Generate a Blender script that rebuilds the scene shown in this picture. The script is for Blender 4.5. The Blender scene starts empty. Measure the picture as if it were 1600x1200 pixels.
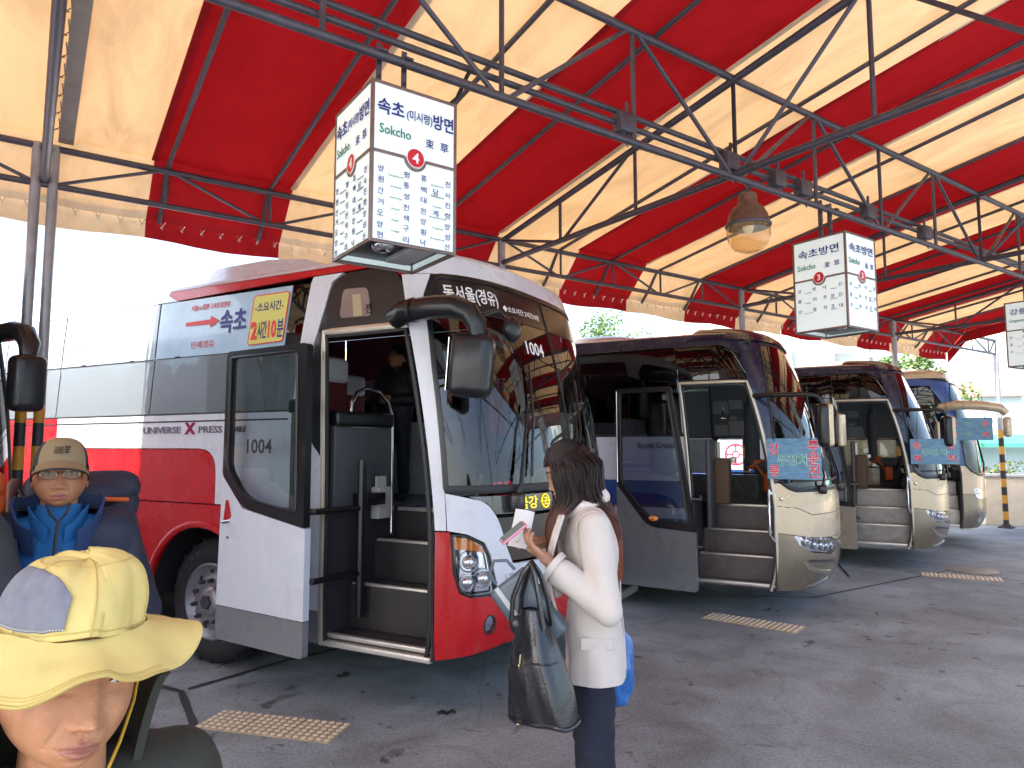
import bpy, bmesh, math, random, bisect
from mathutils import Vector, Matrix, geometry, noise as mnoise
R = math.radians
SC = bpy.context.scene
COL = SC.collection
random.seed(7)

# ------------------------------------------------------------------ camera, sky, sun, exposure
CAM_H = 1.7
cam_d = bpy.data.cameras.new('camera'); cam = bpy.data.objects.new('camera', cam_d); COL.objects.link(cam)
cam.location = (0, 0, CAM_H); cam.rotation_euler = (R(90 + 5.1), 0, 0)
cam_d.sensor_width = 36; cam_d.lens = 36 * 1090 / 1600; cam_d.clip_start = .05; cam_d.clip_end = 2000
SC.camera = cam
SC.render.resolution_x = 1024; SC.render.resolution_y = 768
SUN_EL, SUN_AZ = R(52), math.atan2(-.62, -.78)      # direction towards the sun, from +x counter-clockwise
world = bpy.data.worlds.new('World'); SC.world = world; world.use_nodes = True
nt = world.node_tree; nt.nodes.clear()
sky = nt.nodes.new('ShaderNodeTexSky'); sky.sky_type = 'NISHITA'; sky.sun_disc = False
sky.sun_elevation = SUN_EL; sky.sun_rotation = R(90) - SUN_AZ
sky.air_density = 1.0; sky.dust_density = 4.0; sky.ozone_density = 1.0
bg = nt.nodes.new('ShaderNodeBackground'); bg.inputs['Strength'].default_value = .15
wo = nt.nodes.new('ShaderNodeOutputWorld')
nt.links.new(sky.outputs[0], bg.inputs[0]); nt.links.new(bg.outputs[0], wo.inputs[0])
sun_d = bpy.data.lights.new('sun', 'SUN'); sun_d.energy = 3.4; sun_d.angle = R(.55); sun_d.color = (1, .95, .87)
sun = bpy.data.objects.new('sun', sun_d); COL.objects.link(sun)
sv = Vector((math.cos(SUN_AZ) * math.cos(SUN_EL), math.sin(SUN_AZ) * math.cos(SUN_EL), math.sin(SUN_EL)))
sun.rotation_euler = sv.to_track_quat('Z', 'Y').to_euler(); sun.location = (-30, -30, 40)
SC.view_settings.view_transform = 'Standard'; SC.view_settings.look = 'None'
SC.view_settings.exposure = 2.1; SC.view_settings.gamma = 1; SC.view_settings.use_curve_mapping = False
SC.render.engine = 'CYCLES'
SC.cycles.max_bounces = 10; SC.cycles.diffuse_bounces = 5; SC.cycles.transparent_max_bounces = 16
SC.cycles.use_denoising = True

# ------------------------------------------------------------------ materials
MATS = {}
def mat(name, col, rough=.5, metal=0., spec=.5, var=.0, vscale=6., bump=0., bscale=60., emit=None, estr=0., coat=0., sheen=0., sss=0., stretch=None):
    if name in MATS: return MATS[name]
    m = bpy.data.materials.new(name); m.use_nodes = True; n = m.node_tree; b = n.nodes['Principled BSDF']
    b.inputs['Base Color'].default_value = (*col, 1); b.inputs['Roughness'].default_value = rough
    b.inputs['Metallic'].default_value = metal; b.inputs['Specular IOR Level'].default_value = spec
    if coat: b.inputs['Coat Weight'].default_value = coat; b.inputs['Coat Roughness'].default_value = .05
    if sheen: b.inputs['Sheen Weight'].default_value = sheen
    if sss:
        b.inputs['Subsurface Weight'].default_value = sss; b.inputs['Subsurface Radius'].default_value = (.010, .004, .002); b.inputs['Subsurface Scale'].default_value = 1
    if emit: b.inputs['Emission Color'].default_value = (*emit, 1); b.inputs['Emission Strength'].default_value = estr
    if var or bump:
        tc = n.nodes.new('ShaderNodeTexCoord'); src = tc.outputs['Object']
        if stretch:
            mp = n.nodes.new('ShaderNodeMapping'); mp.inputs['Scale'].default_value = stretch; n.links.new(src, mp.inputs[0]); src = mp.outputs[0]
    if var:
        t = n.nodes.new('ShaderNodeTexNoise'); t.inputs['Scale'].default_value = vscale; t.inputs['Detail'].default_value = 7; t.inputs['Roughness'].default_value = .65
        n.links.new(src, t.inputs['Vector'])
        r = n.nodes.new('ShaderNodeMapRange'); r.inputs['From Min'].default_value = .25; r.inputs['From Max'].default_value = .75
        r.inputs['To Min'].default_value = 1 - var; r.inputs['To Max'].default_value = 1 + var * .6
        n.links.new(t.outputs['Fac'], r.inputs['Value'])
        mx = n.nodes.new('ShaderNodeMix'); mx.data_type = 'RGBA'; mx.blend_type = 'MULTIPLY'; mx.inputs['Factor'].default_value = 1
        mx.inputs['A'].default_value = (*col, 1); n.links.new(r.outputs['Result'], mx.inputs['B']); n.links.new(mx.outputs['Result'], b.inputs['Base Color'])
        r2 = n.nodes.new('ShaderNodeMapRange'); r2.inputs['To Min'].default_value = max(.02, rough - .12); r2.inputs['To Max'].default_value = min(1, rough + .12)
        n.links.new(t.outputs['Fac'], r2.inputs['Value']); n.links.new(r2.outputs['Result'], b.inputs['Roughness'])
    if bump:
        t2 = n.nodes.new('ShaderNodeTexNoise'); t2.inputs['Scale'].default_value = bscale; t2.inputs['Detail'].default_value = 4
        n.links.new(src, t2.inputs['Vector'])
        bp = n.nodes.new('ShaderNodeBump'); bp.inputs['Strength'].default_value = bump; bp.inputs['Distance'].default_value = .01
        n.links.new(t2.outputs['Fac'], bp.inputs['Height']); n.links.new(bp.outputs['Normal'], b.inputs['Normal'])
    MATS[name] = m
    return m

def glass(name, tint, refl=1.0, rough=.02, film=0., filmcol=(.7, .8, .85)):
    """window pane: tinted transparency with a fresnel reflection, optionally a pale film"""
    if name in MATS: return MATS[name]
    m = bpy.data.materials.new(name); m.use_nodes = True; n = m.node_tree; n.nodes.clear()
    out = n.nodes.new('ShaderNodeOutputMaterial'); tr = n.nodes.new('ShaderNodeBsdfTransparent'); tr.inputs[0].default_value = (*tint, 1)
    gl = n.nodes.new('ShaderNodeBsdfGlossy'); gl.inputs['Roughness'].default_value = rough
    fr = n.nodes.new('ShaderNodeFresnel'); fr.inputs[0].default_value = 1.55
    mu = n.nodes.new('ShaderNodeMath'); mu.operation = 'MULTIPLY'; mu.inputs[1].default_value = refl; mu.use_clamp = True
    ge = n.nodes.new('ShaderNodeNewGeometry'); om = n.nodes.new('ShaderNodeMath'); om.operation = 'SUBTRACT'; om.inputs[0].default_value = 1; n.links.new(ge.outputs['Backfacing'], om.inputs[1])      # no second mirror on the inner face of a pane
    m2 = n.nodes.new('ShaderNodeMath'); m2.operation = 'MULTIPLY'; n.links.new(fr.outputs[0], m2.inputs[0]); n.links.new(om.outputs[0], m2.inputs[1]); n.links.new(m2.outputs[0], mu.inputs[0])
    last = tr.outputs[0]
    if film:
        df = n.nodes.new('ShaderNodeBsdfDiffuse'); df.inputs[0].default_value = (*filmcol, 1)
        m1 = n.nodes.new('ShaderNodeMixShader'); m1.inputs[0].default_value = film
        n.links.new(last, m1.inputs[1]); n.links.new(df.outputs[0], m1.inputs[2]); last = m1.outputs[0]
    mx = n.nodes.new('ShaderNodeMixShader')
    n.links.new(mu.outputs[0], mx.inputs[0]); n.links.new(last, mx.inputs[1]); n.links.new(gl.outputs[0], mx.inputs[2])
    n.links.new(mx.outputs[0], out.inputs[0]); MATS[name] = m
    return m

def canvas(name, col, trans, k=.5):
    """awning fabric: light shines through it; water stains and a weave"""
    if name in MATS: return MATS[name]
    m = bpy.data.materials.new(name); m.use_nodes = True; n = m.node_tree; n.nodes.clear()
    out = n.nodes.new('ShaderNodeOutputMaterial'); tc = n.nodes.new('ShaderNodeTexCoord')
    mp = n.nodes.new('ShaderNodeMapping'); mp.inputs['Scale'].default_value = (1.6, .5, 1); n.links.new(tc.outputs['Object'], mp.inputs[0])
    t = n.nodes.new('ShaderNodeTexNoise'); t.inputs['Scale'].default_value = 2.2; t.inputs['Detail'].default_value = 8; t.inputs['Roughness'].default_value = .62; t.inputs['Distortion'].default_value = 1.2
    n.links.new(mp.outputs[0], t.inputs['Vector'])
    r = n.nodes.new('ShaderNodeValToRGB'); r.color_ramp.elements[0].position = .33; r.color_ramp.elements[0].color = (.70, .66, .60, 1); r.color_ramp.elements[1].position = .56; r.color_ramp.elements[1].color = (1, 1, 1, 1)
    n.links.new(t.outputs['Fac'], r.inputs[0])
    def mul(c):
        x = n.nodes.new('ShaderNodeMix'); x.data_type = 'RGBA'; x.blend_type = 'MULTIPLY'; x.inputs['Factor'].default_value = k
        x.inputs['A'].default_value = (*c, 1); n.links.new(r.outputs[0], x.inputs['B']); return x.outputs['Result']
    d = n.nodes.new('ShaderNodeBsdfDiffuse'); tl = n.nodes.new('ShaderNodeBsdfTranslucent')
    n.links.new(mul(col), d.inputs[0]); n.links.new(mul(trans), tl.inputs[0])
    b = n.nodes.new('ShaderNodeTexNoise'); b.inputs['Scale'].default_value = 7; b.inputs['Detail'].default_value = 3; n.links.new(tc.outputs['Object'], b.inputs['Vector'])
    bp = n.nodes.new('ShaderNodeBump'); bp.inputs['Strength'].default_value = .25; bp.inputs['Distance'].default_value = .05
    n.links.new(b.outputs['Fac'], bp.inputs['Height']); n.links.new(bp.outputs[0], d.inputs['Normal']); n.links.new(bp.outputs[0], tl.inputs['Normal'])
    ad = n.nodes.new('ShaderNodeAddShader'); n.links.new(d.outputs[0], ad.inputs[0]); n.links.new(tl.outputs[0], ad.inputs[1])
    n.links.new(ad.outputs[0], out.inputs[0]); MATS[name] = m
    return m

# ------------------------------------------------------------------ mesh helpers
class MB:
    def __init__(s): s.v = []; s.f = []; s.m = []
    def add(s, v, f, m=0, M=None):
        o = len(s.v)
        for p in v:
            s.v.append(tuple(M @ Vector(p)) if M is not None else tuple(p))
        for q in f: s.f.append([i + o for i in q]); s.m.append(m)
        return s
    def box(s, c, d, m=0, M=None, bev=0.):
        x, y, z = d[0] / 2, d[1] / 2, d[2] / 2
        T = Matrix.Translation(c)
        if M is not None: T = M @ T
        if bev <= 0:
            v = [(a * x, b * y, e * z) for a in (-1, 1) for b in (-1, 1) for e in (-1, 1)]
            return s.add(v, [(0, 1, 3, 2), (4, 6, 7, 5), (0, 4, 5, 1), (2, 3, 7, 6), (0, 2, 6, 4), (1, 5, 7, 3)], m, T)
        bm = bmesh.new(); bmesh.ops.create_cube(bm, size=1); bmesh.ops.scale(bm, vec=d, verts=bm.verts)
        bmesh.ops.bevel(bm, geom=bm.edges[:], offset=min(bev, x * .95, y * .95, z * .95), segments=3, profile=.5, affect='EDGES')
        bm.verts.index_update()
        s.add([q.co[:] for q in bm.verts], [[q.index for q in g.verts] for g in bm.faces], m, T); bm.free(); return s
    def tube(s, pts, r, n=8, m=0, cap=True, M=None, closed=False, flat=1.):
        P = [Vector(p) for p in pts]; N = len(P); rr = r if isinstance(r, (list, tuple)) else [r] * N
        up = None; rings = []
        for i in range(N):
            if closed: t = P[(i + 1) % N] - P[i - 1]
            else: t = P[min(i + 1, N - 1)] - P[max(i - 1, 0)]
            t.normalize()
            if up is None:
                up = Vector((0, 0, 1)) if abs(t.z) < .9 else Vector((1, 0, 0))
            a = t.cross(up)
            if a.length < 1e-5: a = t.cross(Vector((0, 1, 0)))
            a.normalize(); b = a.cross(t); b.normalize(); up = b
            rings.append([P[i] + (a * math.cos(2 * math.pi * k / n) + b * flat * math.sin(2 * math.pi * k / n)) * rr[i] for k in range(n)])
        v = [q for g in rings for q in g]; f = []
        for i in range(N if closed else N - 1):
            j = (i + 1) % N
            for k in range(n):
                f.append((i * n + k, i * n + (k + 1) % n, j * n + (k + 1) % n, j * n + k))
        if cap and not closed: f.append(list(range(n))[::-1]); f.append([(N - 1) * n + k for k in range(n)])
        return s.add(v, f, m, M)
    def lathe(s, prof, n=24, m=0, M=None, cap=True):
        v = []; f = []
        for r, z in prof:
            for k in range(n): v.append((r * math.cos(2 * math.pi * k / n), r * math.sin(2 * math.pi * k / n), z))
        for i in range(len(prof) - 1):
            for k in range(n): f.append((i * n + k, i * n + (k + 1) % n, (i + 1) * n + (k + 1) % n, (i + 1) * n + k))
        if cap: f.append(list(range(n))[::-1]); f.append([(len(prof) - 1) * n + k for k in range(n)])
        return s.add(v, f, m, M)
    def ell(s, c, r, nu=16, nv=10, m=0, M=None, fn=None):
        v = []; f = []
        for j in range(nv + 1):
            ph = -math.pi / 2 + math.pi * j / nv
            for i in range(nu):
                th = 2 * math.pi * i / nu
                d = Vector((math.cos(ph) * math.cos(th), math.cos(ph) * math.sin(th), math.sin(ph)))
                p = Vector((c[0] + d.x * r[0], c[1] + d.y * r[1], c[2] + d.z * r[2]))
                if fn: p = fn(p, d)
                v.append(p)
        for j in range(nv):
            for i in range(nu):
                f.append((j * nu + i, j * nu + (i + 1) % nu, (j + 1) * nu + (i + 1) % nu, (j + 1) * nu + i))
        return s.add(v, f, m, M)
    def prism(s, poly, h, m=0, M=None, z0=0.):
        n = len(poly); v = [(x, y, z0) for x, y in poly] + [(x, y, z0 + h) for x, y in poly]
        f = [list(range(n))[::-1], [n + i for i in range(n)]] + [(i, (i + 1) % n, n + (i + 1) % n, n + i) for i in range(n)]
        return s.add(v, f, m, M)
    def grid(s, fn, nu, nv, m=0, M=None, wrap=False):
        v = [fn(i / nu, j / nv) for j in range(nv + 1) for i in range(nu + 1)]
        f = [(j * (nu + 1) + i, j * (nu + 1) + i + 1, (j + 1) * (nu + 1) + i + 1, (j + 1) * (nu + 1) + i) for j in range(nv) for i in range(nu)]
        return s.add(v, f, m, M)
    def sheet(s, fn, nu, nv, th, m=0, M=None):
        """a grid with thickness: fn(u,v,o) -> point at depth o"""
        a = len(s.v); s.grid(lambda u, v: fn(u, v, 0), nu, nv, m, M); b = len(s.v); s.grid(lambda u, v: fn(u, v, th), nu, nv, m, M)
        k = (nu + 1) * (nv + 1)
        for q in range(len(s.f) - nu * nv, len(s.f)): s.f[q] = s.f[q][::-1]
        W = nu + 1
        rim = [i for i in range(nu)] ; loop = list(range(W)) + [j * W + nu for j in range(1, nv + 1)] + [nv * W + i for i in range(nu - 1, -1, -1)] + [j * W for j in range(nv - 1, 0, -1)]
        for i in range(len(loop)):
            p, q = loop[i], loop[(i + 1) % len(loop)]
            s.f.append([a + q, a + p, b + p, b + q]); s.m.append(m)
        return s
    def build(s, name, mats, parent=None, smooth=True, ang=38, label=None):
        me = bpy.data.meshes.new(name); me.from_pydata(s.v, [], s.f)
        for q in (mats if isinstance(mats, (list, tuple)) else [mats]): me.materials.append(q)
        me.polygons.foreach_set('material_index', s.m)
        bm = bmesh.new(); bm.from_mesh(me); bmesh.ops.recalc_face_normals(bm, faces=bm.faces); bm.to_mesh(me); bm.free()
        if smooth:
            me.polygons.foreach_set('use_smooth', [True] * len(me.polygons)); me.set_sharp_from_angle(angle=R(ang))
        me.update()
        o = bpy.data.objects.new(name, me); COL.objects.link(o)
        if parent is not None: o.parent = parent
        if label: o['label'] = label
        return o

def thing(name, label, cat, loc=(0, 0, 0), rz=0., group=None):
    o = bpy.data.objects.new(name, None); COL.objects.link(o); o.location = loc; o.rotation_euler = (0, 0, rz)
    o['label'] = label; o['category'] = cat
    if group: o['group'] = group
    return o
def tag(o, label, cat, group=None):
    o['label'] = label; o['category'] = cat
    if group: o['group'] = group
    return o
def struct(o, label=None):
    o['kind'] = 'structure'
    return o
def dup(root, loc, rz, label, group=None):
    r = root.copy(); COL.objects.link(r); r.location = loc; r.rotation_euler = (0, 0, rz); r['label'] = label
    if group: r['group'] = group
    for ch in list(root.children):
        c = ch.copy(); COL.objects.link(c); c.parent = r
        for g in list(ch.children):
            d = g.copy(); COL.objects.link(d); d.parent = c
    return r

_TX = {}
def tmesh(body, bold=0., align='CENTER'):
    k = (body, bold, align)
    if k in _TX: return _TX[k]
    c = bpy.data.curves.new('t', 'FONT'); c.body = body; c.align_x = align; c.size = 1; c.resolution_u = 2; c.offset = bold; c.extrude = .004
    o = bpy.data.objects.new('t', c); me = o.to_mesh()
    v = [q.co[:] for q in me.vertices]; f = [list(p.vertices) for p in me.polygons]
    o.to_mesh_clear(); bpy.data.objects.remove(o); bpy.data.curves.remove(c)
    xs = [q[0] for q in v] or [0]; ys = [q[1] for q in v] or [0]
    _TX[k] = (v, f, min(xs), max(xs), min(ys), max(ys)); return _TX[k]
def text(mb, body, fn, cx, cy, h, w=None, m=0, bold=0., depth=.0015):
    """lettering centred at (cx,cy), h tall, w wide, on the surface fn(x,y,out)"""
    v, f, x0, x1, y0, y1 = tmesh(body, bold)
    if not v: return
    ky = h / max(y1 - y0, 1e-3); kx = ky if w is None else w / max(x1 - x0, 1e-3)
    mb.add([fn(cx + (p[0] - (x0 + x1) / 2) * kx, cy + (p[1] - (y0 + y1) / 2) * ky, depth * (1 + p[2] / .004) * .5 + .0012) for p in v], f, m)
def planefn(o, r, u):
    o, r, u = Vector(o), Vector(r).normalized(), Vector(u).normalized(); n = r.cross(u)
    return lambda x, y, d=0.: tuple(o + r * x + u * y + n * d)

def rnd(poly, r, n=5):
    """round the corners of a polygon; r one radius or a list"""
    N = len(poly); out = []
    for i in range(N):
        rr = r[i] if isinstance(r, (list, tuple)) else r
        p = Vector(poly[i]); a = Vector(poly[i - 1]) - p; b = Vector(poly[(i + 1) % N]) - p
        la, lb = a.length, b.length; d = min(rr, la * .48, lb * .48)
        if d < 1e-4: out.append(tuple(p)); continue
        A = p + a / la * d; B = p + b / lb * d
        for k in range(n + 1):
            t = k / n; out.append(tuple(A * (1 - t) ** 2 + p * 2 * t * (1 - t) + B * t * t))
    return out
def dens(poly, step):
    out = []
    for i in range(len(poly)):
        a, b = Vector(poly[i]), Vector(poly[(i + 1) % len(poly)]); k = max(1, int((b - a).length / step + .5))
        for j in range(k): out.append(tuple(a.lerp(b, j / k)))
    return out
def inside(p, poly):
    x, y = p; c = False; j = len(poly) - 1
    for i in range(len(poly)):
        xi, yi = poly[i]; xj, yj = poly[j]
        if (yi > y) != (yj > y) and x < (xj - xi) * (y - yi) / (yj - yi) + xi: c = not c
        j = i
    return c
def tri2d(outline, holes, step):
    """triangulate a polygon with holes, with inner points so that it can be bent over a curved body"""
    loops = [dens(outline, step)] + [dens(h, step) for h in holes]
    v = []; e = []
    for L in loops:
        o = len(v); v += [Vector(p) for p in L]; e += [(o + i, o + (i + 1) % len(L)) for i in range(len(L))]
    xs = [p[0] for p in loops[0]]; ys = [p[1] for p in loops[0]]
    nx = int((max(xs) - min(xs)) / step); ny = int((max(ys) - min(ys)) / step)
    for i in range(1, nx + 1):
        for j in range(1, ny + 1):
            q = (min(xs) + (i + .13) * (max(xs) - min(xs)) / (nx + 1), min(ys) + (j + .17) * (max(ys) - min(ys)) / (ny + 1))
            if inside(q, outline) and not any(inside(q, h) for h in holes): v.append(Vector(q))
    r = geometry.delaunay_2d_cdt(v, e, [], 0, 1e-5)
    V = [tuple(p) for p in r[0]]; F = []
    for t in r[2]:
        c = (sum(V[i][0] for i in t) / len(t), sum(V[i][1] for i in t) / len(t))
        if inside(c, outline) and not any(inside(c, h) for h in holes): F.append(list(t))
    return V, F
def patch(mb, outline, fn, holes=(), th=.02, step=.12, out=0., m=0):
    """panel of thickness th over the surface fn(x,y,offset), its outer face at offset `out`"""
    V, F = tri2d(outline, holes, step)
    a = len(mb.v)
    mb.add([fn(x, y, out) for x, y in V] + [fn(x, y, out - th) for x, y in V], F + [[i + len(V) for i in t][::-1] for t in F], m)
    cnt = {}
    for t in F:
        for i in range(len(t)):
            k = (t[i], t[(i + 1) % len(t)]); cnt[k] = cnt.get(k, 0) + 1
    for (p, q) in list(cnt):
        if (q, p) not in cnt: mb.f.append([a + q, a + p, a + p + len(V), a + q + len(V)]); mb.m.append(m)
    return mb
def band(mb, loop, fn, w, d, m=0, closed=True, step=.1):
    """a moulding w wide and d proud that follows a line on a surface"""
    L = dens(loop, step) if closed else [tuple(Vector(loop[i]).lerp(Vector(loop[i + 1]), j / max(1, round((Vector(loop[i + 1]) - Vector(loop[i])).length / step)))) for i in range(len(loop) - 1) for j in range(max(1, round((Vector(loop[i + 1]) - Vector(loop[i])).length / step)))] + [tuple(loop[-1])]
    N = len(L); v = []
    for i in range(N):
        a = Vector(L[i - 1] if (closed or i > 0) else L[i]); b = Vector(L[(i + 1) % N] if (closed or i < N - 1) else L[i]); t = b - a
        if t.length < 1e-6: t = Vector((1, 0))
        t.normalize(); nn = Vector((-t.y, t.x)) * w / 2; p = Vector(L[i])
        A, B = p + nn, p - nn
        v += [fn(A.x, A.y, -.004), fn(A.x, A.y, d * .7), fn(A.x * .7 + B.x * .3, A.y * .7 + B.y * .3, d), fn(A.x * .3 + B.x * .7, A.y * .3 + B.y * .7, d), fn(B.x, B.y, d * .7), fn(B.x, B.y, -.004)]
    f = []
    for i in range(N if closed else N - 1):
        j = (i + 1) % N
        for k in range(6): f.append((i * 6 + k, i * 6 + (k + 1) % 6, j * 6 + (k + 1) % 6, j * 6 + k))
    if not closed: f += [list(range(6)), [(N - 1) * 6 + k for k in range(6)][::-1]]
    mb.add(v, f, m); return mb
def circ(cx, cy, r, n=24, ry=None, a0=0, a1=360):
    full = abs(a1 - a0) >= 360
    return [(cx + r * math.cos(R(a0 + (a1 - a0) * i / (n if full else n - 1))), cy + (ry or r) * math.sin(R(a0 + (a1 - a0) * i / (n if full else n - 1)))) for i in range(n)]
# ------------------------------------------------------------------ ground
def ground_mat():
    m = bpy.data.materials.new('worn_asphalt'); m.use_nodes = True; n = m.node_tree; b = n.nodes['Principled BSDF']
    tc = n.nodes.new('ShaderNodeTexCoord'); o = tc.outputs['Object']
    def N(scale, det, rough=.6, dist=0.):
        t = n.nodes.new('ShaderNodeTexNoise'); t.inputs['Scale'].default_value = scale; t.inputs['Detail'].default_value = det; t.inputs['Roughness'].default_value = rough; t.inputs['Distortion'].default_value = dist
        n.links.new(o, t.inputs['Vector']); return t.outputs['Fac']
    def ramp(f, stops):
        r = n.nodes.new('ShaderNodeValToRGB'); n.links.new(f, r.inputs[0]); e = r.color_ramp.elements
        while len(e) < len(stops): e.new(.5)
        for k, (p, c) in zip(e, stops): k.position = p; k.color = (*c, 1)
        return r.outputs[0]
    def mul(a, c, f=1.):
        x = n.nodes.new('ShaderNodeMix'); x.data_type = 'RGBA'; x.blend_type = 'MULTIPLY'; x.inputs['Factor'].default_value = f
        n.links.new(a, x.inputs['A']); n.links.new(c, x.inputs['B']); return x.outputs['Result']
    base = ramp(N(.45, 6), [(.3, (.275, .325, .362)), (.7, (.365, .42, .455))])
    grain = mul(ramp(N(170, 3), [(.32, (.55, .55, .55)), (.66, (1.2, 1.19, 1.17))]), ramp(N(48, 3, .7), [(.34, (.72, .72, .73)), (.62, (1.12, 1.12, 1.12))]))
    patchy = ramp(N(1.6, 7, .68, .8), [(.36, (.62, .60, .58)), (.55, (1, 1, 1))])
    oil = ramp(N(3.3, 5, .6, 1.6), [(.305, (.20, .175, .16)), (.37, (1, 1, 1))])
    spots = n.nodes.new('ShaderNodeTexVoronoi'); spots.inputs['Scale'].default_value = 2.1; n.links.new(o, spots.inputs['Vector'])
    crk = n.nodes.new('ShaderNodeTexVoronoi'); crk.feature = 'DISTANCE_TO_EDGE'; crk.inputs['Scale'].default_value = .38; wn = n.nodes.new('ShaderNodeTexNoise'); wn.inputs['Scale'].default_value = 2.2; wn.inputs['Detail'].default_value = 6; n.links.new(o, wn.inputs['Vector']); wa = n.nodes.new('ShaderNodeVectorMath'); wa.operation = 'MULTIPLY_ADD'; wa.inputs[1].default_value = (.35, .35, .35); n.links.new(wn.outputs['Color'], wa.inputs[0]); n.links.new(o, wa.inputs[2]); n.links.new(wa.outputs[0], crk.inputs['Vector'])
    crack = ramp(crk.outputs['Distance'], [(.0, (.62, .60, .58)), (.0035, (1, 1, 1))])
    gum = ramp(spots.outputs['Distance'], [(.035, (.45, .43, .42)), (.06, (1, 1, 1))])
    c = mul(mul(mul(mul(base, grain), patchy, .8), oil, .85), gum, .7)
    c = mul(c, crack, .55); c = mul(c, ramp(N(.9, 4, .55, .4), [(.40, (.80, .78, .76)), (.60, (1.06, 1.06, 1.06))]), .9)
    n.links.new(c, b.inputs['Base Color'])
    rr = n.nodes.new('ShaderNodeMapRange'); rr.inputs['To Min'].default_value = .55; rr.inputs['To Max'].default_value = .9
    n.links.new(N(1.6, 7, .68, .8), rr.inputs['Value']); n.links.new(rr.outputs['Result'], b.inputs['Roughness'])
    bp = n.nodes.new('ShaderNodeBump'); bp.inputs['Strength'].default_value = .45; bp.inputs['Distance'].default_value = .006
    n.links.new(N(140, 4), bp.inputs['Height']); n.links.new(bp.outputs['Normal'], b.inputs['Normal'])
    return m
g = MB(); g.add([(-500, -500, 0), (500, -500, 0), (500, 500, 0), (-500, 500, 0)], [(0, 1, 2, 3)])
struct(g.build('ground', ground_mat(), smooth=False))
M_TAR = mat('tar', (.028, .028, .03), .6, var=.3, vscale=9)
def strip_on_ground(name, pts, w, z, m):
    b = MB(); v = []; f = []
    P = [Vector((*p, 0)) for p in pts]; Q = []
    for i in range(len(P) - 1):
        for k in range(6):
            q = P[i].lerp(P[i + 1], k / 6); Q.append(q)
    Q.append(P[-1])
    for i, q in enumerate(Q):
        t = (Q[min(i + 1, len(Q) - 1)] - Q[max(i - 1, 0)]).normalized(); nn = Vector((-t.y, t.x, 0)) * (w / 2 * random.uniform(.75, 1.2))
        v += [(q + nn)[:2] + (z,), (q - nn)[:2] + (z,)]
    f = [(2 * i, 2 * i + 1, 2 * i + 3, 2 * i + 2) for i in range(len(Q) - 1)]
    b.add(v, f); o = b.build(name, m, smooth=False); return struct(o)
strip_on_ground('pavement_joint', [(-3.4, 5.62), (-2.30, 5.02), (-1.62, 3.9), (-1.1, 2.6)], .055, .004, M_TAR)
strip_on_ground('pavement_joint', [(-2.27, 5.06), (-1.82, 5.68), (-1.2, 6.3)], .04, .008, M_TAR)
strip_on_ground('pavement_joint', [(1.1, 8.25), (3.4, 8.05), (6.2, 9.9)], .03, .004, M_TAR)
strip_on_ground('pavement_joint', [(4.4, 9.3), (4.72, 10.3)], .03, .008, M_TAR)

# ------------------------------------------------------------------ striped canopy on its steel frame
PR = Vector((10.33, 14.78, 0)); ARZ = R(35)
def W(t, s, z=0): return (PR.x + t * math.cos(ARZ) - s * math.sin(ARZ), PR.y + t * math.sin(ARZ) + s * math.cos(ARZ), z)
M_STEEL = mat('grey_painted_steel', (.085, .075, .095), .45, .3, var=.35, vscale=14)
M_STEELL = mat('pale_galvanised_steel', (.34, .34, .37), .4, .5, var=.25, vscale=10)
M_YEL = mat('safety_yellow', (.58, .27, .02), .5, var=.25, vscale=14)
M_BLK = mat('black_paint', (.02, .02, .025), .5, var=.2)
T0, T1 = -24.2, -1.4  # unseen left end lengthened to keep the sun off the bays
KINK, EAVE, RIDGE, FE = 0., .36, -6.12, -6.7  # unseen front edge FE cut short to let sky light in
def zr(s):
    if s < RIDGE: s = 2 * RIDGE - s
    return 4.02 + .1535 * (-s) if s <= 0 else 4.02 - 1.12 * s
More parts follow.
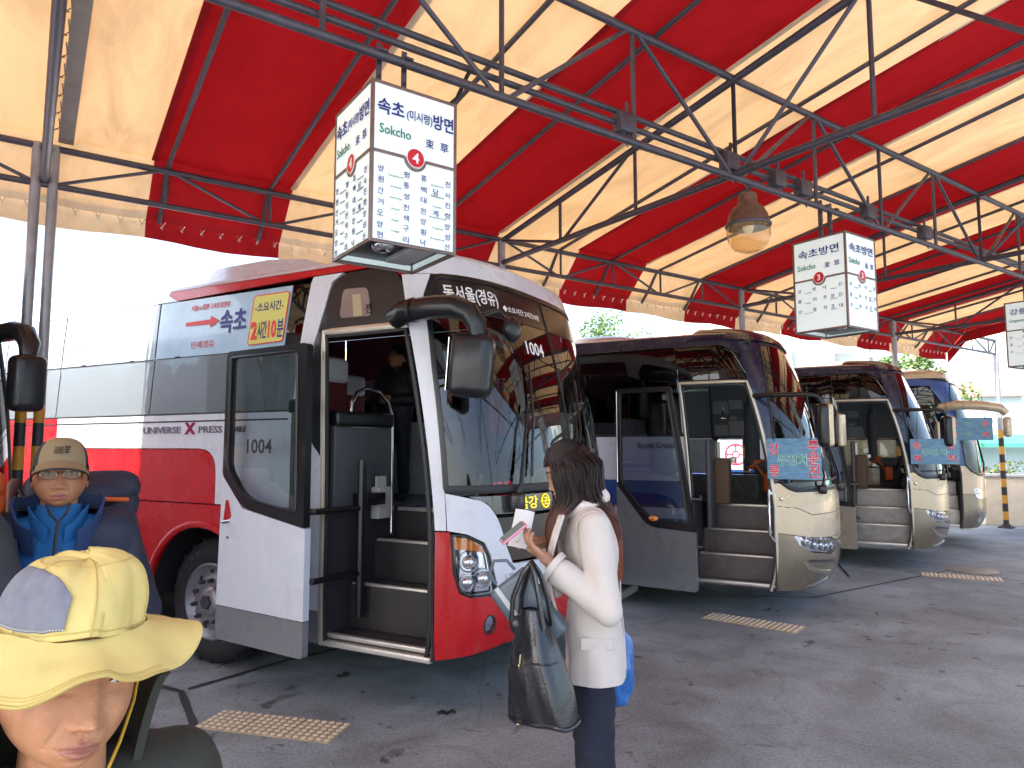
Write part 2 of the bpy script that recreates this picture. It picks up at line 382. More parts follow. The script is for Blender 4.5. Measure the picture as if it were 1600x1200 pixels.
def canopy():
    root = thing('striped_awning', 'red and cream striped fabric roof stretched over the bus bays', 'awning', W(-12, 0, 4.02), ARZ)
    MR = canvas('red_canvas', (.34, .018, .022), (.145, .008, .011), .38); MC = canvas('cream_canvas', (.62, .53, .40), (.285, .222, .142), .42)
    M = Matrix.Translation((12, 0, -4.02))
    bs = [T0]; k = -4
    while True:
        a = -16.17 + 2.27 * k
        for q in (a, a + 1.13):
            if T0 < q < T1: bs.append(q)
        if a > T1: break
        k += 1
    bs.append(T1)
    prof = [FE, (FE + RIDGE) / 2, RIDGE] + [RIDGE + 6.12 * i / 14 for i in range(1, 14)] + [0, .1, .22, EAVE]
    rnd_ = random.Random(3)
    for i in range(len(bs) - 1):
        a, b = bs[i], bs[i + 1]; mid = (a + b) / 2; red = ((mid + 16.17) % 2.27) < 1.13
        m = MR if red else MC
        f = MB(); nu = 8
        def fn(u, v, o=0, a=a, b=b):
            k = v * (len(prof) - 1); j = min(int(k), len(prof) - 2); s = prof[j] + (prof[j + 1] - prof[j]) * (k - j); t = a + (b - a) * u
            rf = ((t + 16.9) / .83) % 1
            sag = -.014 * math.sin(math.pi * rf) + .010 * mnoise.noise(Vector((t * 1.3, s * .8, 1)))
            return (t, s, zr(s) + sag + o + .012)
        f.sheet(fn, nu, len(prof) - 1, .004, 0, M)
        f.build('fabric_panel', m, root)
        # hanging valance at both eaves
        for s0, sg, zt in ((EAVE, 1, 3.655), (FE, -1, zr(FE) + .01)):
            f = MB(); ph = rnd_.random() * 6
            def fv(u, v, o=0):
                t = a + (b - a) * u
                return (t, s0 + sg * (.02 + .02 * v + .012 * v * math.sin(t * 5 + ph) + .004 * math.sin(t * 23)) + o, zt - (.19 + .012 * math.sin(t * 5 + ph)) * v)
            f.sheet(fv, 14, 4, .004, 0, M); f.build('valance_panel', m, root)
        if i > 0:      # welded seam
            f = MB(); f.sheet(lambda u, v, o=0: (a - .022 + .044 * u, RIDGE * v + .0 * u, zr(RIDGE * v) + .004 + o), 1, 12, -.006, 0, M)
            f.build('seam_tape', m, root)
    lc = MB(); y0 = EAVE + .012; t = -19.
    while t < T1:
        for q in (0, .16):
            lc.tube([(t + q, .335, 3.72), (t + .08 if q == 0 else t + .24, y0, 3.585)], .003, 4, 0, False, M)
            lc.tube([(t + .08 + q - .01, y0, 3.575), (t + .08 + q, y0 - .008, 3.59), (t + .08 + q + .01, y0, 3.575), (t + .08 + q, y0, 3.565)], .004, 4, 1, False, M, closed=True)
            lc.tube([(t + .08 + q, y0, 3.585), (t + .16 + q, .335, 3.72)], .003, 4, 0, False, M)
        t += .32
    o = lc.build('lacing', [mat('cord', (.25, .2, .17), .8), mat('eyelet', (.6, .55, .45), .3, .9)], root); o['kind'] = 'stuff'
    # end valance
    f = MB(); f.sheet(lambda u, v, o=0: (T1 + o + .012 * math.sin(u * 60), EAVE + (FE - EAVE) * u, zr(EAVE + (FE - EAVE) * u) - .22 * v + .01), 60, 3, .004, 0, M)
    f.build('valance_panel', MR, root)
    # laced joint by the left post
    f = MB(); f.sheet(lambda u, v, o=0: (-16.83 + .10 * u, RIDGE * v, zr(RIDGE * v) - .012 + o), 1, 12, -.004, 0, M)
    f.build('lap_strip', mat('grey_strip', (.35, .30, .27), .7, var=.2), root)
    f = MB()
    for i in range(26):
        s = -.2 - i * .22
        f.tube([(-16.84, s, zr(s) - .02), (-16.86, s - .05, zr(s) - .05), (-16.83, s - .1, zr(s) - .045), (-16.84, s - .2, zr(s) - .02)], .004, 4, 0, False, M)
    o = f.build('rope', mat('cord', (.25, .2, .17)), root); o['kind'] = 'stuff'
canopy()

def truss(name, label, line, nodes, lo, up, rl, ru, rw, diag, group, base, verts=True):
    """line(k, z) -> point; nodes positions along it; lo, up heights"""
    root = thing(name, label, 'roof truss', W(*base), ARZ, group); M = Matrix.Translation((-base[0], -base[1], -base[2]))
    a, b = nodes[0], nodes[-1]
    f = MB(); f.tube([line(k, lo(k)) for k in nodes], rl, 10, 0, True, M); f.build('bottom_chord', M_STEEL, root)
    f = MB(); f.tube([line(k, up(k)) for k in nodes], ru, 10, 0, True, M); f.build('top_chord', M_STEEL, root)
    for i, k in enumerate(nodes):
        if up(k) - lo(k) < .12: continue
        f = MB(); f.tube([line(k, lo(k)), line(k, up(k))], rw, 7, 0, False, M); f.build('web_post', M_STEEL, root)
        if i + 1 < len(nodes):
            q = nodes[i + 1]; e = .04 * (1 if q > k else -1)
            d = diag(i)
            if d == 0: continue
            p = [line(k + e, lo(k)), line(q - e, up(q))] if d > 0 else [line(k + e, up(k)), line(q - e, lo(q))]
            f = MB(); f.tube(p, rw, 7, 0, False, M); f.build('web_diagonal', M_STEEL, root)
    return root
GT = 'long trusses of the canopy'
nb = [-24.2 + .83 * i for i in range(29)] + [0.0]
nb = [-16.9 + .83 * i for i in range(-8, 20)] + [-.35, 0.]
truss('roof_truss', 'shallow steel truss along the back eave above the bus roofs', lambda k, z: (k, 0, z), nb, lambda k: 3.66, lambda k: 3.95, .024, .026, .014, lambda i: -1 if i % 2 else 1, GT, (-16.9, 0, 3.66))
na = [-12.75 + 1.0375 * i for i in range(-11, 11)]
truss('roof_truss', 'deep steel truss with conduits that carries the hanging signs', lambda k, z: (k, -3.06, z), na, lambda k: 3.66, lambda k: 4.42, .025, .027, .016, lambda i: 1 if i % 2 else -1, GT, (-12.75, -3.06, 3.66))
truss('roof_truss', 'deep steel truss under the ridge overhead of the walkway', lambda k, z: (k, RIDGE, z), na, lambda k: 3.70, lambda k: 4.90, .025, .027, .016, lambda i: 1 if i % 2 else -1, GT, (-12.75, RIDGE, 3.7))
POSTS = [-21.05, -16.9, -12.75, -8.6, -4.3, 0.]
for j, (p, lb) in enumerate(zip(POSTS, ('cross truss left of the leftmost post', 'cross truss in line with the twin striped post at far left', 'cross truss meeting the post behind the big number four sign', 'cross truss behind the number three sign', 'cross truss near the far end of the canopy', 'last cross truss at the far right corner post'))):
    if j == 5: continue
    ns = [0 + RIDGE * i / 6 for i in range(13)]
    truss('cross_truss', 'steel ' + lb, lambda k, z, p=p: (p, k, z), ns, lambda k: 3.69, lambda k: zr(k) - .085, .028, .03, .016, lambda i: (1 if i % 2 else -1) if i < 6 else (-1 if i % 2 else 1), 'cross trusses of the canopy', (p, 0, 3.69))
for i in range(-4, 19):
    t = -16.9 + .83 * i
    if any(abs(t - p) < .12 for p in POSTS) or t > T1: continue
    f = MB(); base = W(t, 0, 4.0)
    f.tube([(0, .345, zr(.345) - .03 - 4), (0, .2, zr(.2) - .035 - 4), (0, .06, zr(.0) - .05 - 4), (0, -.15, zr(-.15) - .04 - 4), (0, RIDGE, zr(RIDGE) - .04 - 4), (0, FE, zr(FE) - .04 - 4)], .019, 8)
    o = f.build('rafter', M_STEEL); o.location = base; o.rotation_euler = (0, 0, ARZ)
    k_ = sum(1 for q in bpy.data.objects if q.get('category') == 'rafter'); ORD = 'first second third fourth fifth sixth seventh eighth ninth tenth eleventh twelfth thirteenth fourteenth fifteenth sixteenth seventeenth eighteenth nineteenth twentieth'.split()
    tag(o, 'thin steel rafter tube under the fabric, %s from the left end' % ORD[min(k_, 19)], 'rafter', 'thin rafters under the fabric')
def pipe(name, label, pts, r, m, cat, group=None):
    f = MB(); p0 = Vector(pts[0]); f.tube([Vector(p) - p0 for p in pts], r, 10)
    o = f.build(name, m); o.location = W(*p0); o.rotation_euler = (0, 0, ARZ); return tag(o, label, cat, group)
pipe('eave_pipe', 'thin steel pipe along the back eave behind the valance', [(-24.2, .335, 3.72), (T1, .335, 3.72)], .019, M_STEEL, 'pipe')
pipe('eave_pipe', 'thin steel pipe along the front eave behind the photographer', [(-24.2, FE + .03, zr(FE) - .06), (T1, FE + .03, zr(FE) - .06)], .019, M_STEEL, 'pipe')
pipe('ridge_purlin', 'steel purlin between the sign truss and the ridge', [(-24, -4.62, zr(-4.62) - .06), (T1, -4.62, zr(-4.62) - .06)], .024, M_STEEL, 'purlin')
pipe('conduit_pipe', 'lower of two conduit pipes running above the sign truss bottom chord', [(-20, -3.0, 3.80), (-13, -3.0, 3.79), (-8, -3.0, 3.80), (-3, -3.0, 3.8)], .02, M_STEEL, 'conduit')
pipe('conduit_pipe', 'upper of two conduit pipes running above the sign truss bottom chord', [(-20, -2.96, 3.90), (-14, -2.97, 3.89), (-9, -2.97, 3.87), (-3, -2.97, 3.86)], .02, M_STEEL, 'conduit')
for t, lb in ((-13.84, 'small junction box on the conduits right of the number four sign'), (-12.78, 'junction box on the conduits above the globe lamp'), (-12.2, 'junction box right of the globe lamp on the conduits'), (-11.85, 'junction box above the number three sign'), (-10.85, 'junction box right of the number three sign'), (-9.8, 'farthest small junction box on the sign truss')):
    f = MB(); f.box((0, 0, .04), (.14, .09, .13), bev=.012); f.tube([(.03, .01, .1), (.03, .01, .2)], .012, 6); f.tube([(-.03, -.02, -.02), (-.035, -.03, -.09), (0, -.03, -.12)], .006, 5)
    o = f.build('junction_box', M_STEEL); o.location = W(t, -3.03, 3.74); o.rotation_euler = (0, 0, ARZ); tag(o, lb, 'junction box', 'junction boxes on the sign truss')

def post(t, s, lb, offs, r, ztop, painted, group='posts of the canopy'):
    root = thing('support_post', lb, 'post', W(t, s), ARZ, group)
    for q in offs:
        f = MB(); z = 0; k = 0
        while z < painted - .01:
            f.tube([(q, 0, z), (q, 0, z + .17)], r + .0015, 14, 1 + k % 2, False); z += .17; k += 1
        f.tube([(q, 0, z), (q, 0, ztop)], r, 14, 0); f.build('tube', [M_STEELL, M_BLK, M_YEL], root)
    f = MB(); f.box((sum(offs) / len(offs), 0, .01), (.26 + abs(offs[-1] - offs[0]), .24, .02), bev=.004)
    for x in (-.09, .09):
        for y in (-.08, .08): f.lathe([(.016, .02), (.016, .035), (.009, .037), (.009, .05)], 6, 0, Matrix.Translation((sum(offs) / len(offs) + x, y, 0)))
    f.lathe([(.09, .02), (.065, .09)], 14, 0, Matrix.Translation((offs[0], 0, 0))); f.build('base_plate', M_BLK, root)
post(-16.9, 0, 'twin tube post with black and yellow bands at the far left', (-.055, .055), .036, 3.97, 1.97)
post(-12.75, 0, 'single steel post rising behind the red and white coach', (0,), .042, 3.96, 1.97)
post(-8.6, 0, 'single steel post behind the dark blue coach nearest the red one', (0,), .042, 3.96, 1.97)
post(-4.3, 0, 'single steel post between the second dark coach and the cream coach', (0,), .045, 3.94, 1.97)
post(0, 0, 'black and yellow banded post at the far right corner', (0,), .05, 3.68, 1.97)
post(-21.05, 0, 'steel post left of the frame behind the leftmost coach', (0,), .042, 3.96, 1.97)
for t, lb in ((-21.05, 'left'), (-12.75, 'middle'), (-4.3, 'right')):
    post(t, FE + .1, lb + ' front post of the canopy outside the picture', (0,), .042, zr(FE) - .05, 1.97, 'front posts of the canopy')

# ------------------------------------------------------------------ hanging route signs
M_ACR = mat('lit_acrylic', (.78, .86, .86), .25, emit=(.80, .95, .95), estr=.062)
M_ALU = mat('brown_aluminium', (.23, .16, .14), .38, .6, var=.25, vscale=20)
M_NAVY = mat('navy_print', (.012, .014, .20), .5); M_GRN = mat('green_print', (.01, .17, .11), .5); M_RED = mat('red_disc', (.62, .01, .02), .35); M_WHT = mat('white_print', (.85, .85, .85), .4)
M_DARK = mat('dark_metal', (.02, .02, .022), .35, .3, var=.2)
def sign(num, label, t, s, title, rows, group, seed=0):
    w, d, h, z0 = .45, .46, .765, 2.62
    c = (t + w / 2, s + d / 2)
    root = thing('route_sign', label, 'sign', W(c[0], c[1], z0), ARZ, group)
    f = MB(); e = .016
    for x in (-1, 1):
        for y in (-1, 1): f.box((x * (w / 2 - e / 2), y * (d / 2 - e / 2), h / 2), (e, e, h), bev=.002)
    for z in (e / 2, h - e / 2):
        for y in (-1, 1): f.box((0, y * (d / 2 - e / 2), z), (w - 2 * e, e, e), bev=.002)
        for x in (-1, 1): f.box((x * (w / 2 - e / 2), 0, z), (e, d - 2 * e, e), bev=.002)
    f.build('frame', M_ALU, root)
    f = MB(); f.box((0, 0, h - .004), (w - 2 * e, d - 2 * e, .006)); f.build('top_cover', M_DARK, root)
    f = MB(); f.box((0, 0, .045), (w - 2 * e - .004, d - 2 * e - .004, .006)); f.box((.08, -.02, .028), (.12, .3, .028), 1, bev=.006); f.ell((-.09, -.08, .03), (.055, .055, .028), 16, 8, 2)
    f.build('bottom_tray', [M_DARK, mat('grey_ballast', (.3, .3, .3), .5), mat('chrome', (.75, .75, .77), .08, 1.)], root)
    faces = [((0, -d / 2, h / 2), (1, 0, 0), w), ((-w / 2, 0, h / 2), (0, -1, 0), d), ((0, d / 2, h / 2), (-1, 0, 0), w), ((w / 2, 0, h / 2), (0, 1, 0), d)]
    for fi, (o, r, ww) in enumerate(faces):
        fn = planefn(o, r, (0, 0, 1)); hw = ww / 2 - e; hh = h / 2 - e; dv = .045
        up = [(-hw, dv + .006), (hw, dv + .006), (hw, hh), (-hw, hh)]; lo = [(-hw, -hh), (hw, -hh), (hw, dv - .006), (-hw, dv - .006)]
        f = MB(); patch(f, up, fn, (), .004, .3, -.004); pu = f.build('upper_panel', M_ACR, root, smooth=False)
        f = MB(); patch(f, lo, fn, (), .004, .3, -.004); pl = f.build('lower_panel', M_ACR, root, smooth=False)
        f = MB(); band(f, [(-hw, dv), (-.055, dv)], fn, .014, .003, closed=False, step=.3); band(f, [(.055, dv), (hw, dv)], fn, .014, .003, closed=False, step=.3)
        band(f, circ(0, dv, .052, 14, None, 180, 360), fn, .012, .0035, closed=False, step=.02); f.build('divider', M_ALU, root)
        f = MB(); patch(f, circ(0, dv + .006, .046, 28), fn, (), .006, .1, .004); disc = f.build('number_disc', M_RED, root)
        f = MB(); band(f, circ(0, dv + .006, .0455, 28), fn, .004, .0055, step=.02); text(f, num, lambda x, y, q: fn(x, y, q + .003), 0, dv + .006, .05, None, 0, .025); f.build('number', M_WHT, disc)
        if fi > 1: continue
        f = MB()
        if title == 4:
            text(f, '속초', fn, -.128, .262, .075, .135, 0, .018); text(f, '(미시령)', fn, .02, .252, .058, .135, 0, .008); text(f, '방면', fn, .148, .258, .075, .11, 0, .018)
        else:
            text(f, '속초방면' if title == 3 else '강릉방면', fn, 0, .262, .07, .35, 0, .012)
        f.build('lettering', M_NAVY, pu)
        f = MB(); text(f, 'Sokcho' if title != 2 else 'Gangneung', fn, -.105, .155, .046, .16, 0, .006); f.build('lettering', M_GRN, pu)
        f = MB(); hz = '束草' if title != 2 else '江陵'
        for q, x in zip(hz, (.075, .155)): text(f, q, fn, x, .14, .046, .045, 0, .004)
        f.build('lettering', M_NAVY, pu)
        f = MB(); f2 = MB(); y = -.035
        step = .052 if len(rows) > 4 else .083
        for a, ra, b, rb in rows:
            for q, rom, xa, xb in ((a, ra, -.175, -.045), (b, rb, .045, .175)):
                for i, ch in enumerate(q): text(f, ch, fn, xa + (xb - xa) * i / max(1, len(q) - 1), y - random.uniform(0, .006), .030, .030)
                text(f2, rom, fn, (xa + xb) / 2 + .01, y - .024, .0105, .013 * len(rom) * .6)
            y -= step
        f.build('lettering', M_NAVY, pl); f2.build('lettering', mat('pale_green_print', (.12, .22, .2), .6), pl)
    for x in (-.07, .07):
        f = MB(); f.box((x, .05, h + .17), (.028, .006, .37)); f.box((x, .065, h + .17), (.005, .03, .37))
        for k in range(5): f.lathe([(.007, -.006), (.007, .006)], 8, 1, Matrix.Translation((x, .045, h + .05 + k * .065)) @ Matrix.Rotation(R(90), 4, 'X'))
        f.box((x, .03, h + .29), (.045, .09, .012)); f.build('hanger', [M_STEEL, M_BLK], root)
    return root
R4 = [('양평', 'Yangpyeong', '홍천', 'Hongcheon'), ('원통', 'Wontong', '백담사', 'Baekdamsa'), ('간성', 'Ganseong', '대진', 'Daejin'), ('거진', 'Geojin', '한계령', 'Hangyeryeong'), ('오색', 'Osaek', '양양', 'Yangyang'), ('양구', 'Yanggu', '횡성', 'Hoengseong'), ('현리', 'Hyeonri', '낙산', 'Naksan')]
R3 = [('양양', 'Yangyang', '낙산', 'Naksan'), ('물치', 'Mulchi', '주문진', 'Jumunjin'), ('강릉', 'Gangneung', '하조대', 'Hajodae')]
GS = 'hanging route signs'
sign('4', 'nearest hanging white sign box with red number four disc', -15.71, -3.31, 4, R4, GS)
sign('3', 'hanging white sign box with red number three disc beside the globe lamp', -11.75, -3.31, 3, R3, GS)
sign('2', 'hanging sign box cut by the right edge of the picture', -7.50, -3.31, 2, R3, GS)
f = MB(); f.tube([(0, 0, .34), (-.02, 0, .30), (-.08, 0, .16), (-.2, .0, .03), (-.28, 0, .0)], .012, 8); o = f.build('cable', M_BLK); o.location = W(-15.0, -3.0, 3.44); o.rotation_euler = (0, 0, ARZ)
tag(o, 'thick black cable looping from the conduit to the number four sign', 'cable')
# ------------------------------------------------------------------ globe lamp
root = thing('globe_lamp', 'rusty bell shaped lamp with clear glass globe hanging from the sign truss', 'lamp', W(-12.62, -3.06, 3.12), ARZ)
f = MB(); f.lathe([(.160, .20), (.160, .212), (.150, .225), (.140, .28), (.110, .335), (.075, .365), (.068, .39), (.066, .44), (.03, .465), (.012, .47)], 32)
f.lathe([(.142, .218), (.125, .27), (.08, .32), (.02, .335)], 28, 1, None, False); f.build('housing', [mat('rusty_housing', (.16, .085, .06), .5, .35, var=.5, vscale=12), mat('reflector', (.75, .72, .66), .18, .9)], root)
f = MB(); f.lathe([(.163, .195), (.167, .205), (.163, .215)], 32); f.build('rim', M_STEEL, root)
f = MB(); f.lathe([(.150, .205), (.156, .17), (.154, .12), (.138, .07), (.108, .03), (.07, .009), (.03, .001), (.002, 0)], 32, 0, None, False); f.build('globe', glass('lamp_glass', (.93, .82, .62), 1.6, .03, .16, (.70, .50, .26)), root)
f = MB(); f.ell((0, 0, .22), (.045, .045, .08), 14, 10); f.build('bulb', mat('bulb', (.8, .78, .7), .2), root)
f = MB(); f.tube([(0, 0, .46), (0, 0, .49), (.015, 0, .51), (0, 0, .53), (-.015, 0, .51), (0, 0, .49)], .007, 6); f.tube([(.02, .02, .43), (.05, .03, .5), (.03, .05, .62)], .007, 6); f.build('hook', M_STEEL, root)

# ------------------------------------------------------------------ tactile paving strips, wheel stop, small ground things
M_TAC = mat('tactile_tile', (.42, .32, .19), .55, var=.4, vscale=18, bump=.3, bscale=90)
M_STUD = mat('tactile_stud', (.66, .58, .44), .4, var=.35, vscale=25)
def tactile(c, ang, n, lb):
    root = thing('tactile_strip', lb, 'tactile paving', (c[0], c[1], 0), ang, 'tactile paving strips')
    for i in range(n):
        x = (i - (n - 1) / 2) * .303
        f = MB(); f.box((x, 0, .003), (.3, .285, .010), bev=.003); tl = f.build('tile', M_TAC, root)
        f = MB()
        for a in range(6):
            for b in range(6):
                f.lathe([(.019, .007), (.016, .013), (.006, .0155), (.0, .0155)], 8, 0, Matrix.Translation((x + (a - 2.5) * .05, (b - 2.5) * .0475, 0)), False)
        f.build('studs', M_STUD, tl)
tactile((-1.455, 4.42), math.atan2(-.235, .91), 3, 'beige studded tactile strip nearest the camera before the red coach')
tactile((2.32, 6.92), math.atan2(-.6, .75), 3, 'beige studded tactile strip in front of the dark blue coach')
tactile((5.85, 9.28), math.atan2(-.44, .83), 3, 'beige studded tactile strip at the far right of the bays')
f = MB(); f.lathe([(.31, .002), (.31, .008), (.27, .010), (0.001, .011)], 32); o = f.build('manhole_cover', mat('cast_iron', (.3, .26, .2), .5, .3, var=.4)); o.location = (6.3, 9.75, 0); tag(o, 'round rusty manhole cover near the far tactile strip', 'manhole cover')
f = MB(); f.box((0, 0, .05), (.9, .14, .10), bev=.02)
for x in (-.4, .4): f.lathe([(.02, .1), (.02, .108)], 10, 1, Matrix.Translation((x, 0, 0)))
o = f.build('wheel_stop', [mat('concrete_stop', (.42, .41, .40), .8, var=.35), M_BLK]); o.location = (1.22, 8.05, 0); o.rotation_euler = (0, 0, R(62)); tag(o, 'pale concrete wheel stop behind the woman under the blue coach', 'wheel stop')
for x, y, r, lb in ((-2.72, 5.5, .4, 'flattened paper scrap on the pavement by the front wheel of the red coach'), (-1.25, 5.35, 1.2, 'dark leaf scrap on the ground before the red coach doorway'), (-.42, 4.62, .2, 'dark scrap of litter left of the standing woman')):
    f = MB(); f.sheet(lambda u, v, o=0: ((u - .5) * .11 + .01 * math.sin(7 * v), (v - .5) * .05 + .012 * math.sin(9 * u), .004 + .008 * abs(math.sin(6 * u + 3 * v)) + o), 8, 5, .002)
    o = f.build('litter', mat('pale_paper', (.6, .6, .6), .7) if r == .4 else mat('dark_leaf', (.03, .02, .012), .8)); o.location = (x, y, .001); o.rotation_euler = (0, 0, r); tag(o, lb, 'litter')

# ------------------------------------------------------------------ beyond the canopy: wall, flower bed, building, trees
def frame_of(c, ang): return Matrix.Translation(c) @ Matrix.Rotation(ang, 4, 'Z')
WA = math.atan2(-.469, .883)
root = thing('boundary_wall', 'low cream wall with pale coping beyond the banded post', 'wall', (10.6, 15.27, 0), WA)
f = MB(); f.box((2, .12, .52), (14, .24, 1.04), bev=.01); f.build('wall_body', mat('cream_render', (.62, .54, .42), .8, var=.2, vscale=3, bump=.2), root)
for i in range(14):
    f = MB(); f.box((-4.5 + i, .12, 1.07), (.99, .32, .06), bev=.01); f.build('coping_stone', mat('coping', (.55, .55, .53), .7, var=.2), root)
rg = random.Random(5); f = MB()
for i in range(2600):
    x = rg.uniform(-5, 9); y = rg.uniform(.35, 1.1); z = 1.05 + rg.random() ** 1.5 * (.24 + .1 * math.sin(x * 5)); a = rg.random() * 6.3; q = rg.uniform(.03, .06)
    m_ = 0 if rg.random() < .93 else rg.choice((1, 1, 2))
    d = Vector((math.cos(a), math.sin(a), rg.uniform(-.3, .8))).normalized(); e = d.cross(Vector((rg.random(), rg.random(), rg.random()))).normalized()
    p = Vector((x, y, z)); f.add([p - d * q, p + e * q * .5, p + d * q, p - e * q * .5], [(0, 1, 2, 3)], m_)
f.box((2, .75, 1.0), (14, .9, .16), 3)
o = f.build('flower_bed', [mat('leaf_yellowgreen', (.16, .20, .03), .6), mat('petal_red', (.6, .03, .04), .6), mat('petal_orange', (.7, .3, .03), .6), mat('soil', (.05, .035, .025), .9)], smooth=False); o.location = (10.6, 15.27, 0); o.rotation_euler = (0, 0, WA); o['kind'] = 'stuff'; o['label'] = 'low yellow green flower bed behind the cream wall'
for x, m_, lb in ((1.0, ('petal_red', 'petal_white'), 'round red and white flower pot ball on the bed behind the wall'), (1.42, ('petal_orange', 'petal_orange'), 'round orange flower ball on the bed behind the wall')):
    f = MB(); f.ell((0, 0, .16), (.17, .17, .16), 18, 12, 0)
    for k in range(5): f.ell((.10 * math.cos(k * 1.26), .10 * math.sin(k * 1.26), .24), (.05, .05, .05), 8, 6, 1)
    o = f.build('flower_ball', [mat(m_[0], (.6, .03, .04)), mat(m_[1], (.75, .72, .7))]); o.location = frame_of((10.6, 15.27, 1.07), WA) @ Vector((x, .6, 0)); tag(o, lb, 'flower ball')

def building():
    BA = R(-14); root = thing('shop_building', 'pale sunlit shop building with red band and green awning at far right', 'building', (19.2, 29, 0), BA)
    mw = mat('pale_wall', (.84, .81, .79), .8, var=.12, vscale=1.5); mr = mat('red_band', (.60, .26, .24), .7, var=.2); mg = mat('green_awning', (.04, .27, .18), .7, var=.2)
    gl = mat('shop_glass', (.30, .40, .40), .1, spec=.8); fr = mat('window_frame', (.6, .62, .62), .5)
    f = MB(); f.box((0, 4, 5.5), (26, 8, 11), bev=.03); f.build('wall', mw, root)
    f = MB(); f.box((0, -.12, 4.05), (26.2, .22, .62), bev=.02); f.build('fascia', mr, root)
    f = MB()
    for k in range(26): f.add([(-12.5 + k, -.02, 2.2), (-11.5 + k, -.02, 2.2), (-11.5 + k, -1.0, 1.82), (-12.5 + k, -1.0, 1.82), (-12.5 + k, -1.0, 1.66), (-11.5 + k, -1.0, 1.66)], [(0, 1, 2, 3), (3, 2, 5, 4)])
    f.build('awning', mg, root)
    for i in range(12):
        w = MB(); w.box((-11.6 + i * 2.1, -.03, .86), (1.9, .06, 1.6)); p = w.build('shop_window', gl, root)
        w = MB(); 
        for x in (-.95, 0, .95): w.box((-11.6 + i * 2.1 + x, -.07, .86), (.06, .05, 1.66))
        w.build('frame', fr, p)
        for z in (3.3, 5.6, 7.7):
            hgt = .95 if z < 4 else 1.3
            w = MB(); w.box((-11.6 + i * 2.1, -.02, z), (1.5, .05, hgt)); p = w.build('window', gl, root)
            w = MB(); w.box((-11.6 + i * 2.1, -.055, z), (.05, .04, hgt)); w.box((-11.6 + i * 2.1, -.06, z - hgt / 2), (1.62, .1, .05)); w.build('frame', fr, p)
    f = MB(); f.box((-4, -.1, 2.52), (5.4, .12, .55), bev=.02); sb = f.build('shop_sign', mat('pale_sign', (.75, .82, .88), .5), root)
    f = MB(); text(f, '터미널 식당', planefn((-4, -.165, 2.52), (1, 0, 0), (0, 0, 1)), 0, 0, .32, 3.6, 0, .02); f.build('lettering', mat('blue_print', (.03, .16, .4)), sb)
    for ch, x in (('식', -8.0), ('당', -4.6)):
        f = MB(); text(f, ch, planefn((x, -.24, 5.2), (1, 0, 0), (0, 0, 1)), 0, 0, 2.0, 1.9, 0, .01, .1); f.build('letter', mat('pink_letter', (.62, .33, .33), .6), root)
    f = MB(); f.box((0, 4, 11.1), (26.4, 8.4, .3), bev=.03); f.build('parapet', mat('coping', (.55, .55, .53)), root)
building()
def tree(loc, h, rad, seed, lb):
    rg = random.Random(seed); root = thing('street_tree', lb, 'tree', loc, 0, 'trees beyond the bays')
    f = MB(); f.tube([(0, 0, 0), (.05, .03, h * .3), (-.04, .06, h * .55), (.05, 0, h * .8)], [.2, .15, .1, .04], 9); bk = []
    for i in range(9):
        z = h * rg.uniform(.32, .7); a = rg.random() * 6.3; L = rad * rg.uniform(.5, .9); e = Vector((math.cos(a) * L, math.sin(a) * L, z + L * .55)); bk.append(e)
        f.tube([(0, 0, z), (e.x * .5, e.y * .5, z + L * .2), e], [.06, .045, .02], 6)
    f.build('trunk', mat('bark', (.09, .065, .05), .9, var=.3), root)
    f = MB()
    cl = [b + Vector((rg.uniform(-.4, .4), rg.uniform(-.4, .4), rg.uniform(-.2, .5))) for b in bk for _ in range(2)] + [Vector((rg.uniform(-.5, .5), rg.uniform(-.5, .5), h * rg.uniform(.75, .98))) for _ in range(4)]
    for c in cl:
        R_ = rg.uniform(.55, .95) * rad * .42
        for k in range(230):
            d = Vector((rg.gauss(0, 1), rg.gauss(0, 1), rg.gauss(0, .8))); d = d.normalized() * R_ * rg.random() ** .4; p = c + d; q = rg.uniform(.06, .12)
            a = Vector((rg.gauss(0, 1), rg.gauss(0, 1), rg.gauss(0, .6))).normalized(); b = a.cross(Vector((rg.gauss(0, 1), rg.gauss(0, 1), rg.gauss(0, 1)))).normalized()
            f.add([p - a * q, p + b * q * .55, p + a * q, p - b * q * .55], [(0, 1, 2, 3)], 0 if rg.random() < .6 else 1)
    f.build('crown', [mat('leaf_light', (.13, .21, .05), .6), mat('leaf_mid', (.07, .13, .035), .6)], root, smooth=False)
for x, y, h, r, sd, lb in ((4.2, 34, 8.3, 2.6, 1, 'leafy tree behind the roof of the dark blue coach'), (8.6, 39, 8.6, 2.8, 2, 'slim tree right of the first one behind the dark blue coach'), (15.5, 26.5, 5.6, 1.7, 3, 'small tree beside the pale shop building'), (-3.5, 44, 7.6, 2.6, 4, 'distant tree hidden behind the red coach')):
    tree((x, y, 0), h, r, sd, lb)
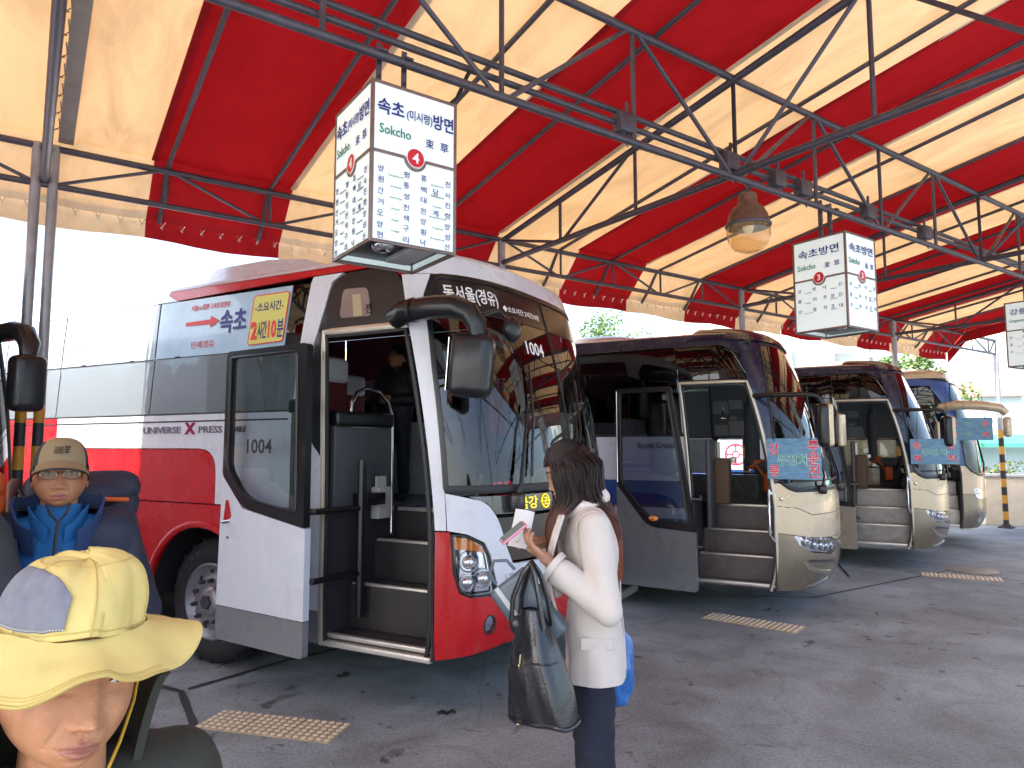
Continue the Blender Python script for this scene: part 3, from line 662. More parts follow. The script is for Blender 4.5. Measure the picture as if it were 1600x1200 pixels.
# ------------------------------------------------------------------ coaches
def sm(t): t = max(0., min(1., t)); return t * t * (3 - 2 * t)
class Surf:
    """skin of a coach: s runs along the near side and round the nose, z up"""
    def __init__(S, b, a, n, xs, rake, tum, L, wx0=-1.3, wx1=.15):
        S.b, S.a, S.L, S.rake, S.tum, S.wx0, S.wx1 = b, a, L, rake, tum, wx0, wx1
        S.pts = [(-L, -b), (xs, -b)]
        for i in range(1, 121):
            th = -math.pi / 2 + math.pi * i / 120; c, s = math.cos(th), math.sin(th)
            S.pts.append((xs + a * max(c, 0) ** (2 / n), b * math.copysign(abs(s) ** (2 / n), s)))
        S.pts.append((-L, b)); S.cum = [-L]
        for p, q in zip(S.pts, S.pts[1:]): S.cum.append(S.cum[-1] + math.dist(p, q))
        S.mid = (S.cum[0] + S.cum[-1]) / 2
    def plan(S, s):
        i = max(0, min(len(S.pts) - 2, bisect.bisect_right(S.cum, s) - 1)); p, q = S.pts[i], S.pts[i + 1]
        t = (s - S.cum[i]) / (S.cum[i + 1] - S.cum[i]); return p[0] + (q[0] - p[0]) * t, p[1] + (q[1] - p[1]) * t
    def P(S, s, z, off=0.):
        x, y = S.plan(s); x0, y0 = S.plan(s - .04); x1, y1 = S.plan(s + .04); tx, ty = x1 - x0, y1 - y0; l = math.hypot(tx, ty) or 1
        x -= S.rake(z) * sm((x - S.wx0) / (S.wx1 - S.wx0))
        if z < .62: x -= .10 * ((.62 - z) / .3) ** 2 * sm((x + .3) / .6)
        y *= S.tum(z); return (x + ty / l * off, y - tx / l * off, z)
    def F(S, s, z, off=0.):
        p = S.P(s, z, off); return (p[0], -p[1], p[2])
def paint(name, col, metal=0., rough=.28):
    m = mat(name, col, rough, metal, coat=.35, var=.035, vscale=3); n = m.node_tree; b = n.nodes['Principled BSDF']; l = b.inputs['Base Color'].links[0].from_socket      # pale road dust in streaks
    tc = n.nodes.new('ShaderNodeTexCoord'); mp = n.nodes.new('ShaderNodeMapping'); mp.inputs['Scale'].default_value = (1, 1, .22); n.links.new(tc.outputs['Object'], mp.inputs[0])
    t = n.nodes.new('ShaderNodeTexNoise'); t.inputs['Scale'].default_value = 9; t.inputs['Detail'].default_value = 8; t.inputs['Roughness'].default_value = .7; n.links.new(mp.outputs[0], t.inputs['Vector'])
    r = n.nodes.new('ShaderNodeMapRange'); r.inputs['From Min'].default_value = .52; r.inputs['From Max'].default_value = .8; r.inputs['To Max'].default_value = .22; n.links.new(t.outputs['Fac'], r.inputs['Value'])
    x = n.nodes.new('ShaderNodeMix'); x.data_type = 'RGBA'; x.inputs['B'].default_value = (.24, .21, .18, 1); n.links.new(r.outputs['Result'], x.inputs['Factor']); n.links.new(l, x.inputs['A']); n.links.new(x.outputs['Result'], b.inputs['Base Color']); return m
P_RED = paint('coach_red', (.48, .006, .010)); P_WHT = paint('coach_white', (.66, .69, .76)); P_GRY = paint('coach_grey', (.20, .20, .22)); P_CRM = paint('coach_cream', (.62, .50, .34), .25)
P_NAVY = paint('coach_navy', (.008, .014, .040)); P_BLUE = paint('coach_blue', (.03, .085, .30)); P_BRZ = paint('coach_champagne', (.27, .23, .17), .65, .24); P_SIL = paint('coach_silver', (.42, .42, .45), .5); P_BEI = paint('coach_beige', (.33, .27, .21), .2)
P_SLATE = paint('coach_slate', (.165, .18, .19), .2)
M_RUB = mat('black_rubber', (.018, .018, .02), .5, var=.15); M_PLB = mat('black_plastic', (.010, .010, .012), .3, spec=.45, coat=.12); M_CHR = mat('chrome', (.75, .75, .77), .08, 1.)
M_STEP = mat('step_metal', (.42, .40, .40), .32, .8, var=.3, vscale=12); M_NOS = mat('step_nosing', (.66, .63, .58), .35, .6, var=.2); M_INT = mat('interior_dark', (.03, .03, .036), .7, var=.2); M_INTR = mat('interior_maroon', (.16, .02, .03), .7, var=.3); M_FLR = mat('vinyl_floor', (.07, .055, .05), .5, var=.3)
M_ALF = mat('door_frame_alloy', (.58, .53, .44), .35, .5, var=.15); M_AMB = mat('amber_lens', (.75, .22, .02), .12, spec=.8, coat=1); M_TYRE = mat('tyre', (.018, .018, .02), .75, var=.25, vscale=14, bump=.15); M_RIM = mat('steel_rim', (.30, .30, .33), .42, .6, var=.3, vscale=20)
G_WIN = glass('side_glass', (.34, .40, .42), 2.4, .02, .26, (.66, .76, .82)); G_DRK = glass('dark_glass', (.10, .10, .12), 1.3); G_SCR = glass('screen_glass', (.52, .54, .53), 1.6); G_FLM = glass('film_glass', (.30, .36, .40), 1.5, .03, .62, (.62, .72, .80)); G_CLR = glass('clear_glass', (.80, .84, .85), 1.8); G_LENS = glass('lamp_lens', (.92, .93, .95), 1.6)  # side_glass: pale film paints bright reflections into the pane
M_SEAT = mat('seat_fabric', (.16, .02, .025), .85, var=.3, vscale=30); M_SEATG = mat('seat_grey', (.07, .075, .085), .85, var=.2); M_COVER = mat('headrest_cover', (.72, .72, .74), .8); M_ORG = mat('orange_strap', (.65, .11, .015), .6)
M_PAPER = mat('paper', (.72, .72, .72), .7); M_GPAP = mat('grey_card', (.30, .32, .34), .6)

def wheel(root, x, y, sg, z=.48, r=.48):
    M = Matrix.Translation((x, y, z)) @ Matrix.Rotation(R(90) * (1 if sg < 0 else -1), 4, 'X')      # local +z = outwards
    f = MB(); f.lathe([(.29, -.26), (.40, -.27), (r - .03, -.25), (r, -.20), (r, -.07), (r - .018, -.035), (r - .06, -.008), (.385, .002), (.33, -.008), (.292, -.03), (.285, -.09)], 48, 0, M, False)
    for k in range(44):
        a = 2 * math.pi * k / 44; f.box((r * math.cos(a), r * math.sin(a), -.14), (.012, .026, .20), 0, M @ Matrix.Identity(4)) if k % 2 else None
    t = f.build('tyre', M_TYRE, root)
    f = MB(); f.lathe([(.295, -.035), (.30, -.012), (.285, -.004), (.27, -.03), (.235, -.06), (.215, -.052), (.19, -.02), (.165, -.012), (.12, -.012), (.115, .0), (.085, .02), (.05, .024), (.0, .024)], 40, 0, M, False)
    for k in range(10):
        a = 2 * math.pi * (k + .3) / 10; c = M @ Matrix.Translation((.165 * math.cos(a), .165 * math.sin(a), -.012))
        f.lathe([(.019, 0), (.018, .03), (.012, .045), (0, .045)], 8, 1, c, False)
        c = M @ Matrix.Translation((.232 * math.cos(a + .3), .232 * math.sin(a + .3), -.054)); f.lathe([(.024, 0), (.022, .002), (0, .002)], 10, 2, c, False)
    f.lathe([(.06, .02), (.055, .04), (.0, .042)], 6, 1, M, False)
    f.build('rim', [M_RIM, mat('wheel_nut', (.10, .10, .12), .4, .7), M_RUB], t)
    if sg < 0:
        f = MB()
        for i, ch in enumerate('KUMHO'):
            a = R(150 - i * 13); fn = planefn(M @ Vector((.388 * math.cos(a), .388 * math.sin(a), .0025)), M.to_3x3() @ Vector((math.sin(a), -math.cos(a), 0)), M.to_3x3() @ Vector((math.cos(a), math.sin(a), 0)))
            text(f, ch, fn, 0, 0, .042, .05, 0, .01)
        f.build('lettering', mat('tyre_letter', (.05, .05, .055), .5), t)
def seat(root, x, y, z, m, cover=True):
    f = MB(); f.box((x + .22, y, z + .40), (.44, .43, .13), bev=.05); f.box((x - .03, y, z + .80), (.13, .43, .80), 0, None, .06); f.box((x - .02, y, z + 1.2), (.10, .28, .2), 0, None, .05); f.box((x + .2, y, z + .17), (.3, .3, .34), 1)
    o = f.build('seat', [m, M_INT], root)
    if cover: f = MB(); f.box((x + .005, y, z + 1.16), (.12, .36, .22), 0, None, .05); f.build('headrest_cover', M_COVER, o)
def roof(root, S, z0, zc, m, cx=-1.2, name='roof'):
    ss = [-S.L + (S.L - .6) * i / 14 for i in range(14)] + [-.6 + (2 * S.mid + 1.2) * i / 50 for i in range(51)] + [2 * S.mid + .6 + (S.L - .6) * i / 14 for i in range(1, 15)]
    def fn(u, v):
        i = min(int(u * (len(ss) - 1) + .5), len(ss) - 1); p = Vector(S.P(ss[i], z0)); c = Vector((max(-S.L, min(p.x - .3, cx - .12 * 0)), 0, 0))
        if p.x < cx: c.x = p.x
        w = math.sin(v * math.pi / 2); k = 1 - math.cos(v * math.pi / 2)
        return (p.x + (c.x - p.x) * k, p.y + (0 - p.y) * k, z0 + (zc - z0) * w)
    f = MB(); f.grid(fn, len(ss) - 1, 10); return f.build(name, m, root, ang=50)
def box_shell(root, S, z0, z1, mt, x0):
    """rear end and underbody"""
    f = MB(); b = S.b * .985; f.box((-S.L - .01, 0, (z0 + z1) / 2), (.05, 2 * b, z1 - z0), bev=.02); f.build('rear_panel', mt, root)
    f = MB(); f.box((-S.L / 2 - .55, 0, .50), (S.L - 1.1, 2 * b - .65, .22)); f.box((-.38, .35, .42), (1.1, 1.5, .16)); f.build('underbody', M_RUB, root)  # underbody: plain dark box added below the floor to block light
def steps(root, x0, x1, y0, zs, dy, zf, mt, mn):
    """stair well behind the doorway: treads climbing inwards"""
    for i, z in enumerate(zs):
        ya = y0 + .03 + dy * i; yb = ya + dy; zn = zs[i + 1] if i + 1 < len(zs) else zf
        f = MB(); f.box(((x0 + x1) / 2, (ya + yb) / 2, z - .012), (x1 - x0, dy, .024)); f.box(((x0 + x1) / 2, yb - .006, (z + zn) / 2), (x1 - x0, .012, zn - z)); [f.box(((x0 + x1) / 2, ya + .05 + .028 * q, z + .0015), (x1 - x0 - .06, .010, .004)) for q in range(max(1, int((dy - .08) / .028)))]; p = f.build('step', mt, root)
        f = MB(); f.box(((x0 + x1) / 2, ya + .014, z + .003), (x1 - x0 - .02, .04, .03), bev=.006); f.build('nosing', mn, p)
    yb = y0 + .03 + dy * len(zs)
    f = MB(); f.box(((x0 + x1) / 2, yb + .005, zf + .002), (x1 - x0 - .02, .05, .03), bev=.006); f.build('nosing', mn, p)
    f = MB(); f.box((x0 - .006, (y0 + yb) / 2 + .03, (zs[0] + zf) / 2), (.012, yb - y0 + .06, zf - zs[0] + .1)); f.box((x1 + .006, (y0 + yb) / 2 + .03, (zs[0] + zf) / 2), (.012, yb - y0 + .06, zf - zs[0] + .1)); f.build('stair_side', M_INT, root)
    return yb
def mir(S, pts): return [(2 * S.mid - s, z) for s, z in pts][::-1]
def panel(root, name, S, outline, m, holes=(), th=.03, step=.12, out=0., far=False, label=None):
    f = MB(); patch(f, outline, S.F if far else S.P, holes, th, step, out); return f.build(name, m, root, label=label, ang=30)
def mould(root, name, S, loop, w, d, m, closed=True, far=False, step=.1):
    f = MB(); band(f, loop, S.F if far else S.P, w, d, 0, closed, step); return f.build(name, m, root)
def arch(cx, cz, r, z0, n=18):
    a = math.asin((cz - z0) / r); return [(cx + r * math.cos(math.pi + a - (math.pi + 2 * a) * i / n), cz + r * math.sin(math.pi + a - (math.pi + 2 * a) * i / n)) for i in range(n + 1)]   # rear foot, over, front foot
def leaf_fn(A, B, root):
    """door leaf plane from B (rear edge) to A (front edge) in the coach's frame; x in metres along, y height"""
    a, b = Vector(A), Vector(B); r = (a - b); L = r.length; return planefn((b.x, b.y, 0), (r.x / L, r.y / L, 0), (0, 0, 1)), L
def local(o, rz, p):
    d = Vector((p[0] - o[0], p[1] - o[1])); return (d.x * math.cos(rz) + d.y * math.sin(rz), -d.x * math.sin(rz) + d.y * math.cos(rz))
RZ = R(-28)

# ---------- the red and white express coach
def tum1(z): return 1 - .012 * max(0, z - 1.9) - .05 * max(0, z - 2.35) ** 2 - .03 * max(0, .9 - z) ** 2
def rk1(z): t = max(0, z - 1.15); return .08 * t + .07 * t * t
def red_coach(o, label):
    S = Surf(1.2, .62, 2.7, -.12, rk1, tum1, 11.); m = S.mid; P = S.P
    root = thing('coach', label, 'bus', (o[0], o[1], 0), RZ, 'coaches parked in the bays')
    wx, wr = -2.2, -7.9
    # lower side: red skirts cut round the wheels
    A1 = arch(wx, .48, .60, .34); A2 = arch(wr, .48, .60, .34)
    panel(root, 'skirt_panel', S, [(-3.0, .34)] + A1 + [(-1.56, .34), (-1.56, 1.245), (-3.0, 1.245)], P_RED, step=.1)
    panel(root, 'skirt_panel', S, [(-1.55, .56), (-.94, .56), (-.94, 1.245), (-1.55, 1.245)], P_WHT)
    panel(root, 'skirt_panel', S, [(-1.55, .34), (-.94, .34), (-.94, .555), (-1.55, .555)], P_GRY)
    panel(root, 'skirt_panel', S, [(-5.2, .34), (-3.006, .34), (-3.006, 1.245), (-5.2, 1.245)], P_RED)
    panel(root, 'skirt_panel', S, [(-7.1, .34), (-5.206, .34), (-5.206, 1.245), (-7.1, 1.245)], P_RED)
    panel(root, 'skirt_panel', S, [(-11, .34)] + A2 + [(-7.106, .34), (-7.106, 1.245), (-11, 1.245)], P_RED)
    for c in (wx, wr):
        mould(root, 'arch_rim', S, arch(c, .48, .615, .36), .05, .028, P_RED, False, step=.08)
        f = MB()
        for sg in (-1, 1):
            f.grid(lambda u, v: (c + .60 * math.cos(math.pi * u), sg * (1.17 - .55 * v), .48 + .60 * math.sin(math.pi * u)), 16, 2)
            f.box((c, sg * .62, .75), (1.2, .02, .7))
        f.build('wheel_housing', M_RUB, root)
    rb = rnd([(-2.06, 1.255), (-2.06, 1.675), (-4.235, 1.675)], [0, .36, 0])
    panel(root, 'belt_panel', S, [(-11, 1.255)] + rb + [(-4.235, 1.96), (-11, 1.96)], P_RED, step=.14)
    panel(root, 'belt_panel', S, [(-.94, 1.255), (-.94, 1.59), (-1.12, 1.78), (-1.2, 1.955), (-4.225, 1.955), (-4.225, 1.685)] + [(s + .006, z + .008) for s, z in rb[::-1][1:-1]] + [(-2.052, 1.255)], P_WHT, step=.1)
    mould(root, 'belt_moulding', S, [(-11, 1.90), (-1.3, 1.90)], .012, .003, M_RUB, False, step=.5)
    # windows: printed film above dark glass, its bright reflections painted in
    Lb = lambda z: -1.25 + (.13 * max(0, (z - 2.0)) / .9)
    cuts = [-10.6, -9.25, -7.9, -6.55, -5.2, -4.23, -2.865, None]
    for i in range(7):
        a = cuts[i] + .006
        lo = [(a - .04, 1.965), (cuts[i + 1] - .046, 1.965), (cuts[i + 1] - .012, 2.425), (a - .0, 2.425)] if cuts[i + 1] else [(a - .04, 1.965), (-1.27, 1.965), (-1.215, 2.425), (a, 2.425)]
        up = [(a, 2.43), (cuts[i + 1] - .012, 2.43), (cuts[i + 1] - .0, 2.905), (a + .015, 2.905)] if cuts[i + 1] else [(a, 2.43), (-1.215, 2.43), (-1.13, 2.905), (a + .015, 2.905)]
        p = panel(root, 'window_pane', S, lo, G_WIN, th=.006, step=.25, out=-.004)
        if cuts[i + 1] is None:
            fl = [(a, 2.43), (-1.375, 2.43), (-1.325, 2.905), (a + .015, 2.905)]; panel(root, 'printed_film', S, fl, mat('sky_banner', (.42, .60, .76), .35, coat=.6, var=.35, vscale=1.6), th=.006, step=.2, out=-.003)
            panel(root, 'window_pane', S, [(-1.37, 2.43), (-1.215, 2.43), (-1.13, 2.905), (-1.32, 2.905)], G_DRK, th=.006, step=.2, out=-.004)
        else: panel(root, 'window_film', S, up, G_FLM, th=.006, step=.25, out=-.003)
        panel(root, 'window_pane', S, lo, G_CLR, th=.006, step=.4, out=-.004, far=True); panel(root, *(('curtain', S, up, M_INTR) if i > 3 else ('window_film', S, up, G_CLR)), th=.006, step=.4, out=-.004, far=True)
    f = MB()
    for c in cuts[1:-1] + [-2.1]: band(f, [(c - .035, 1.965), (c + .005, 2.9)], lambda a, b, q: P(a, b, q - .06), .08 if c == -2.1 else .06, .03, 0, False, .3)
    f.build('window_pillars', M_INT, root)
    f = MB(); band(f, [(-11, 1.962), (-1.25, 1.962)], P, .012, .004, 0, False, .5); band(f, [(-11, 2.428), (-1.22, 2.428)], P, .006, .003, 0, False, .5)
    for q in (-1.75, -2.6, -3.2, -3.9): band(f, [(q, 2.433), (q + .05, 2.433)], P, .012, .008, 0, False, .1)
    f.build('window_gasket', M_RUB, root)
    # banner print
    f = MB(); text(f, '속초', P, -1.94, 2.685, .19, .30, 0, .025); f.build('lettering', mat('navy_bold', (.03, .035, .22), .5), root)
    f = MB(); text(f, '서울↔홍천 고속도로경유', P, -2.22, 2.83, .05, .46, 0, .01); text(f, '인제경유', P, -2.28, 2.52, .06, .28)
    f.add([P(-2.5, 2.685, .004), P(-2.5, 2.715, .004), P(-2.2, 2.72, .004), P(-2.2, 2.75, .004), P(-2.1, 2.70, .004), P(-2.2, 2.65, .004), P(-2.2, 2.68, .004)], [(0, 1, 2, 3, 4, 5, 6)]); f.build('lettering', mat('red_print', (.72, .05, .05), .5), root)
    yb = rnd([(-1.755, 2.475), (-1.385, 2.485), (-1.345, 2.86), (-1.715, 2.86)], .03)
    yp = panel(root, 'time_placard', S, yb, mat('lemon_print', (.66, .62, .16), .5), th=.005, step=.15, out=.0055)
    f = MB(); band(f, yb, lambda a, b, q: P(a, b, q + .005), .008, .002, step=.1); text(f, '2', P, -1.69, 2.585, .14, .06, 0, .03, .006 + .006); f2 = MB()
    tf = lambda a, b, q: P(a, b, q + .006)
    text(f, '10', tf, -1.50, 2.585, .14, .085, 0, .03); f.build('lettering', mat('red_print', (.72, .05, .05)), yp)
    text(f2, '-소요시간-', tf, -1.545, 2.765, .075, .30, 0, .012); text(f2, '시간', tf, -1.605, 2.585, .14, .095, 0, .02); text(f2, '분', tf, -1.415, 2.585, .14, .065, 0, .02); f2.build('lettering', mat('navy_bold', (.03, .035, .22)), yp)
    f = MB(); text(f, 'UNIVERSE', P, -2.72, 1.832, .055, .47, 0, .012, .006); text(f, 'PRESS', P, -2.13, 1.832, .055, .27, 0, .012, .006); text(f, 'NOBLE', P, -1.83, 1.832, .045, .2, 0, .01, .006); fb = f.build('badge', mat('badge_grey', (.22, .20, .26), .3, .4), root)
    f = MB(); text(f, 'X', P, -2.37, 1.842, .095, .13, 0, .03, .007); f.build('badge', mat('crimson_badge', (.35, .02, .08), .2, .4), root)
    f = MB(); text(f, 'Sokcho!', P, -3.95, 2.62, .10, .34, 0, .01); f.build('lettering', mat('pale_print', (.75, .78, .8)), root)
    # slanting white pillar, dark quarter glass
    panel(root, 'pillar_panel', S, [(-1.195, 1.96), (-1.125, 1.80), (-1.145, 2.25), (-.865, 2.885), (-.70, 2.945), (-1.10, 2.945), (-1.125, 2.90), (-1.21, 2.43), (-1.265, 1.965)], P_WHT, step=.08)
    qg = rnd([(-.95, 1.605), (-1.115, 1.79), (-1.135, 2.25), (-.855, 2.88), (-.66, 2.94), (-.10, 2.94), (.015, 2.85), (-.005, 2.53), (-.95, 2.53)], [0, 0, 0, .1, .1, .12, .1, 0, 0], 4)
    panel(root, 'quarter_glass', S, qg, M_PLB, th=.02, step=.08, out=-.002)
    sg = panel(root, 'sticker_pane', S, rnd([(-.76, 2.61), (-.36, 2.60), (-.37, 2.81), (-.70, 2.82)], .05), mat('frosted_pane', (.22, .17, .16), .25, coat=.5), th=.004, step=.1, out=.003)  # paler pane of its own tint, with a sticker and note
    f = MB(); f.add([P(-.58, 2.61, .004), P(-.47, 2.61, .004), P(-.47, 2.77, .004), P(-.58, 2.77, .004)], [(0, 1, 2, 3)]); f.build('note', mat('ochre_paper', (.42, .33, .20), .7), sg)
    f = MB(); text(f, '전', P, -.39, 2.655, .07, .06, 0, .01, .006); f.build('lettering', M_PLB, sg)
    # doorway
    mould(root, 'door_frame', S, [(-.935, .36), (-.935, 2.515), (-.01, 2.515)], .045, .022, M_ALF, False)
    mould(root, 'door_seal', S, [(-.905, .36), (-.905, 2.485), (-.035, 2.485), (-.03, .36)], .03, .015, M_RUB, False)
    f = MB(); f.box((-.49, -1.18, .355), (.93, .05, .04), bev=.008); f.build('door_sill', M_NOS, root)
    yb_ = steps(root, -.93, -.02, -1.2, [.40, .70, .98], .27, 1.2, mat('step_cover', (.035, .03, .032), .55, var=.3), M_NOS)
    # front corner and nose
    panel(root, 'front_pillar', S, [(.0, 1.165), (.078, 1.165), (.085, 1.45), (.115, 2.2), (.15, 2.72), (.23, 2.87), (.02, 2.87), (-.005, 2.5)], P_WHT, step=.08)
    panel(root, 'front_pillar', S, mir(S, [(.0, 1.165), (.078, 1.165), (.085, 1.45), (.115, 2.2), (.15, 2.72), (.23, 2.87), (.02, 2.87), (-.005, 2.5)]), P_WHT, step=.08)
    H = [(.11, 1.14), (.21, 1.13), (.31, 1.08), (.35, 1.01), (.41, .765), (.23, .758), (.17, .79), (.13, .91)]
    wp = [(.086, 1.165), (.21, 1.145), (.325, 1.09), (.365, 1.015), (.425, .775)]; up = rnd([(.088, 1.40), (.35, 1.345), (.425, 1.24), (.485, 1.05), (.535, .945)], [0, .1, .1, .05, 0])
    panel(root, 'front_panel', S, wp + mir(S, wp) + mir(S, up)[0:] + up[::-1], P_WHT, step=.07) if False else None
    nose = wp + mir(S, wp) + [(2 * m - s, z) for s, z in up] + [(2 * m - .56, .94), (.56, .94)] + up[::-1]
    panel(root, 'front_panel', S, nose, P_WHT, step=.07)
    bl = [(0, .35), (.30, .39), (.5, .44)]; hl = [(.12, .90), (.165, .775), (.235, .748), (.425, .755)]
    bum = bl + mir(S, bl) + [(2 * m, 1.155), (2 * m - .098, 1.155)] + [(2 * m - s, z) for s, z in hl] + [(s, z) for s, z in hl[::-1]] + [(.098, 1.155), (0, 1.155)]
    fg = circ(.365, .575, .042, 18, .062)
    panel(root, 'bumper', S, bum, P_RED, [fg, mir(S, fg)], step=.07)
    f = MB(); band(f, [(.50, .44), (.455, .76)], P, .006, .001, 0, False); f.build('bumper_joint', M_RUB, root)
    for sd in (0, 1):
        q = (lambda L: L) if sd == 0 else (lambda L: mir(S, L))
        h = panel(root, 'headlight', S, q(rnd(H, .02)), M_CHR, th=.01, step=.05, out=-.05)
        f = MB()
        for (cs, cz, rr) in ((.225, .965, .068), (.325, .86, .058), (.215, .84, .05)):
            L = q(circ(cs, cz, rr, 20)); band(f, L, lambda a, b, k: P(a, b, k - .035), .012, .022, 0, True, .03)
            c = q([(cs, cz)])[0]; f.ell(P(*c, -.04), (.045, .045, .045), 12, 8)
        f.build('reflector', M_CHR, h)
        panel(h, 'indicator', S, q([(.125, 1.125), (.21, 1.12), (.30, 1.075), (.335, 1.02), (.25, 1.04), (.13, 1.05)]), M_AMB, th=.01, step=.05, out=-.012)
        panel(h, 'lens', S, q(rnd(H, .02)), G_LENS, th=.006, step=.05, out=.002); f = MB(); band(f, q(rnd(H, .02)), P, .014, .006, step=.05); f.build('surround', M_PLB, h)
        L = q(circ(.365, .575, .036, 20, .055)); fo = panel(root, 'fog_lamp', S, L, M_CHR, th=.02, step=.03, out=-.02); panel(fo, 'lens', S, L, G_LENS, th=.005, step=.03, out=-.004); f = MB(); band(f, q(circ(.365, .575, .04, 20, .06)), P, .008, .004, step=.03); f.build('surround', M_RUB, fo)
    gp = [(.43, 1.235), (.49, 1.045), (.545, .955)]
    panel(root, 'grille', S, gp + [(2 * m - s, z) for s, z in gp[::-1]], mat('grille_brown', (.05, .035, .025), .35, var=.3), step=.08, out=-.03)
    pp = [(.24, 1.378), (.36, 1.335), (.42, 1.262)]
    lp = panel(root, 'line_panel', S, pp + [(2 * m - s, z) for s, z in pp[::-1]], mat('smoked_panel', (.05, .06, .058), .08, spec=.8, coat=1), step=.08, out=-.008)
    f = MB(); text(f, '금강', P, .70, 1.325, .085, .20, 0, .02); band(f, circ(.90, 1.325, .045, 24), P, .009, .003, step=.02); text(f, 'Z', P, .90, 1.325, .05, .05, 0, .02); band(f, [(.84, 1.325), (.96, 1.325)], P, .006, .003, 0, False); f.build('lettering', mat('glowing_yellow', (.8, .55, .02), .4, emit=(1, .72, .03), estr=.22), lp)
    f = MB(); text(f, 'UNIVERSE', P, .61, .865, .04, .27, 0, .012, .006); f.build('badge', M_CHR, root)
    # windscreen
    ws = rnd([(.10, 1.43), (.13, 2.2), (.175, 2.60), (2 * m - .175, 2.60), (2 * m - .13, 2.2), (2 * m - .10, 1.43)], [.03, 0, 0, 0, 0, .03])
    panel(root, 'windscreen', S, ws, G_SCR, th=.008, step=.1, out=-.006)
    vz = rnd([(.178, 2.605), (.19, 2.72), (.26, 2.845), (.6, 2.85), (2 * m - .6, 2.85), (2 * m - .26, 2.845), (2 * m - .19, 2.72), (2 * m - .178, 2.605)], [0, .05, .08, 0, 0, .08, .05, 0])
    vi = panel(root, 'visor_glass', S, vz, M_PLB, th=.012, step=.08, out=-.004)
    f = MB(); text(f, '동서울(경유)', P, .52, 2.735, .13, .46, 0, .02); text(f, '◆소요시간 2시간10분', P, 1.05, 2.69, .05, .52, 0, .008); f.build('lettering', M_WHT, vi)
    f = MB(); text(f, '1004', lambda a, b, k: P(a, b, k + .002), 1.10, 2.42, .10, .26, 0, .015); f.build('lettering', M_WHT, root)
    f = MB(); f.add([P(.60, 2.42, -.03), P(.84, 2.36, -.03), P(.84, 2.47, -.03), P(.60, 2.53, -.03)], [(0, 1, 2, 3)]); f.add([P(.60, 2.42, -.034), P(.84, 2.36, -.034), P(.84, 2.47, -.034), P(.60, 2.53, -.034)], [(3, 2, 1, 0)]); pc = f.build('route_card', M_PAPER, root, smooth=False)
    f = MB(); text(f, '서울↔속초', lambda a, b, k: P(a, b - (a - .72) * .25, k - .028), .72, 2.445, .05, .2, 0, .01); f.build('lettering', mat('red_print', (.72, .05, .05)), pc)
    mould(root, 'windscreen_frame', S, rnd([(.095, 1.415), (.125, 2.2), (.17, 2.70), (.25, 2.86), (2 * m - .25, 2.86), (2 * m - .17, 2.70), (2 * m - .125, 2.2), (2 * m - .095, 1.415)], [.03, 0, .05, .06, .06, .05, 0, .03]), .035, .008, M_PLB)
    mould(root, 'windscreen_bar', S, [(.10, 1.425), (2 * m - .10, 1.425)], .05, .016, M_RUB, False)
    mould(root, 'windscreen_divider', S, [(m, 1.44), (m, 2.84)], .012, .005, M_RUB, False)
    # roof rails and roof
    panel(root, 'cant_rail', S, [(-2.60, 2.912), (-1.1, 2.95), (-.7, 2.95), (-.1, 2.95), (.02, 2.875), (2 * m - .02, 2.875), (2 * m + .1, 2.95), (2 * m + .7, 2.95), (2 * m + 1.1, 2.95), (2 * m + 11, 2.95), (2 * m + 11, 3.01), (2 * m, 3.01), (.08, 3.01), (.08, 2.9), (-.10, 2.985), (-2.75, 3.01), (-2.72, 2.96)], P_WHT, step=.12) if False else None
    red_s = [(-2.62, 2.915), (-1.08, 2.953), (-.10, 2.953), (.0, 2.875), (.07, 2.875), (.06, 2.93), (-.04, 3.0), (-2.72, 3.0), (-2.75, 2.97)]
    panel(root, 'roof_band', S, red_s, P_RED, step=.1, out=.002)
    panel(root, 'cant_rail', S, [(-11, 2.912), (-2.63, 2.912), (-2.76, 2.97), (-2.73, 3.01), (-11, 3.01)], P_WHT, step=.2)
    panel(root, 'cant_rail', S, [(.075, 2.875), (2 * m - .0, 2.875), (2 * m, 3.01), (-.03, 3.008), (.065, 2.935)], P_WHT, step=.07)
    roof(root, S, 3.005, 3.16, P_WHT)
    f = MB(); T = lambda pts: f
    pr = [(-6.2, 3.10), (-6.0, 3.28), (-2.0, 3.30), (-1.55, 3.24), (-1.15, 3.10)]
    f.grid(lambda u, v: ((lambda k: (pr[k][0], .92 * (2 * v - 1) * (1 - .15 * (pr[k][1] - 3.1) / .2), pr[k][1] - .02 * abs(2 * v - 1) ** 4))(min(int(u * 4 + .5), 4))), 4, 8)
    f.add([(x, -.92 * (1 - .15 * (z - 3.1) / .2), z - .02) for x, z in pr] + [(x, -.97, 3.03) for x, z in pr], [(i, i + 1, 6 + i, 5 + i) for i in range(4)]); f.add([(x, .92 * (1 - .15 * (z - 3.1) / .2), z - .02) for x, z in pr] + [(x, .97, 3.03) for x, z in pr], [(i, i + 1, 6 + i, 5 + i) for i in range(4)])
    f.build('air_conditioner', P_WHT, root, ang=25)
    # far side, plain
    panel(root, 'far_side_panel', S, [(-11, .34), (-.0, .34), (0, 1.16), (-11, 1.16)], P_RED, [], far=True, step=.5)
    panel(root, 'far_side_panel', S, [(-11, 1.17), (-.0, 1.17), (0, 2.02), (-1.2, 2.02), (-1.2, 1.955), (-11, 1.955)], P_WHT, far=True, step=.5)
    panel(root, 'far_side_panel', S, [(-1.2, 2.38), (0, 2.38), (0, 2.91), (-1.2, 2.91)], M_INTR, far=True, step=.3); panel(root, 'window_pane', S, [(-1.2, 2.03), (0, 2.03), (0, 2.37), (-1.2, 2.37)], G_CLR, th=.006, far=True, step=.4)
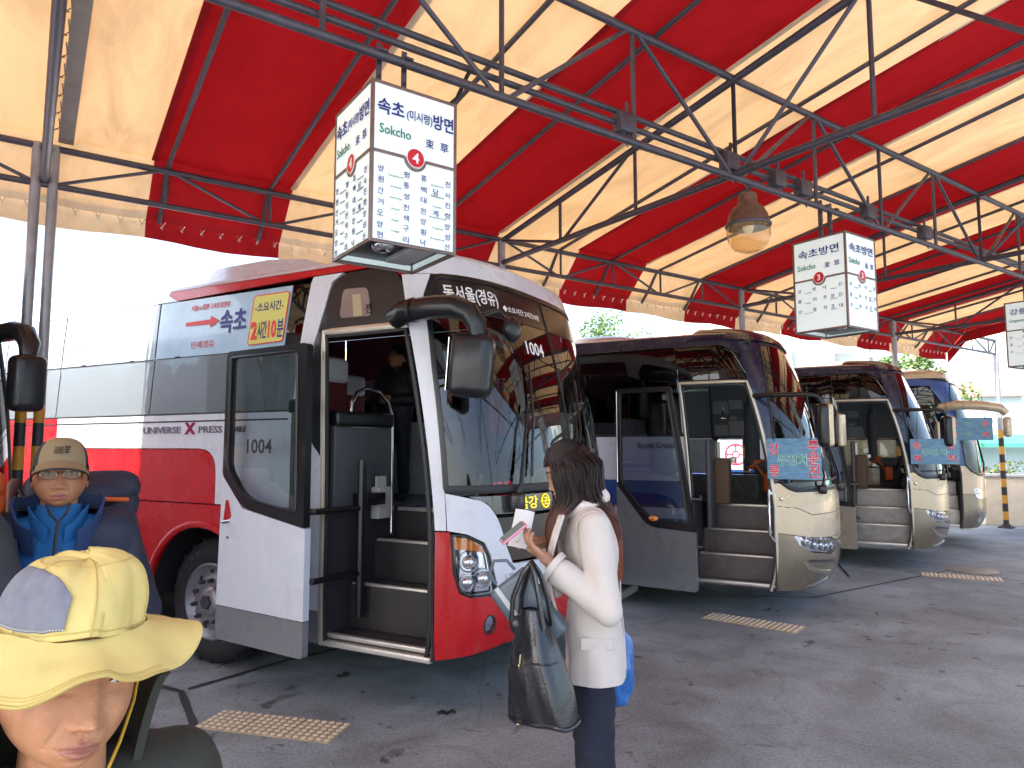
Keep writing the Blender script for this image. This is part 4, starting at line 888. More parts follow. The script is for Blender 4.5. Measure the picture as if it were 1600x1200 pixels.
    panel(root, 'cant_rail', S, [(-11, 2.912), (.1, 2.912), (.1, 3.01), (-11, 3.01)], P_WHT, far=True, step=.3)
    box_shell(root, S, .34, 3.05, P_RED, 0)
    for x in (wx, wr):
        for sg in (-1, 1): wheel(root, x, sg * 1.10, sg)
    # inside
    f = MB(); f.box((-6, 0, 1.17), (10, 2.3, .05)); f.box((-.45, .35, 1.17), (.95, 1.4, .05)); f.build('saloon_floor', M_FLR, root)
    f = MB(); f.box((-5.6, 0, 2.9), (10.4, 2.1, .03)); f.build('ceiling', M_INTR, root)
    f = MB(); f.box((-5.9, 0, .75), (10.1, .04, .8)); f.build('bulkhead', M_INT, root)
    for i in range(9):
        for y in (-.86, -.42, .42, .86):
            if i or y < 0: seat(root, -1.62 - i * .88, y, 1.19, M_SEAT)
    seat(root, -.75, .62, 1.19, M_SEATG, True)
    f = MB(); f.box((-.96, -.78, 1.53), (.05, .64, .66), bev=.01); f.box((-.96, -.78, 1.90), (.12, .66, .12), 1, None, .03); f.box((-.925, -.78, 1.845), (.012, .62, .012), 2); f.build('partition', [mat('partition_grey', (.085, .09, .10), .5, var=.15), M_PLB, M_CHR], root)
    f = MB(); f.box((-.955, -.60, 1.08), (.03, .9, .24)); f.build('partition_base', M_INTR, root)
    f = MB(); f.tube([(-.93, -.95, 1.93), (-.93, -.94, 2.02), (-.93, -.88, 2.10), (-.93, -.78, 2.14), (-.93, -.62, 2.12), (-.93, -.50, 2.04), (-.93, -.45, 1.93), (-.93, -.44, 1.2), (-.93, -.44, 1.0)], .016, 10); f.build('grab_rail', M_CHR, root)
    f = MB(); f.box((-.89, -.62, 1.27), (.08, .16, .24), bev=.01); f.box((-.90, -.62, 1.42), (.02, .11, .1)); f.box((-.86, -.80, 1.31), (.14, .22, .09), 1, None, .01); f.build('ticket_box', [mat('pale_box', (.55, .53, .5), .6), M_PLB], root)
    f = MB(); f.box((.08, 0, 1.28), (.30, 2.0, .16), bev=.06); f.box((-.10, .65, 1.45), (.2, .7, .2), 0, None, .06); db = f.build('dashboard', M_INT, root)
    f = MB(); f.tube([(-.22 + .09 * math.sin(a), .62 + .23 * math.cos(a), 1.66 + .2 * math.sin(a)) for a in [2 * math.pi * k / 24 for k in range(24)]], .016, 8, closed=True); f.tube([(-.22, .62, 1.66), (-.05, .62, 1.45)], .03, 8); f.tube([(-.22, .40, 1.66), (-.22, .84, 1.66)], .014, 6); f.build('steering_wheel', M_RUB, root)
    f = MB(); f.box((.16, -.62, 1.42), (.03, .30, .10), 0, None, .008); dl = f.build('led_clock', M_PLB, db); f = MB(); text(f, '17:19', planefn((.178, -.62, 1.42), (0, 1, 0), (0, 0, 1)), 0, 0, .07, .26, 0, .02); f.build('digits', mat('red_led', (.8, .02, .05), .4, emit=(1, .02, .08), estr=.35), dl)
    rg = random.Random(9); f = MB()
    for y, z, a, w, mm in ((-.36, 1.44, .5, .12, 0), (-.20, 1.45, -.3, .14, 0), (.02, 1.45, .2, .12, 1), (.22, 1.43, .6, .16, 0), (.40, 1.44, -.4, .1, 0), (-.85, 1.43, .9, .1, 0)):
        f.box((.12, y, z), (.02, w, .16), mm, Matrix.Translation((.12, y, z)) @ Matrix.Rotation(a, 4, 'X') @ Matrix.Rotation(.5, 4, 'Y') @ Matrix.Translation((-.12, -y, -z)))
    f.build('route_papers', [M_PAPER, mat('yellow_card', (.6, .5, .08))], db, smooth=False)
    f = MB()
    for k in range(60):
        a = rg.random() * 6.3; e = rg.uniform(.2, 1.3); d = Vector((math.cos(a) * math.cos(e), math.sin(a) * math.cos(e), math.sin(e))) * rg.uniform(.08, .17); b = Vector((.10, -.50, 1.40)); w = d.cross(Vector((0, 0, 1))).normalized() * .012
        f.add([b, b + d * .5 + w, b + d, b + d * .5 - w], [(0, 1, 2, 3)])
    f.build('potted_plant', mat('leaf_mid', (.07, .13, .035)), db, smooth=False)
    f = MB(); f.box((-.55, .62, 2.0), (.06, .3, .4), 0, None, .03); f.build('seat_towel', M_ORG, root)
    # open door leaf
    A = local(o, RZ, (-1.375, 4.70)); B = local(o, RZ, (-2.165, 5.22)); fn, L = leaf_fn(A, B, root)
    lf = rnd([(0.0, .31), (L, .31), (L, 1.1), (L - .02, 2.41), (.035, 2.41), (.03, 1.5)], [.02, .02, 0, .04, .05, 0])
    gl = rnd([(.085, 2.355), (L - .12, 2.355), (L - .095, 1.245), (.29, 1.325), (.085, 1.54)], [.03, .03, .05, .12, .06])
    fr = rnd([(.035, 2.405), (L - .02, 2.405), (L - .012, 1.155), (.27, 1.262), (.03, 1.49)], [.04, .04, .01, .1, .03])
    f = MB(); patch(f, [(0.0, .55), (L, .55), (L, 1.15), (.27, 1.255), (.025, 1.487)], fn, (), .05, .15); dl = f.build('door_leaf', P_WHT, root)
    f = MB(); patch(f, rnd([(0.0, .31), (L, .31), (L, .545), (0, .545)], [.03, .03, 0, 0]), fn, (), .05, .2); f.build('kick_panel', P_GRY, dl)
    f = MB(); patch(f, fr, fn, [gl], .055, .12, .004); band(f, gl, fn, .02, .010, 0); f.build('window_frame', M_PLB, dl)
    f = MB(); patch(f, gl, fn, (), .006, .2, -.01); gp_ = f.build('window_glass', G_CLR, dl, smooth=False)
    f = MB(); text(f, '1004', lambda x, y, d: fn(x, y, d - .01), .43, 1.70, .105, .28, 0, .012); f.build('lettering', M_RUB, dl)
    f = MB(); patch(f, rnd([(.06, 1.15), (.125, 1.17), (.15, 1.19), (.11, 1.31), (.085, 1.31)], .012), fn, (), .012, .05, .006); f.build('handle_recess', P_RED, dl)
    f = MB(); band(f, [(.06, 1.145), (.15, 1.16)], fn, .022, .02, 0, False, .04); f.lathe([(.012, 0), (.012, .006), (0, .007)], 12, 0, Matrix.Translation(fn(.12, 1.04, .0)) @ Matrix.Rotation(R(90), 4, 'X')); f.build('handle', M_CHR, dl)
    f = MB(); f.tube([fn(L - .22, z, -.07) for z in (.5, 1.0, 1.95)], .022, 8); f.box(fn(L - .20, 1.98, -.07), (.14, .05, .10), bev=.02); f.build('inner_bar', M_PLB, dl)
    f = MB()
    for z in (1.26, .80): f.tube([fn(L - .10, z, -.05), fn(L + .02, z, -.06), (-.82, -1.1, z), (-.78, -.98, z)], .022, 8)
    f.tube([(-.78, -.98, .5), (-.78, -.98, 1.6)], .03, 8); f.build('door_arm', M_PLB, root)
    # mirror on its thick arm, small mirror, wipers
    f = MB(); f.tube([(-.33, -1.14, 2.55), (-.30, -1.22, 2.57), (-.18, -1.29, 2.58), (.06, -1.31, 2.585), (.20, -1.30, 2.575), (.30, -1.28, 2.53), (.345, -1.27, 2.45), (.35, -1.265, 2.36)], [.07, .078, .078, .075, .075, .07, .062, .05], 14); f.tube([(-.13, -1.298, 2.58), (-.10, -1.30, 2.581)], .082, 14); ma = f.build('mirror_arm', M_PLB, root)
    f = MB(); f.box((0, 0, 0), (.27, .20, .40), 0, Matrix.Translation((.30, -1.25, 2.20)) @ Matrix.Rotation(R(14), 4, 'Z') @ Matrix.Rotation(R(4), 4, 'Y'), .06); mh = f.build('mirror_head', M_PLB, ma)
    f = MB(); f.box((-.136, 0, 0), (.004, .15, .33), 0, Matrix.Translation((.30, -1.25, 2.20)) @ Matrix.Rotation(R(14), 4, 'Z') @ Matrix.Rotation(R(4), 4, 'Y')); f.build('mirror_glass', M_CHR, mh)
    f = MB(); f.tube([(.33, -1.2, 2.52), (.43, -1.12, 2.56), (.47, -1.08, 2.5)], .016, 8); f.ell((.49, -1.07, 2.44), (.05, .085, .085), 16, 10); f.build('convex_mirror', M_PLB, ma)
    f = MB(); f.tube([(-.43, 1.14, 2.55), (-.38, 1.27, 2.58), (-.24, 1.29, 2.585), (-.10, 1.28, 2.53), (-.06, 1.265, 2.36)], [.07, .078, .075, .07, .05], 12); f.box((-.06, 1.25, 2.2), (.17, .25, .39), bev=.05); f.build('mirror_arm', M_PLB, root)
    for (s0, s1, z1) in ((.56, .86, 2.2), (1.25, 1.62, 2.15)):
        f = MB(); f.tube([P(s0, 1.36, .03), P(s0 + .04, 1.45, .05), P(s0 + (s1 - s0) * .5, (1.4 + z1) / 2, .045), P(s0 + (s1 - s0) * .8, z1 - .2, .03)], [.02, .016, .011, .008], 8); f.tube([P(s0 + .18, 1.50, .022), P(s1 - .01, z1 - .3, .022), P(s1 + .06, z1 + .08, .022)], .010, 6); f.box(P(s0, 1.335, .04), (.08, .11, .13), bev=.025); f.build('wiper', M_PLB, root)
    return root
OFF = lambda u: u
O1 = (.0705, 5.5644)
red_coach(O1, 'red and white express coach with its white passenger door swung open')
# ---------- the two dark coaches of one kind
def rk2(z): t = max(0, z - 1.1); return .10 * t + .12 * t * t
def tum2(z): return 1 - .01 * max(0, z - 1.8) - .07 * max(0, z - 2.3) ** 2 - .03 * max(0, .9 - z)
def dark_coach(o, label, low, corner, board_leaf, M_STEP):
    """navy glass-sided coach; low: paint of the lower side, corner: paint of the lower nose"""
    S = Surf(1.17, .62, 2.3, -.1, rk2, tum2, 10.5); m = S.mid; P = S.P
    root = thing('coach', label, 'bus', (o[0], o[1], 0), RZ, 'coaches parked in the bays')
    wx, wr = -2.25, -7.6; D0, D1 = -.78, .015
    A1 = arch(wx, .46, .56, .30); A2 = arch(wr, .46, .56, .30)
    panel(root, 'skirt_panel', S, [(-3.6, .30)] + A1 + [(D0 - .03, .30), (D0 - .03, .93), (-1.62, .93)] + [(-1.64, 1.0), (-2.86, 1.0), (-2.9, .93)] + [(-3.6, .93)] if False else [(-3.6, .30)] + A1 + [(D0 - .03, .30), (D0 - .03, 1.08), (-3.6, 1.08)], low, step=.1)
    panel(root, 'skirt_panel', S, [(-6.8, .30), (-3.606, .30), (-3.606, 1.08), (-6.8, 1.08)], low)
    panel(root, 'skirt_panel', S, [(-10.5, .30)] + A2 + [(-6.806, .30), (-6.806, 1.08), (-10.5, 1.08)], low)
    panel(root, 'pinstripe', S, [(-10.5, .95), (-2.85, .95), (-2.85, 1.06), (-10.5, 1.06)], P_WHT, step=.3, th=.006, out=.004); panel(root, 'pinstripe', S, [(-1.62, .95), (D0 - .04, .95), (D0 - .04, 1.06), (-1.62, 1.06)], P_WHT, step=.3, th=.006, out=.004)
    panel(root, 'belt_stripe', S, [(-10.5, 1.085), (D0 - .03, 1.085), (D0 - .03, 1.335), (-10.5, 1.335)], P_BLUE, step=.2)
    wb = panel(root, 'belt_panel', S, [(-10.5, 1.34), (D0 - .03, 1.34), (D0 - .03, 1.80), (-10.5, 1.80)], P_WHT, step=.2)
    f = MB(); text(f, 'Royal Cruiser', P, -1.12, 1.70, .075, .46, 0, .004, .004); f.build('badge', mat('grey_badge', (.10, .10, .11), .3, .7), wb)
    for c in (wx, wr):
        f = MB()
        for sg in (-1, 1):
            f.grid(lambda u, v: (c + .56 * math.cos(math.pi * u), sg * (1.14 - .55 * v), .46 + .56 * math.sin(math.pi * u)), 14, 2); f.box((c, sg * .60, .72), (1.1, .02, .66))
        f.build('wheel_housing', M_RUB, root)
        for sg in (-1, 1): wheel(root, c, sg * 1.07, sg, .46, .46)
    # dark glazed upper side
    cuts = [-10.3, -8.8, -7.3, -5.8, -4.3, -2.8, D0 - .035]
    for i in range(6):
        a, b = cuts[i] + .006, cuts[i + 1] - .006; q = [(a, 1.83), (b, 1.83), (b, 2.74), (a, 2.74)]
        panel(root, 'window_pane', S, q, G_DRK, th=.006, step=.3, out=-.002); panel(root, 'window_pane', S, q, G_WIN, th=.006, step=.4, out=-.002, far=True)
    panel(root, 'window_band', S, [(-10.5, 1.803), (D0 - .03, 1.803), (D0 - .03, 1.827), (-10.5, 1.827)], M_RUB, step=.4)
    f = MB(); band(f, [(D0 - .05, 1.84), (D0 - .05, 2.40)], P, .012, .012, 0, False); f.build('chrome_strip', M_CHR, root)
    panel(root, 'header_glass', S, rnd([(D0 - .03, 2.385), (D1 + .10, 2.385), (.10, 2.42), (.16, 2.62), (.02, 2.74), (D0 - .03, 2.74)], [0, 0, 0, .1, .12, 0]), G_DRK, th=.008, step=.08, out=-.003)
    f = MB(); band(f, [(.03, 2.70), (.10, 2.66), (.125, 2.44)], P, .007, .008, 0, False, .05); f.build('chrome_strip', M_CHR, root)
    panel(root, 'cant_rail', S, [(-10.5, 2.745), (.02, 2.745), (.16, 2.66), (.40, 2.70), (.52, 2.79), (2 * m - .52, 2.79), (2 * m - .40, 2.70), (2 * m - .16, 2.66), (2 * m - .02, 2.745), (2 * m + 10.4, 2.745), (2 * m + 10.4, 2.86), (-10.5, 2.86)], P_NAVY, step=.12)
    roof(root, S, 2.855, 2.94, P_CRM)
    # raised cap over the windscreen
    cap = [(-.55, 2.845), (2 * m + .55, 2.845)]
    def cf(u, v):
        s = -.52 + (2 * m + 1.04) * u; p = P(s, 2.80, .022); e = min(1, min(u, 1 - u) / .10); h = .15 * math.sqrt(max(0, 1 - (1 - e) ** 2)); w = 1 - (1 - v) ** 3.2; k = v ** 1.5
        return (p[0] + (-1.0 - p[0]) * k * .8, p[1] * (1 - k), 2.80 + (h + .045) * w)
    f = MB(); f.grid(cf, 60, 8); f.build('roof_cap', P_NAVY, root, ang=60)
    f = MB(); f.box((-6.4, 0, 3.0), (3.6, 1.5, .26), bev=.09); ac = f.build('air_conditioner', P_CRM, root)
    f = MB()
    for k in range(16): f.box((-6.9 + k * .13, -.752, 3.02), (.075, .02, .09))
    f.build('vent_slots', M_INT, ac); f = MB(); f.ell((-2.2, 0, 2.93), (.75, .6, .16), 24, 10); f.build('roof_hatch', P_CRM, root)
    # doorway, stair
    mould(root, 'door_frame', S, [(D0 - .02, .30), (D0 - .02, 2.355), (D1 + .085, 2.355), (D1 + .05, 1.9), (D1 + .012, 1.3), (D1, .30)], .03, .016, M_ALF, False)
    mould(root, 'door_seal', S, rnd([(D0 + .005, .32), (D0 + .005, 2.33), (D1 + .06, 2.33), (D1 + .03, 1.9), (D1 - .012, 1.3), (D1 - .02, .32)], [0, .07, .07, 0, 0, 0]), .03, .012, M_RUB, False)
    steps(root, D0 - .01, D1 - .01, -1.17, [.345, .575, .80], .26, 1.05, M_STEP, M_NOS)
    f = MB(); f.tube([P(D1 - .01, 1.24, .03), P(D1 - .03, 1.28, .06), P(D1 - .05, 1.1, .07), P(D1 - .05, .85, .07), P(D1 - .01, .78, .04)], .013, 8); f.build('grab_rail', M_CHR, root)
    # nose
    pil = [(D1 + .02, .86), (D1 + .02, 1.3), (D1 + .06, 1.9), (D1 + .10, 2.38), (.165, 2.655), (.40, 2.695), (.42, 2.66), (.245, 2.2), (.14, 1.8), (.10, 1.36), (.06, 1.335)]
    pil = [(D1 + .015, 1.335), (D1 + .06, 1.9), (D1 + .10, 2.38), (.165, 2.655), (.40, 2.695), (.515, 2.785), (.42, 2.62), (.25, 2.2), (.145, 1.8), (.10, 1.36)]
    panel(root, 'front_pillar', S, pil, P_NAVY, step=.08); panel(root, 'front_pillar', S, mir(S, pil), P_NAVY, step=.08)
    t_ = rnd([(.015, 1.325), (.095, 1.345), (.17, 1.275), (.27, 1.245), (.46, 1.26)], [0, .03, .04, .05, 0])
    dn = [(.015, .865), (.19, .842), (.43, .81), (.8, .79)]
    panel(root, 'front_panel', S, dn + mir(S, dn) + mir(S, t_) [0:] + t_[::-1] if False else dn + [(2 * m - s, z) for s, z in dn[::-1]] + [(2 * m - s, z) for s, z in t_] + t_[::-1], P_CRM, step=.08)
    mould(root, 'panel_joint', S, [(.02, 1.12), (.24, 1.10), (.42, 1.03), (2 * m - .42, 1.03)], .007, .002, M_RUB, False)
    f = MB(); f.lathe([(.018, 0), (.018, .012), (.008, .016), (0, .016)], 12, 0, Matrix.Translation(P(.09, 1.19)) @ Matrix.Rotation(R(90), 4, 'X')); f.build('lock_button', M_CHR, root)
    hd = [(.195, .832), (.43, .80), (.80, .78), (.98, .735), (.96, .66), (.76, .63), (.42, .675), (.26, .745)]
    bl = [(.02, .31), (.40, .29), (m, .30)]; hb = [(.19, .835), (.25, .74), (.41, .665), (.76, .62), (.97, .65), (.985, .74), (m, .745)]
    bum = bl + [(2 * m - s, z) for s, z in bl[-2::-1]] + [(2 * m - .02, .86)] + [(2 * m - s, z) for s, z in hb[:-1]] + hb[::-1] + [(.02, .86)]
    panel(root, 'bumper', S, bum, corner, step=.07)
    panel(root, 'nose_panel', S, [(.99, .745), (.80, .785), (2 * m - .80, .785), (2 * m - .99, .745)], P_CRM, step=.08)
    for sd in (0, 1):
        q = (lambda L: L) if sd == 0 else (lambda L: [(2 * m - s, z) for s, z in L][::-1])
        h = panel(root, 'headlight', S, q(rnd(hd, .03)), M_CHR, th=.01, step=.05, out=-.04); f = MB()
        for k, (c, z) in enumerate(((.36, .775), (.48, .735), (.60, .72), (.72, .705), (.86, .70))):
            band(f, q(circ(c, z, .042, 18, .045)), lambda a, b, d: P(a, b, d - .03), .012, .02, step=.02); f.ell(P(*q([(c, z)])[0], -.035), (.03, .03, .035), 10, 8)
        f.build('reflector', M_CHR, h); panel(h, 'lens', S, q(rnd(hd, .03)), G_LENS, th=.005, step=.05, out=.001)
        f = MB(); sm_ = rnd([(.26, .60), (.34, .515), (.45, .465), (.75, .42), (.95, .41), (.95, .435), (.75, .455), (.46, .505), (.36, .55)], .02); patch(f, q(sm_), P, (), .02, .05, .008); f.build('air_slot_trim', mat('brushed_trim', (.62, .58, .5), .15, .9), root)
        f = MB(); patch(f, q([(.35, .575), (.9, .53), (.9, .55), (.36, .60)]), P, (), .02, .05, .002); f.build('air_slot', M_INT, root)
        f = MB(); patch(f, q(rnd([(.46, .325), (.70, .34), (.92, .365), (.90, .33), (.70, .305), (.52, .302)], .01)), P, (), .015, .05, .010); f.build('fog_lamp', M_CHR, root)
    ws = rnd([(.105, 1.375), (.15, 1.8), (.255, 2.2), (.425, 2.62), (.52, 2.78), (2 * m - .52, 2.78), (2 * m - .425, 2.62), (2 * m - .255, 2.2), (2 * m - .15, 1.8), (2 * m - .105, 1.375), (2 * m - .18, 1.29), (2 * m - .28, 1.262), (.28, 1.262), (.18, 1.29)], [.02, 0, 0, 0, .05, .05, 0, 0, 0, .02, .05, .05, .05, .05])
    panel(root, 'windscreen', S, ws, G_SCR, th=.008, step=.09, out=-.004); mould(root, 'windscreen_gasket', S, ws, .022, .008, M_RUB)
    mould(root, 'cowl_strip', S, [(.17, 1.305), (.28, 1.278), (.46, 1.29), (2 * m - .46, 1.29)], .03, .010, M_PLB, False); mould(root, 'cowl_strip', S, [(.22, 1.36), (2 * m - .22, 1.36)], .02, .012, M_RUB, False)
    # far side
    panel(root, 'far_side_panel', S, [(-10.5, .30), (0, .30), (0, 1.33), (-10.5, 1.33)], low, far=True, step=.5); panel(root, 'far_side_panel', S, [(-10.5, 1.34), (-1.06, 1.34), (-1.06, 1.80), (-10.5, 1.80)], P_WHT, far=True, step=.5)
    panel(root, 'far_side_panel', S, [(-1.055, 1.34), (-1.035, 1.34), (-1.035, 2.74), (-1.055, 2.74)], M_INT, far=True); fw = rnd([(-.98, 1.36), (.03, 1.36), (.06, 1.81), (-.98, 1.81)], .05)
    panel(root, 'far_side_panel', S, [(-1.03, 1.335), (.10, 1.335), (.13, 1.83), (-1.03, 1.83)], M_INT, [fw], far=True); panel(root, 'window_pane', S, fw, G_CLR, th=.006, far=True, step=.3)
    mould(root, 'window_divider', S, [(-.46, 1.37), (-.46, 1.80)], .02, .01, M_RUB, False, True)
    gw = panel(root, 'far_side_panel', S, [(-1.03, 1.835), (.13, 1.835), (.16, 2.74), (-1.03, 2.74)], mat('interior_grey', (.13, .135, .15), .6), far=True, step=.3)
    f = MB()
    for (a, b, w, h) in ((-.88, 2.215, .25, .17), (-.61, 2.25, .24, .12), (-.90, 1.915, .19, .14), (-.63, 1.94, .30, .19), (-.69, 2.07, .11, .05)):
        patch(f, [(a - w / 2, b - h / 2), (a + w / 2, b - h / 2), (a + w / 2, b + h / 2), (a - w / 2, b + h / 2)], lambda s, z, d: S.F(s, z, d), (), .004, .3, -.036)
    f.build('notice_card', M_GPAP, gw, smooth=False)
    box_shell(root, S, .30, 2.9, P_NAVY, 0)
    # inside
    f = MB(); f.box((-5.8, 0, 1.03), (9.8, 2.25, .04)); f.box((-.38, .35, 1.03), (.95, 1.35, .04)); f.build('saloon_floor', M_FLR, root)
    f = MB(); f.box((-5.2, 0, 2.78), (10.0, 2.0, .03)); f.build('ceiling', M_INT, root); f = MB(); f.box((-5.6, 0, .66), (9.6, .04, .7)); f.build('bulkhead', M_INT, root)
    for i in range(9):
        for y in (-.84, -.42, .42, .84): seat(root, -1.75 - i * .9, y, 1.05, M_SEAT, False)
    for y in (-.84, -.42): 
        f = MB(); f.box((-1.9, y, 2.12), (.10, .34, .22), 0, None, .04); f.build('headrest_cover', mat('sky_cover', (.28, .42, .55), .8), root)
    seat(root, -.42, .56, 1.05, M_SEATG, False)
    f = MB(); f.box((-.40, .56, 1.48), (.15, .40, .12), 0, None, .03); f.tube([(-.38, .36, 1.48), (-.30, .34, 1.36), (-.22, .36, 1.24)], .03, 8, flat=.4); f.box((-.24, .34, 1.27), (.12, .1, .22), 0, None, .03); f.build('orange_strap', M_ORG, root)
    f = MB(); f.tube([(-.62, -.30, 2.16), (-.62, -.30, 2.10), (-.62, -.42, 2.02), (-.62, -.18, 2.02), (-.62, -.30, 2.10)], .006, 6); f.build('coat_hanger', M_CHR, root)
    f = MB(); f.box((-.70, -.62, 1.3), (.05, .34, .95), bev=.02); f.box((-.66, -.42, 1.5), (.03, .03, .5), 1); f.build('partition', [mat('partition_grey', (.085, .09, .10), .5), M_NOS], root)
    f = MB(); f.box((-.60, -.5, 1.32), (.16, .16, .5), 0, None, .02); f.box((-.50, -.44, 1.55), (.06, .06, .06), 1, None, .01); f.build('door_pedestal', [mat('brown_box', (.12, .07, .04), .6), M_NOS], root)
    f = MB(); f.box((.10, 0, 1.18), (.40, 1.9, .18), bev=.07); f.build('dashboard', M_INT, root)
    f = MB(); f.tube([(-.08 + .09 * math.sin(a), .56 + .22 * math.cos(a), 1.46 + .18 * math.sin(a)) for a in [2 * math.pi * k / 24 for k in range(24)]], .015, 8, closed=True); f.tube([(-.08, .56, 1.46), (.06, .56, 1.25)], .03, 8); f.build('steering_wheel', M_RUB, root)
    # open door leaf
    A, B = board_leaf; fn, L = leaf_fn(local(o, RZ, A), local(o, RZ, B), root)
    lf = rnd([(.0, .30), (L, .30), (L - .01, .86), (L * .72, 2.30), (.0, 2.30)], [.03, .03, 0, .04, .04]); xr = lambda z: L - .01 - (z - .86) / 1.44 * (L * .28 - .01)
    gl = rnd([(.045, 2.255), (xr(2.255) - .045, 2.255), (xr(.93) - .05, .93), (.36, .96), (.05, 1.34)], [.03, .03, .05, .12, .06])
    fr = rnd([(.0, 2.30), (xr(2.30), 2.30), (xr(.87), .87), (.335, .90), (.0, 1.31)], [.03, .03, 0, .1, .03])
    f = MB(); patch(f, rnd([(0, .30), (L, .30), (L - .008, .865), (.335, .895), (0, 1.305)], [.03, .03, 0, .1, 0]), fn, (), .05, .15); dl = f.build('door_leaf', low, root)
    f = MB(); patch(f, fr, fn, [gl], .055, .1, .004); band(f, gl, fn, .016, .010); f.build('window_frame', M_PLB, dl)
    f = MB(); band(f, [(.012, 1.33), (.012, 2.27), ], fn, .012, .012, 0, False); f.build('chrome_strip', M_CHR, dl)
    f = MB(); patch(f, gl, fn, (), .006, .25, -.01); f.build('window_glass', glass('door_glass', (.55, .57, .62), 1.7), dl, smooth=False)
    f = MB(); band(f, [(.055, 1.56), (.40, 1.56), (.40, 1.44), (.055, 1.44)], lambda x, y, d: fn(x, y, d - .008), .004, .002, step=.3); text(f, '서울고속 (주) 강릉행', lambda x, y, d: fn(x, y, d - .008), .22, 1.50, .045, .30); f.build('lettering', M_NAVY, dl)
    f = MB(); f.ell(fn(.40, .98, .012), (.05, .03, .028), 14, 8); f.build('side_marker', M_AMB, dl)
    f = MB()
    for z in (1.18, .72): f.tube([fn(L - .08, z, -.05), fn(L + .03, z, -.06), (D0 + .06, -1.06, z)], .018, 8)
    f.build('door_arm', M_PLB, root)
    # mirror bars
    for sg, fx in ((-1, P), (1, S.F)):
        f = MB(); p = fx(.10, 2.20, .0); f.tube([p, (p[0] + .15, p[1] + .03 * sg, 2.205), (.34, 1.18 * sg, 2.20), (.44, 1.16 * sg, 2.18), (.47, 1.16 * sg, 2.13), (.47, 1.16 * sg, 2.06)], [.026, .026, .024, .022, .022, .02], 10); a = f.build('mirror_arm', M_PLB, root)
        f = MB(); f.box((0, 0, 0), (.12, .22, .42), 0, Matrix.Translation((.47, 1.16 * sg, 1.90)) @ Matrix.Rotation(R(-15 * sg), 4, 'Z'), .05); mh = f.build('mirror_head', M_PLB, a)
        f = MB(); f.box((.055, 0, 0), (.06, .20, .40), 0, Matrix.Translation((.47, 1.16 * sg, 1.90)) @ Matrix.Rotation(R(-15 * sg), 4, 'Z'), .024); f.build('mirror_shell', P_CRM, mh)
    for (s0, s1, z1) in ((.62, .95, 2.1), (1.4, 1.75, 2.1)):
        f = MB(); f.tube([P(s0, 1.28, .03), P(s0 + .05, 1.4, .05), P(s1, z1, .03)], [.016, .012, .008], 8); f.tube([P(s0 + .18, 1.45, .02), P(s1 + .05, z1 + .1, .02)], .009, 6); f.box(P(s0, 1.27, .03), (.08, .08, .09), bev=.02); f.build('wiper', M_PLB, root)
    return root, S, wb
def world(o, p): c, s = math.cos(RZ), math.sin(RZ); return (o[0] + p[0] * c - p[1] * s, o[1] + p[0] * s + p[1] * c, p[2])
O2 = (3.0894, 7.9032); O3 = (6.0137, 10.7088)
dark_coach(O2, 'dark blue coach with slate door directly behind the standing woman', P_SLATE, P_BRZ, ((1.78, 6.85), (1.085, 7.30)), mat('worn_step', (.13, .11, .11), .45, .5, var=.35, vscale=8))
def shift(p): return (p[0] + O3[0] - O2[0], p[1] + O3[1] - O2[1])
_, S3, wb3 = dark_coach(O3, 'second dark coach with champagne nose and metal steps in its doorway', P_BEI, P_BRZ, (shift((1.78, 6.85)), shift((1.085, 7.30))), mat('steel_step', (.24, .23, .23), .35, .8, var=.35, vscale=8))
f = MB(); ec = (-2.30, 1.575)
band(f, circ(*ec, .155, 36), S3.P, .018, .005, step=.02); band(f, circ(*ec, .05, 20), S3.P, .014, .005, step=.02)
for a in (0, 90, 180, 270):
    c, s = math.cos(R(a)), math.sin(R(a)); band(f, [(ec[0] + c * .05, ec[1] + s * .05), (ec[0] + c * .15, ec[1] + s * .15)], S3.P, .013, .005, 0, False); band(f, [(ec[0] + c * .15 + x * .06 * abs(s) + (0 if abs(s) > .5 else -c * .03 * (1 - abs(x))), ec[1] + s * .15 + x * .06 * abs(c) - (s * .03 * (1 - abs(x)) if abs(s) > .5 else 0)) for x in (-1, -.5, 0, .5, 1)], S3.P, .011, .005, 0, False, .02)
f.build('round_emblem', mat('emblem_red', (.65, .03, .10), .4), wb3)

